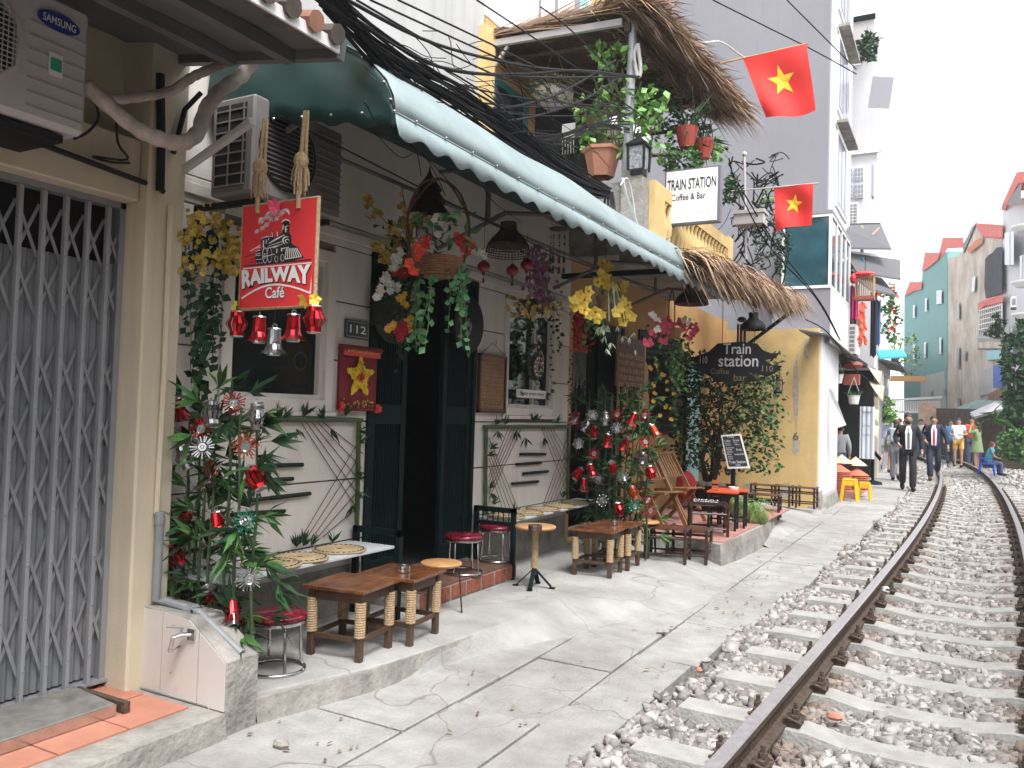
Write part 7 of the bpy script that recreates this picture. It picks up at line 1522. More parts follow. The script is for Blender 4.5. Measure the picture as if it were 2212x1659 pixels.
sheet([(1822, 545, 18.5), (1944, 558, 21.9), (1945, 568, 21.9), (1822, 550, 18.5)], m_white, 'canopy_edge', 'white edge trim on the middle canopy', 'trim')
sheet([(1822, 585, 18.5), (1905, 604, 21), (1935, 640, 19.5), (1880, 628, 18.6)], mat('dark_sheet', (.09, .09, .10)), 'metal_canopy', 'lowest dark sheet canopy above the bird cage', 'canopy')
b = MB(); a = PY(1822, 582, 19); c = PY(1866, 556, 19)
for k in range(6): z = a.z + (c.z - a.z) * (k + .5) / 6; b.tube([(a.x, 19, z), (c.x, 19, z)], (c.z - a.z) / 13, 8)
single(b, 'corrugated_sheet', mat('blue_corrugated', (.03, .20, .36), .5), 'bright blue corrugated panel between the grey canopies', 'panel')
b = MB(); b.beam(PY(1862, 488, 20), PY(1862, 552, 20), .06, .06); b.beam(PY(1866, 525, 20), PY(1900, 492, 20), .05, .05); single(b, 'canopy_strut', mat('cream_steel', (.5, .42, .3), .6), 'cream steel post and brace under the upper canopy', 'strut')
# bird cage, crackers, clothes
c = PY(1868, 648, 17.5); t = thing('bird_cage', 'wooden bird cage with a red cloth on top, hanging over the shop', 'bird cage', c); b = MB(); b.box(c + Vector((0, 0, .03)), (.36, .30, .07)); b.build('tray', mat('cage_red', (.28, .07, .04), .6), t); b = MB()
for k in range(9):
    for yy in (-.14, .14): b.tube([c + Vector((-.16 + k * .04, yy, .05)), c + Vector((-.16 + k * .04, yy, .46))], .006, 4)
for k in range(5):
    for xx in (-.17, .17): b.tube([c + Vector((xx, -.12 + k * .06, .05)), c + Vector((xx, -.12 + k * .06, .46))], .006, 4)
b.box(c + Vector((0, 0, .47)), (.36, .30, .02)); b.build('cage_bars', m_rope, t); b = MB(); b.ball(c + Vector((-.02, -.02, .50)), .2, 10, 6, sc=(1.15, 1, .32)); b.ball(c + Vector((-.2, -.1, .42)), .09, 8, 6, sc=(.8, 1, 1.2)); b.build('red_cloth', m_red, t)
b = MB(); b.tube([c + Vector((0, 0, .5)), c + Vector((0, 0, .9))], .006, 4); b.build('hook', m_black, t)
b = MB()
for k in range(38): q = PY(1862 + 5 * math.sin(k * 2.2), 658 + k * 2.3, 17.4); b.tube([q + Vector((0, 0, .05)), q + Vector((ru(-.05, .05), ru(-.04, .04), -.06))], .026, 6)
single(b, 'firecracker_string', mat('cracker_orange', (.62, .10, .05), .6, island=.4), 'string of orange-red firecracker ornaments hanging under the bird cage', 'ornament')
for i, (x0, x1, y0, y1, yd, col, l) in enumerate(((1822, 1836, 622, 705, 18.6, (.02, .25, .26), 'teal shirt on the drying line behind the bird cage'), (1836, 1854, 618, 690, 18.7, (.42, .02, .14), 'magenta shirt on the drying line'), (1834, 1856, 680, 712, 18.9, (.22, .19, .14), 'khaki cloth below the magenta shirt'), (1880, 1894, 632, 770, 18.8, (.01, .012, .03), 'long navy cloth right of the bird cage'), (1893, 1902, 650, 745, 19.4, (.07, .14, .28), 'faded blue jeans on the drying line'))):
    b = MB(); a = PY(x0, y1, yd); c = PY(x1, y0, yd); n = 8
    for k in range(n + 1):
        for j in range(2): b.v.append((a.x + (c.x - a.x) * k / n, yd + .04 * math.sin(k * 1.9), (a.z if j == 0 else c.z) + .03 * math.sin(k)))
    for k in range(n): b.f.append((2 * k, 2 * k + 2, 2 * k + 3, 2 * k + 1))
    single(b, 'hanging_garment', mat('cloth_%d' % i, col, .9), l, 'garment', 'laundry over the shop', solid=.02)
q = bush(500, 1898, 1945, 615, 740, 24, .5, .14, .09); single(q, 'flowering_bush', m_leaf, 'airy flowering bush beyond the hanging laundry', 'bush')
b = MB(); 
for k in range(9): flower(b, PY(ru(1895, 1940), ru(620, 720), 23.6), .09)
single(b, 'bush_blossoms', m_fred, 'few red blossoms on the airy bush', 'blossoms')
sheet([(1892, 760, 21), (1950, 757, 24), (1960, 772, 23), (1900, 776, 21)], mat('turquoise_sheet', (.03, .30, .34), .6), 'small_awning', 'turquoise and dark small awning past the shop', 'awning')
m_lawn = mat('conical_hat', (.62, .50, .34), .7, noise=.1)
for i, (x, y, yd, l, sc) in enumerate(((1818, 1000, 17.6, 'white conical hat on top of the left red stack', 1), (1848, 1005, 17.9, 'white conical hat with a small print on the right stack', 1), (1889, 812, 20, 'conical hat hanging highest on the shop side', 1), (1892, 845, 20, 'large conical hat hanging at the shop corner', 1.2), (1885, 895, 19.5, 'tilted conical hat low on the hanging string', .9), (1885, 930, 19.5, 'conical hat lowest on the hanging string', .9))):
    c = PY(x, y, yd); t = thing('conical_hat', l, 'hat', c, 'conical hats for sale'); b = MB(); b.lathe([(.22 * sc, 0), (.0, .17 * sc)], c, 18, cap=False, rot=(0, 0 if i < 2 else 1.0, 0)); b.build('hat_cone', m_lawn, t, solid=.008)
for i, (x, y, yd, n) in enumerate(((1812, 1042, 17.4, 11), (1850, 1042, 17.8, 9))):
    for k in range(n):
        c = PY(x, 1038, yd); b = MB(); z = .14 + .036 * k; b.lathe([(.24, z), (.02, z + .14), (.0, z + .14)], (c.x, c.y, 0), 16, cap=False); single(b, 'stacked_hat', mat('hat_edge', (.46, .13, .07), .7, island=.5), 'red-brown conical hat, %s from the bottom of the %s stack by the shop' % (ORD[k], ('left', 'right')[i]), 'hat', 'hats in the %s stack' % ('left', 'right')[i], solid=.006)
def pstool(c, m, label, s_=1):
    t = thing('plastic_stool', label, 'stool', c); c = Vector(c); b = MB(); b.box(c + Vector((0, 0, .40 * s_)), (.24 * s_, .24 * s_, .03)); b.build('seat', m, t, bevel=.008)
    for sx in (-1, 1):
        for sy in (-1, 1): b = MB(); b.beam(c + Vector((sx * .14 * s_, sy * .14 * s_, 0)), c + Vector((sx * .10 * s_, sy * .10 * s_, .39 * s_)), .05 * s_, .03 * s_); b.build('leg', m, t)
    b = MB()
    for sx, sy, rr in ((0, 1, 0), (0, -1, 0), (1, 0, PI / 2), (-1, 0, PI / 2)): b.box(c + Vector((sx * .11 * s_, sy * .11 * s_, .34 * s_)), (.2 * s_, .012, .09 * s_), rot=(0, 0, rr))
    b.build('skirt', m, t)
m_py = mat('plastic_yellow', (.75, .42, .015), .4); q = PY(1836, 1050, 16.75); pstool((q.x, q.y, .0), m_py, 'bright yellow plastic stool in front of the hat stacks'); q = PY(1868, 1050, 17.2); pstool((q.x, q.y, .0), m_py, 'second yellow plastic stool half hidden beside the green stand', .8)
for i, (x, y, yd) in enumerate(((1844, 860, 17.6), (1808, 815, 17.2))):
    c = PY(x, y, yd); t = thing('hanging_pot', ['white pot hanging on wires in the dark shop front', 'white pot hanging at the white wall corner'][i], 'hanging plant', c); b = MB(); b.lathe([(.09, -.12), (.12, .05), (.13, .06), (0, .04)], c, 14); b.build('pot', m_white, t); b = MB()
    for s_ in (-1, 1): b.tube([c + Vector((s_ * .12, 0, .05)), c + Vector((0, 0, .42))], .006, 4)
    b.build('wires', m_ac, t)
    b = MB()
    for k in range(30): b.leaf(c + Vector((ru(-.1, .1), ru(-.1, .1), .06)), (ru(-1, 1), ru(-1, 1), ru(.2, 1)), .14, .03)
    b.build('leaves', m_leafd, t)
c = PY(1840, 820, 18.2); b = MB(); b.box(c, (.30, .2, .22)); b.ball(c + Vector((0, 0, .3)), .18, 8, 6, sc=(1.2, 1, .5)); single(b, 'small_cage', mat('cage_red', (.28, .07, .04)), 'small dark bird cage with red cloth in the shop front', 'bird cage')
b = MB(); a = PY(1858, 878, 18.4); c = PY(1888, 992, 18.4); n = 10
for k in range(n + 1):
    for j in range(2): b.v.append((a.x + (c.x - a.x) * k / n, 18.4 + .02 * math.sin(k * 2), a.z if j else c.z))
for k in range(n): b.f.append((2 * k, 2 * k + 2, 2 * k + 3, 2 * k + 1))
o = single(b, 'cloth_notice', mat('pale_cloth', (.55, .60, .66), .8), 'pale hand-written cloth notice hanging in the shop front', 'notice', solid=.01); ytext('Souvenir', o, m_ink, 1862, 885, 1884, 893, 18.37); ytext('Drinks', o, m_pvc, 1863, 915, 1880, 922, 18.37); ytext('Coffee', o, m_pvc, 1863, 935, 1880, 942, 18.37)
b = MB(); b.add([PY(1790, 838, 15.6), PY(1800, 845, 15.5), PY(1828, 918, 15.5), PY(1806, 925, 15.4)] , [(0, 1, 2, 3)]); single(b, 'paper_sheet', m_white, 'curled white paper sheet peeling off the white wall end', 'paper', solid=.01)
b = MB(); q = PZ(1885, 1046, 0); b.tube([q + Vector((0, 0, .05)), q + Vector((0, 0, 1.25))], .035, 8); b.lathe([(.22, 0), (.2, .06), (.05, .10)], q, 12); single(b, 'sign_stand', m_green, 'dark green post stand beside the yellow stools', 'stand')
b = MB(); b.add([PY(1878, 970, 19), PY(1884, 966, 19), PY(1905, 990, 19), PY(1900, 996, 19)], [(0, 1, 2, 3)]); single(b, 'stand_board', m_green, 'small slanted dark green board on the post stand', 'board', solid=.02)
# houses that close the left side further on
fs = thing('far_shop_row', 'pale pillars and grey shutters of the shop past the hats', 'house', (-2.3, 27, 0)); b = MB(); b.bx(-6, -2.05, 24.5, 30, 0, 3.2); b.build('wall', m_lwall, fs); b = MB(); b.bx(-2.05, -1.95, 24.5, 24.8, 0, 3.0); b.build('pillar', m_cream, fs); b = MB(); b.bx(-2.04, -2.02, 25, 29, .1, 2.6); b.build('roller_shutter', m_grey, fs); b = MB(); b.box((-1.9, 26.5, 3.2), (1.0, 4.5, .06), rot=(0, .25, 0)); b.build('canopy', mat('dark_sheet', (.09, .09, .10)), fs)
f2 = thing('far_left_house', 'low grey house with balcony rail beyond the crowd', 'house', (-5, 40, 0)); b = MB(); b.bx(-9, -3.0, 31, 44, 0, 4.3); b.bx(-12, -4.6, 44, 60, 0, 6); b.build('wall', m_lwall, f2); b = MB(); b.box((-3.2, 38, 4.5), (1.4, 12, .08), rot=(0, .2, 0)); b.build('roof', m_soffit, f2)
for x0, x1, y0, y1, yd, l in ((1907, 1935, 858, 920, 27, 'bright bushy creeper by the second air conditioner'), (1918, 1992, 720, 812, 50, 'pale distant foliage behind the green house')): q = bush(420, x0, x1, y0, y1, yd, .4, .12 * yd / 25, .07 * yd / 25); single(q, 'creeper', m_leafl, l, 'bush')
# ------------------------------------------------------------------ far row on the right
def yat(px): return float(np.interp(px, [1940, 2050, 2110, 2150, 2166, 2230], [60, 50, 45, 41, 39, 33]))
def fwall(par, xs_tops, ybot, m, depth=6, name='wall'):
    """wall between pixel columns; xs_tops: list of (px, py_top)"""
    b = MB()
    for (xa, ta), (xb, tb) in zip(xs_tops, xs_tops[1:]):
        A0, A1 = PY(xa, ybot, yat(xa)), PY(xa, ta, yat(xa)); B0, B1 = PY(xb, ybot, yat(xb)), PY(xb, tb, yat(xb)); A0.z = B0.z = -.1; bk = Vector((depth, depth * .5, 0))
        b.add([A0, B0, B1, A1, A0 + bk, B0 + bk, B1 + bk, A1 + bk], [(0, 1, 2, 3), (5, 4, 7, 6), (3, 2, 6, 7), (4, 0, 3, 7), (1, 5, 6, 2)])
    return b.build(name, m, par)
def fq(par, pts, m, name, off=.4, th=.05):
    P = [PY(x, y, yat(x) - off) for x, y in pts]; b = MB(); n = len(P); bk = Vector((0, th, 0)); b.add(P + [p + bk for p in P], [tuple(range(n))[::-1], tuple(range(n, 2 * n))] + [(i, (i + 1) % n, n + (i + 1) % n, n + i) for i in range(n)]); return b.build(name, m, par)
m_fgreen = mat('sea_green_wall', (.16, .31, .31), .85, noise=.05, scale=1); m_stainw = mat('stained_cream_wall', (.60, .54, .46), .9, noise=.0, col2=(.36, .30, .26), scale=.7, streak=.5, stain=(.16, .14, .12)); m_roof = mat('coral_roof', (.60, .15, .13), .8, noise=.15)
g1 = thing('green_far_house', 'tall sea-green far house with coral gable roofs', 'building', (-2, 55, 0)); fwall(g1, [(1953, 637), (1978, 610), (1991, 607), (1992, 588), (2020, 560), (2047, 542)], 900, m_fgreen)
fq(g1, [(1953, 640), (1965, 608), (1992, 610), (1990, 625), (1975, 628)], m_roof, 'roof'); fq(g1, [(1990, 588), (1998, 545), (2032, 545), (2025, 562), (2005, 578)], m_roof, 'roof'); fq(g1, [(2024, 566), (2036, 513), (2082, 513), (2080, 535), (2047, 537), (2040, 548)], m_roof, 'roof', .1)
for x, y, w, h in ((1972, 660, 5, 26), (1998, 645, 5, 27), (2023, 628, 12, 28), (1972, 745, 5, 30), (1996, 740, 5, 32), (2029, 730, 5, 34)):
    wd = fq(g1, [(x, y), (x + w, y - 1), (x + w, y + h), (x, y + h + 1)], m_white, 'window', .4); fq(wd, [(x + 1, y + 2), (x + w - 1, y + 2), (x + w - 1, y + h - 2), (x + 1, y + h - 2)], m_fp, 'pane', .5)
g2 = thing('stained_far_house', 'blotchy stained cream house between the green house and the gabled one', 'building', (0, 47, 0)); fwall(g2, [(2048, 560), (2070, 552), (2080, 540), (2083, 520), (2084, 530), (2086, 560)], 900, m_stainw); fwall(g2, [(1985, 815), (2048, 800)], 900, m_lwall, 3, 'lower_wall')
for x, y, w, h in ((2066, 655, 6, 35), (2066, 750, 6, 45), (2080, 758, 6, 20), (2010, 845, 3, 14), (2038, 840, 3, 14), (2068, 860, 5, 20)): fq(g2, [(x, y), (x + w, y - 1), (x + w, y + h), (x, y + h)], m_pvc, 'window', .5)
g3 = thing('gabled_far_house', 'cream gabled house with coral roof and a big black mould stain', 'building', (1, 43, 0)); fwall(g3, [(2084, 525), (2098, 490), (2110, 480), (2124, 510), (2165, 510)], 900, m_stainw)
fq(g3, [(2078, 530), (2108, 480), (2106, 487), (2082, 545)], m_tower, 'gable_edge', .3, .4); fq(g3, [(2106, 482), (2166, 486), (2166, 512), (2124, 510)], m_roof, 'roof', .4, .4); fq(g3, [(2088, 538), (2106, 520), (2122, 512), (2122, 525), (2092, 548)], mat('orange_band', (.5, .17, .09), .8), 'gable_band', .6)
fq(g3, [(2128, 560), (2134, 552), (2145, 545), (2152, 535), (2164, 533), (2165, 540), (2165, 632), (2150, 640), (2130, 648), (2126, 620)], mat('mould', (.05, .052, .065), .95, noise=.5, scale=4), 'mould_patch', .7); fq(g3, [(2100, 600), (2107, 595), (2105, 628), (2098, 632)], m_fp, 'window', .6)
fq(g3, [(2113, 655), (2130, 645), (2166, 637), (2166, 652), (2128, 660), (2114, 670)], m_roof, 'balcony_roof', 1.0, 1.0); w = fq(g3, [(2115, 668), (2166, 652), (2166, 712), (2115, 718)], mat('balcony_shade', (.14, .11, .11), .9), 'balcony', .5); b = MB()  # balcony is a dark sheet; the shade inside is put into its colour
for k in range(12): x = 2116 + k * 4.4; b.tube([PY(x, 668 - k * 1.2, yat(x) - 1), PY(x, 714, yat(x) - 1)], .03, 4)
for k in range(5): b.tube([PY(2116, 672 + k * 10, yat(2116) - 1), PY(2165, 658 + k * 11, yat(2165) - 1)], .03, 4)
b.build('grille', m_white, w)
for k in range(11): x = 2116 + k * 4.6; b = MB(); P = PY(x, 738, yat(x) - .9); b.lathe([(.08, 0), (.12, .15), (.06, .4), (.08, .55)], P, 6); b.build('baluster', m_lwall, g3)
fq(g3, [(2112, 736), (2168, 738), (2168, 752), (2112, 752)], m_stainw, 'balcony_slab', .8, .8); fq(g3, [(2131, 758), (2166, 755), (2166, 775), (2131, 778)], mat('aqua_panel', (.25, .5, .55), .6), 'aqua_panel', .8); fq(g3, [(2145, 790), (2166, 787), (2166, 835), (2145, 838)], mat('blue_panel_paint', (.05, .12, .45), .6), 'blue_panel', .4); fq(g3, [(2116, 800), (2144, 793), (2144, 850), (2116, 855)], m_lwall, 'caged_window', .35)
q = bush(350, 2130, 2166, 682, 730, 37.5, .3, .22, .14); single(q, 'balcony_shrub', m_leafd, 'shrub growing on the caged balcony of the gabled house', 'plant')
fq(g3, [(2136, 850), (2160, 838), (2190, 840), (2190, 900), (2136, 910)], mat('old_brick', (.30, .17, .13), .9, noise=.4, scale=3), 'brick_annex', .9, 1.5)
g4 = thing('white_far_house', 'white house with round balconies at the right edge of the picture', 'building', (3, 36, 0)); fwall(g4, [(2166, 440), (2300, 400)], 950, mat('bleached_white', (.86, .86, .87)))
fq(g4, [(2165, 440), (2196, 372), (2300, 360), (2300, 390), (2200, 395), (2175, 440)], m_roof, 'gable_roof', .8, 1.2); fq(g4, [(2170, 442), (2206, 395), (2206, 442)], m_soffit, 'soffit', .7)
for x, y, w, h in ((2170, 500, 20, 72), (2170, 700, 18, 60), (2203, 550, 8, 60), (2203, 690, 8, 40)): wd = fq(g4, [(x, y + 3), (x + w, y), (x + w, y + h), (x, y + h)], m_fp, 'window', .4); fq(wd, [(x + w * .45, y + 2), (x + w * .55, y + 2), (x + w * .55, y + h), (x + w * .45, y + h)], m_white, 'glazing_bar', .5)
for y in (500, 620, 690): c = PY(2222, y, 34.5); b = MB(); b.lathe([(.4, 0), (.55, .15), (.55, .22)], c, 20); b.build('round_balcony', m_white, g4)
acbox(2184, 640, 2196, 664, 34.2, 'tiny air conditioner on the white far right house', .2, 1, 1)
# sheds along the right-hand side
sh2 = thing('tin_shed', 'low sheds with green and white tin roofs behind the onlookers', 'shed', (2.5, 42, 0))
P = [PY(2010, 905, 46), PY(2110, 868, 42), PY(2165, 870, 36), PY(2165, 893, 34), PY(2060, 905, 42)]; b = MB(); b.add(P + [p + Vector((0, 0, .08)) for p in P], [(4, 3, 2, 1, 0), (5, 6, 7, 8, 9)]); b.build('roof', mat('tin_green', (.20, .30, .27), .6, noise=.4, scale=1.5), sh2)
P = [PY(2095, 895, 38), PY(2150, 872, 36), PY(2172, 885, 33), PY(2105, 905, 36)]; b = MB(); b.add(P + [p + Vector((0, 0, .08)) for p in P], [(3, 2, 1, 0), (4, 5, 6, 7)]); b.build('white_roof_sheet', m_wwall, sh2)
a = PY(1990, 915, 47); c = PY(2170, 915, 35); b = MB(); b.add([(a.x, a.y, -.1), (c.x, c.y, -.1), (c.x, c.y, 2.1), (a.x, a.y, 2.3)], [(0, 1, 2, 3)]); b.build('wall', mat('shed_wall', (.13, .105, .085), .9, noise=.5, scale=1.5), sh2, solid=.1)
sg2 = thing('footbridge_balcony', 'pale slatted balcony on posts between the crowd and the sheds', 'balcony', PY(1985, 880, 48)); b = MB()
for k in range(26): x = 1930 + k * 4; b.tube([PY(x, 866, 49), PY(x, 888, 49)], .03, 4)
b.beam(PY(1928, 864, 49), PY(2035, 858, 49), .1, .12); b.beam(PY(1928, 890, 49), PY(2035, 890, 49), .3, .12); b.build('rail', m_white, sg2)
for x in (1960, 1990, 2015): b = MB(); b.tube([PY(x, 890, 48.5), PY(x, 940, 48.5)], .06, 6); b.build('post', m_pvc, sg2)
b = MB(); b.box(PY(1957, 818, 50), (1.9, .3, .3)); b.build('orange_beam', mat('orange_beam', (.55, .3, .12), .7), sg2); b = MB(); b.box(PY(2004, 895, 44), (.8, .05, 1.1)); single(b, 'hanging_poster', mat('poster', (.6, .42, .3), .7, noise=.4, scale=3), 'faded orange and white poster hanging before the pale balcony', 'poster')
# right-hand greenery
t = thing('roadside_shrub', 'tall dark leafy shrub at the right edge beside the track', 'shrub', PZ(2190, 1000, 0)); q = bush(3400, 2166, 2250, 690, 935, 27, 1.2, .17, .11); q.build('crown', m_leafd, t); b = MB()
for k in range(6): b.tube([PZ(2195 + k * 5, 990, 0), PY(2190 + k * 8, 800, 27)], .04, 5)
b.build('trunk', mat('bark', (.055, .038, .028)), t)
q = bush(900, 2155, 2240, 925, 1000, 24.5, .5, .13, .09); single(q, 'potted_greenery', m_leaf, 'lower bright green plants in pots at the right edge', 'shrub')
b = MB(); q = PZ(2195, 1012, 0); b.box(q + Vector((0, 0, .12)), (.9, .4, .24)); single(b, 'trough', m_rust, 'rusty planting trough beside the track at the right edge', 'planter')
# banana-like leaves
b = MB()
for k in range(12): c = PY(2150, 905, 26); b.leaf(c, (ru(-1, 1), ru(-1, 1), ru(-.3, 1)), .6, .14, curl=.4)
single(b, 'broad_leaves', m_leaf, 'broad leaves arching left of the dark shrub', 'plant')
# ------------------------------------------------------------------ people
m_skin = mat('skin', (.42, .24, .16), .6); m_hair = mat('dark_hair', (.015, .011, .009), .6); m_shirtw = mat('shirt_white', (.72, .72, .75), .8)
def skin(name, V, E, Rr, m, par, at, sub=2):
    me = bpy.data.meshes.new(name); me.from_pydata([tuple(v) for v in V], E, []); o = bpy.data.objects.new(name, me); COL.objects.link(o)
    s_ = o.modifiers.new('skin', 'SKIN'); s_.use_smooth_shade = True
    for i, r in enumerate(Rr): sv = me.skin_vertices[0].data[i]; sv.radius = (r, r) if not isinstance(r, tuple) else r; sv.use_root = (i == 0)
    d = o.modifiers.new('sub', 'SUBSURF'); d.levels = sub; d.render_levels = sub
    dg = bpy.context.evaluated_depsgraph_get(); m2 = bpy.data.meshes.new_from_object(o.evaluated_get(dg)); bpy.data.objects.remove(o); m2.materials.clear(); m2.materials.append(m)
    m2.polygons.foreach_set('use_smooth', [True] * len(m2.polygons)); ob = bpy.data.objects.new(name, m2); link(ob, par, at); ob.location = (0, 0, 0); return ob
def person(loc, face, label, H=1.72, top=None, legs=None, shoes=None, hair=m_hair, pose={}, jacket=None, tie=None, shorts=False, sleeve=True, female=False, sit=False, beard=False, longhair=False, skirt=None, bag=None, build=1.0, scale=1.0):
    """face: heading angle the figure looks towards (radians, 0 = +x)"""
    t = thing('person', label, 'person', loc); k = H / 1.75; W = build
    J = dict(pel=(0, 0, .95), chest=(0, 0, 1.30), neck=(0, 0, 1.47), head=(.015, 0, 1.60), crown=(.0, 0, 1.70), shL=(0, .165, 1.405), shR=(0, -.165, 1.405), elL=(-.01, .24, 1.15), elR=(-.01, -.24, 1.15), haL=(.06, .25, .90), haR=(.06, -.25, .90),
             hipL=(0, .095, .92), hipR=(0, -.095, .92), knL=(.03, .10, .50), knR=(.03, -.10, .50), anL=(0, .10, .08), anR=(0, -.10, .08), toL=(.16, .11, .035), toR=(.16, -.11, .035)); J.update(pose)
    J = {n: Vector(v) * k for n, v in J.items()}
    # the body: one continuous skinned figure with hands
    names = ['pel', 'belly', 'chest', 'neck', 'head', 'crown', 'shL', 'elL', 'haL', 'shR', 'elR', 'haR', 'hipL', 'knL', 'anL', 'toL', 'hipR', 'knR', 'anR', 'toR']; J['belly'] = (J['pel'] + J['chest']) / 2
    R_ = dict(pel=.125, belly=.12, chest=.135, neck=.055, head=.088, crown=.075, shL=.03, elL=.034, haL=.030, shR=.03, elR=.034, haR=.030, hipL=.085, knL=.056, anL=.038, toL=.035, hipR=.085, knR=.056, anR=.038, toR=.035)
    ed = [('pel', 'belly'), ('belly', 'chest'), ('chest', 'neck'), ('neck', 'head'), ('head', 'crown'), ('chest', 'shL'), ('shL', 'elL'), ('elL', 'haL'), ('chest', 'shR'), ('shR', 'elR'), ('elR', 'haR'), ('pel', 'hipL'), ('hipL', 'knL'), ('knL', 'anL'), ('anL', 'toL'), ('pel', 'hipR'), ('hipR', 'knR'), ('knR', 'anR'), ('anR', 'toR')]
    V = [J[n] for n in names]; Rr = [R_[n] * k * .93 for n in names]; E = [(names.index(a), names.index(b_)) for a, b_ in ed]
    for s_ in 'LR':      # palm and fingers
        h = J['ha' + s_]; d = (h - J['el' + s_]).normalized(); sd = 1 if s_ == 'L' else -1; a0 = len(V); V.append(h + d * .07 * k); Rr.append(.026 * k); E.append((names.index('ha' + s_), a0)); lat = d.cross(Vector((0, sd, 0))); lat = lat.normalized() if lat.length > .1 else Vector((1, 0, 0))
        for f in range(4): V.append(h + d * (.14 + .015 * (f in (1, 2))) * k + lat * (f - 1.5) * .02 * k + Vector((0, -sd * .015, 0)) * k); Rr.append(.009 * k); E.append((a0, len(V) - 1))
        V.append(h + d * .08 * k + lat * .05 * k); Rr.append(.011 * k); E.append((a0, len(V) - 1))
    body = skin('body', V, E, Rr, m_skin, t, loc)
    def part(nm, ns, rs, es, m): return skin(nm, [J[n] for n in ns], [(ns.index(a), ns.index(b_)) for a, b_ in es], [r * k * W for r in rs], m, t, loc)
    if top is not None:
        J['nk2'] = J['neck'] * .75 + J['chest'] * .25; ns = ['belly', 'pel', 'chest', 'nk2', 'shL', 'shR', 'mL', 'mR']; J['mL'] = J['shL'].lerp(J['elL'], .55 if not jacket and not sleeve else .98); J['mR'] = J['shR'].lerp(J['elR'], .55 if not jacket and not sleeve else .98); jk = .025 if jacket else .006
        rs = [.135 + jk, .145 + jk, .155 + jk * .6, .075, .095, .095, .066, .066]; es = [('belly', 'pel'), ('belly', 'chest'), ('chest', 'nk2'), ('chest', 'shL'), ('chest', 'shR'), ('shL', 'mL'), ('shR', 'mR')]
        if jacket or sleeve: J['wL'] = J['elL'].lerp(J['haL'], .92); J['wR'] = J['elR'].lerp(J['haR'], .92); ns += ['wL', 'wR']; rs += [.045, .045]; es += [('mL', 'wL'), ('mR', 'wR')]
        part('jacket' if jacket else 'shirt', ns, rs, es, top)
        if jacket:
            b = MB(); c0, c1 = J['pel'], J['nk2']; fx = (.182) * k * W; q = [(c0.x + fx + .010, -.055 * k, c0.z - .02 * k), (c0.x + fx + .010, .055 * k, c0.z - .02 * k), (J['chest'].x + fx - .0, .07 * k, J['chest'].z), (c1.x + .085 * k, .035 * k, c1.z + .03 * k), (c1.x + .085 * k, -.035 * k, c1.z + .03 * k), (J['chest'].x + fx, -.07 * k, J['chest'].z)]
            b.add([Vector(p) for p in q], [(0, 1, 2, 5), (5, 2, 3, 4)]); o = b.build('shirt_front', m_shirtw, t, at=(0, 0, 0)); o.location = (0, 0, 0); o.modifiers.new('s', 'SOLIDIFY').thickness = .01
            b = MB(); b.add([Vector((J['chest'].x + fx + .014 + (c0.x - J['chest'].x), -.028 * k, c0.z + .01)), Vector((c0.x + fx + .02, .0, c0.z - .04 * k)), Vector((c0.x + fx + .018, .028 * k, c0.z + .01)), Vector((J['chest'].x + fx + .012, .02 * k, J['chest'].z)), Vector((c1.x + .10 * k, .016 * k, c1.z + .0)), Vector((c1.x + .10 * k, -.016 * k, c1.z)), Vector((J['chest'].x + fx + .012, -.02 * k, J['chest'].z))], [(0, 1, 2), (0, 2, 3, 6), (6, 3, 4, 5)]); o = b.build('tie', tie, t, at=(0, 0, 0)); o.location = (0, 0, 0); o.modifiers.new('s', 'SOLIDIFY').thickness = .012
    if legs is not None:
        J['kL2'] = J['hipL'].lerp(J['knL'], .85) if shorts else J['anL'] + Vector((0, 0, -.03)); J['kR2'] = J['hipR'].lerp(J['knR'], .85) if shorts else J['anR'] + Vector((0, 0, -.03)); ns = ['pel', 'hipL', 'hipR']; rs = [.135, .098, .098]; es = [('pel', 'hipL'), ('pel', 'hipR')]
        if shorts: ns += ['kL2', 'kR2']; rs += [.088, .088]; es += [('hipL', 'kL2'), ('hipR', 'kR2')]
        else: ns += ['knL', 'knR', 'kL2', 'kR2']; rs += [.082, .082, .078, .078]; es += [('hipL', 'knL'), ('knL', 'kL2'), ('hipR', 'knR'), ('knR', 'kR2')]
        part('trousers' if not shorts else 'shorts', ns, rs, es, legs)
    if skirt is not None:
        b = MB(); p = J['pel']; z1 = p.z + .12 * k; z0 = p.z - .32 * k; b.lathe([(.22 * k, z0), (.19 * k, z0 + .2), (.15 * k, z1), (.145 * k, z1 + .1)], (p.x, 0, 0), 18, cap=False); o = b.build('skirt', skirt, t, at=(0, 0, 0), smooth=True); o.location = (0, 0, 0)
    for s_ in 'LR':
        a, c = J['an' + s_], J['to' + s_]; b = MB(); m_ = (a + c) / 2; b.ball(m_ - Vector((0, 0, .015)), .5, 10, 6, sc=(.30 * k, .105 * k, .10 * k), rot=(0, math.atan2(a.z - c.z - .045 * k, (c - a).xy.length + .001), 0)); o = b.build('shoe', shoes or m_black, t, at=(0, 0, 0), smooth=True); o.location = (0, 0, 0)
    h = J['head']; b = MB(); b.ball(h + Vector((-.034, 0, .045)) * k, .098 * k, 12, 9, sc=(.98, .9, .92))
    if longhair: b.ball(h + Vector((-.07, 0, -.10)) * k, .085 * k, 10, 8, sc=(.8, .95, 1.9))
    o = b.build('hair', hair, t, at=(0, 0, 0), smooth=True); o.location = (0, 0, 0)
    b = MB(); b.ball(h + Vector((.086, 0, -.005)) * k, .018 * k, 6, 5, sc=(1, .7, 1.4)); o = b.build('nose', m_skin, body, at=(0, 0, 0)); o.location = (0, 0, 0)
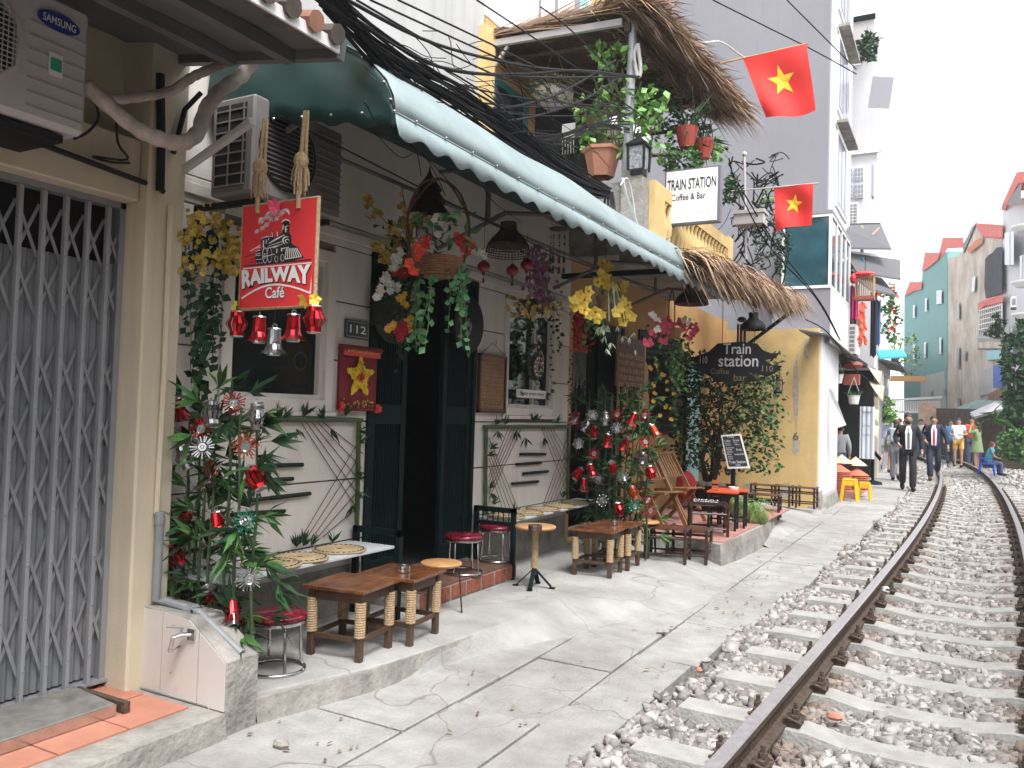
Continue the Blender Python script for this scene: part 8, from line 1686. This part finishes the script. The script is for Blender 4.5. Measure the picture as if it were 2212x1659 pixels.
    for s_ in (-1, 1):
        b = MB(); b.ball(h + Vector((.078, s_ * .03, .015)) * k, .011 * k, 6, 4); o = b.build('eye', m_ink, body, at=(0, 0, 0)); o.location = (0, 0, 0); b = MB(); b.ball(h + Vector((0, s_ * .088, -.005)) * k, .022 * k, 6, 5, sc=(.6, .5, 1.2)); o = b.build('ear', m_skin, body, at=(0, 0, 0)); o.location = (0, 0, 0)
    if beard: b = MB(); b.ball(h + Vector((.03, 0, -.062)) * k, .066 * k, 10, 7, sc=(.95, 1, .72)); o = b.build('beard', m_hair, t, at=(0, 0, 0), smooth=True); o.location = (0, 0, 0)
    if bag: b = MB(); b.box(J['chest'] + Vector((-.2, 0, -.02)) * k, (.12 * k, .28 * k, .38 * k)); o = b.build('backpack', bag, t, at=(0, 0, 0), bevel=.03); o.location = (0, 0, 0)
    t.rotation_euler = (0, 0, face); t.scale = (scale,) * 3; return t
m_suitb = mat('suit_black', (.012, .013, .017), .75); m_suitn = mat('suit_navy', (.012, .018, .045), .75)
toward = math.radians(-90 + 6)
L1p = PZ(1960, 1060, 0); L2p = PZ(2015, 1036, .02)
walk = dict(knL=(.10, .10, .51), anL=(.12, .10, .085), toL=(.28, .11, .05), knR=(-.02, -.10, .50), anR=(-.24, -.09, .17), toR=(-.10, -.10, .05), elL=(-.04, .27, 1.16), haL=(.02, .28, .90), elR=(-.02, -.26, 1.17), haR=(.20, -.20, 1.04), head=(.05, 0, 1.59), crown=(.05, 0, 1.69))
walk2 = dict(walk); walk2.update(knR=(.14, -.09, .53), anR=(.12, -.07, .10), toR=(.27, -.08, .04), knL=(.02, .12, .52), anL=(-.30, .13, .27), toL=(-.20, .14, .13), head=(.075, 0, 1.57), crown=(.09, 0, 1.665), haL=(.03, .34, .92), elL=(-.02, .30, 1.17))
person((L1p.x, L1p.y, 0), toward, 'bearded man in black suit and grey tie walking beside the track', 1.74, m_suitb, m_suitb, jacket=True, tie=mat('tie_grey', (.16, .16, .19), .6), pose=walk, beard=True)
person((L2p.x, L2p.y, .0), toward, 'man in navy suit and red tie looking down, walking on the sleepers', 1.76, m_suitn, m_suitn, jacket=True, tie=mat('tie_red', (.38, .02, .05), .6), pose=walk2, shoes=mat('brown_shoe', (.07, .035, .02), .5))
c = PY(2052, 985, L2p.y - .1); b = MB(); b.box(c + Vector((0, 0, .06)), (.12, .1, .09))
for k in range(3): b.tube([c, c + Vector((.12 * math.cos(k * 2.1), .12 * math.sin(k * 2.1), -.28))], .01, 5)
single(b, 'camera_tripod', m_black, 'small black tripod carried low in the hand of the man with the red tie', 'tripod')
q = PZ(1935, 1038, 0); person((q.x, q.y, 0), math.radians(84), 'person in grey with a pale backpack and pony tail walking away', 1.62, mat('grey_shirt', (.30, .34, .38), .8), mat('grey_trousers', (.30, .30, .34), .8), hair=mat('brown_hair', (.10, .05, .03), .7), longhair=True, sleeve=False, bag=mat('pale_bag', (.42, .50, .54), .7), pose=walk)
q = PZ(1921, 1022, 0); person((q.x - .1, q.y, 0), math.radians(90), 'man in pale lilac shirt and shorts walking away at the shops', 1.76, mat('lilac_shirt', (.38, .42, .55), .8), mat('grey_shorts', (.28, .31, .30), .8), shorts=True, sleeve=False, pose=walk2)
cam_ = dict(elL=(.20, .20, 1.28), haL=(.20, .06, 1.52), elR=(.20, -.20, 1.28), haR=(.2, -.06, 1.52)); phone = dict(elL=(.03, .26, 1.16), haL=(.26, .14, 1.14), elR=(.03, -.26, 1.16), haR=(.26, -.14, 1.12))
q = PZ(2070, 990, 0); yy = 30.0
def atx(px, y): return PY(px, 917, y).x
person((atx(2071, 33), 33, 0), math.radians(-100), 'man in white t-shirt and yellow shorts holding a phone', 1.76, m_shirtw, mat('yellow_shorts', (.62, .36, .10), .8), shorts=True, sleeve=False, pose=phone)
person((atx(2111, 32), 32, 0), math.radians(160), 'woman in olive green tunic taking a photo with raised arms', 1.62, mat('olive_tunic', (.19, .25, .12), .8), None, longhair=True, sleeve=True, pose=cam_, skirt=mat('olive_tunic', (.19, .25, .12)))
person((atx(2100, 34.5), 34.5, 0), math.radians(-100), 'person in dark clothes and cap behind the woman in olive', 1.82, mat('orange_top', (.45, .12, .06), .8), mat('denim', (.06, .09, .16), .8), pose=phone)
person((atx(2054, 36), 36, 0), math.radians(-80), 'person in blue top partly hidden behind the white t-shirt man', 1.72, mat('blue_top', (.08, .22, .45), .8), mat('denim', (.06, .09, .16)))
sitp = dict(pel=(-.05, 0, .40), hipL=(-.03, .1, .38), hipR=(-.03, -.1, .38), belly=(0, 0, .6), chest=(.06, 0, .78), neck=(.08, 0, .93), head=(.12, 0, 1.05), crown=(.13, 0, 1.14), shL=(.06, .17, .90), shR=(.06, -.17, .90), elL=(.12, .22, .66), elR=(.12, -.22, .66), haL=(.32, .12, .60), haR=(.32, -.12, .60), knL=(.36, .13, .44), knR=(.36, -.13, .44), anL=(.34, .13, .08), anR=(.34, -.13, .08), toL=(.48, .13, .035), toR=(.48, -.13, .035))
person((atx(2137, 29), 29, 0), math.radians(10), 'child in turquoise top sitting on a blue plastic chair', 1.50, mat('turquoise_top', (.12, .45, .50), .8, noise=.4, scale=20), mat('denim', (.06, .09, .16)), hair=mat('auburn_hair', (.20, .06, .035), .7), longhair=True, sleeve=False, pose=sitp)
m_bc = mat('blue_plastic', (.03, .10, .60), .4); c = Vector((atx(2133, 28.9), 28.9, 0)); t = thing('blue_chair', 'blue plastic armchair beneath the seated child', 'chair', c); b = MB(); b.box(c + Vector((0, 0, .34)), (.40, .40, .03)); b.build('seat', m_bc, t); b = MB(); b.box(c + Vector((-.18, 0, .52)), (.03, .40, .32)); b.build('backrest', m_bc, t)
for sx in (-1, 1):
    for sy in (-1, 1): b = MB(); b.beam(c + Vector((sx * .21, sy * .21, 0)), c + Vector((sx * .17, sy * .17, .34)), .05, .04); b.build('leg', m_bc, t)
    b = MB(); b.box(c + Vector((0, sx * .20, .50)), (.34, .03, .03)); b.build('arm', m_bc, t)
for i, (x, y, h_, c_, l) in enumerate(((1902, 31, 1.68, (.10, .07, .06), 'distant figure in dark brown, first behind the walkers'), (1943, 33, 1.70, (.45, .45, .48), 'distant figure in pale top between the walkers and suits'), (1955, 36, 1.62, (.30, .05, .05), 'distant figure in dull red behind the bearded man'), (1912, 37, 1.66, (.05, .08, .2), 'distant figure in navy near the shops'), (1989, 38, 1.70, (.5, .46, .42), 'distant figure in cream seen between the two suits'), (1932, 40, 1.60, (.20, .20, .22), 'distant figure in grey far down the line'))):
    person((atx(x, y), y, 0), math.radians(90 if i % 2 else -90), l, h_, mat('crowd_%d' % i, c_, .8), mat('denim', (.06, .09, .16)), pose=walk if i % 2 else {})
q = PZ(1820, 1045, .14); person((PY(1825, 917, 17.9).x - .1, 18.0, .12), math.radians(100), 'woman in grey long-sleeved top seen from behind at the shop', 1.32, mat('heather_grey', (.26, .27, .29), .85), mat('denim', (.06, .09, .16)), hair=m_hair)
# ------------------------------------------------------------------ litter and air
b = MB()
for k in range(70):
    y = 2.6 + 9 * rnd() ** 1.5; x = ru(edge(y) + rampw(y) + .05 if y > 2.8 else -2.8, cxs(y) - 1.25); b.leaf((x, y, .012), (ru(-1, 1), ru(-1, 1), .1), ru(.02, .06), ru(.01, .025), nrm=(0, 0, 1), fold=.3)
o = single(b, 'fallen_leaves', mat('dry_fallen_leaf', (.22, .15, .08), .8, island=.9), 'small dry leaves scattered on the paving', 'leaves'); o['kind'] = 'stuff'
for i, (x, y, s_, l, m) in enumerate(((607, 1612, .03, 'dark stone chip on the paving beside the low wall', m_conc2), (1430, 1367, .03, 'small pale stone on a paving joint', m_stone), (1510, 1450, .022, 'orange pebble at the ballast edge', m_tile), (1802, 1553, .03, 'salmon pink stone between the rails', m_tile), (1525, 1430, .026, 'grey cube stone lying outside the ballast edge', m_stone), (1915, 1280, .05, 'big white stone lying against the rail', m_wwall))):
    b = MB(); q = PZ(x, y, .01); b.ball(q + Vector((0, 0, s_ * .4)), s_, 6, 4, sc=(1.5, 1, .7), rot=(0, 0, i)); single(b, 'loose_stone', m, l, 'stone')
b = MB(); b.bx(-16, 9, -7, 68, -1.1, 17.6); hz = b.build('haze', m_stone); hz['kind'] = 'stuff'; hz['label'] = 'pale humid air'
hm = bpy.data.materials.new('haze_air'); hm.use_nodes = True; n = hm.node_tree.nodes; n.remove(n['Principled BSDF']); pv_ = n.new('ShaderNodeVolumePrincipled'); pv_.inputs['Density'].default_value = .0013; pv_.inputs['Color'].default_value = (.95, .96, 1, 1); pv_.inputs['Anisotropy'].default_value = .2
hm.node_tree.links.new(pv_.outputs[0], n['Material Output'].inputs['Volume']); hz.data.materials.clear(); hz.data.materials.append(hm)
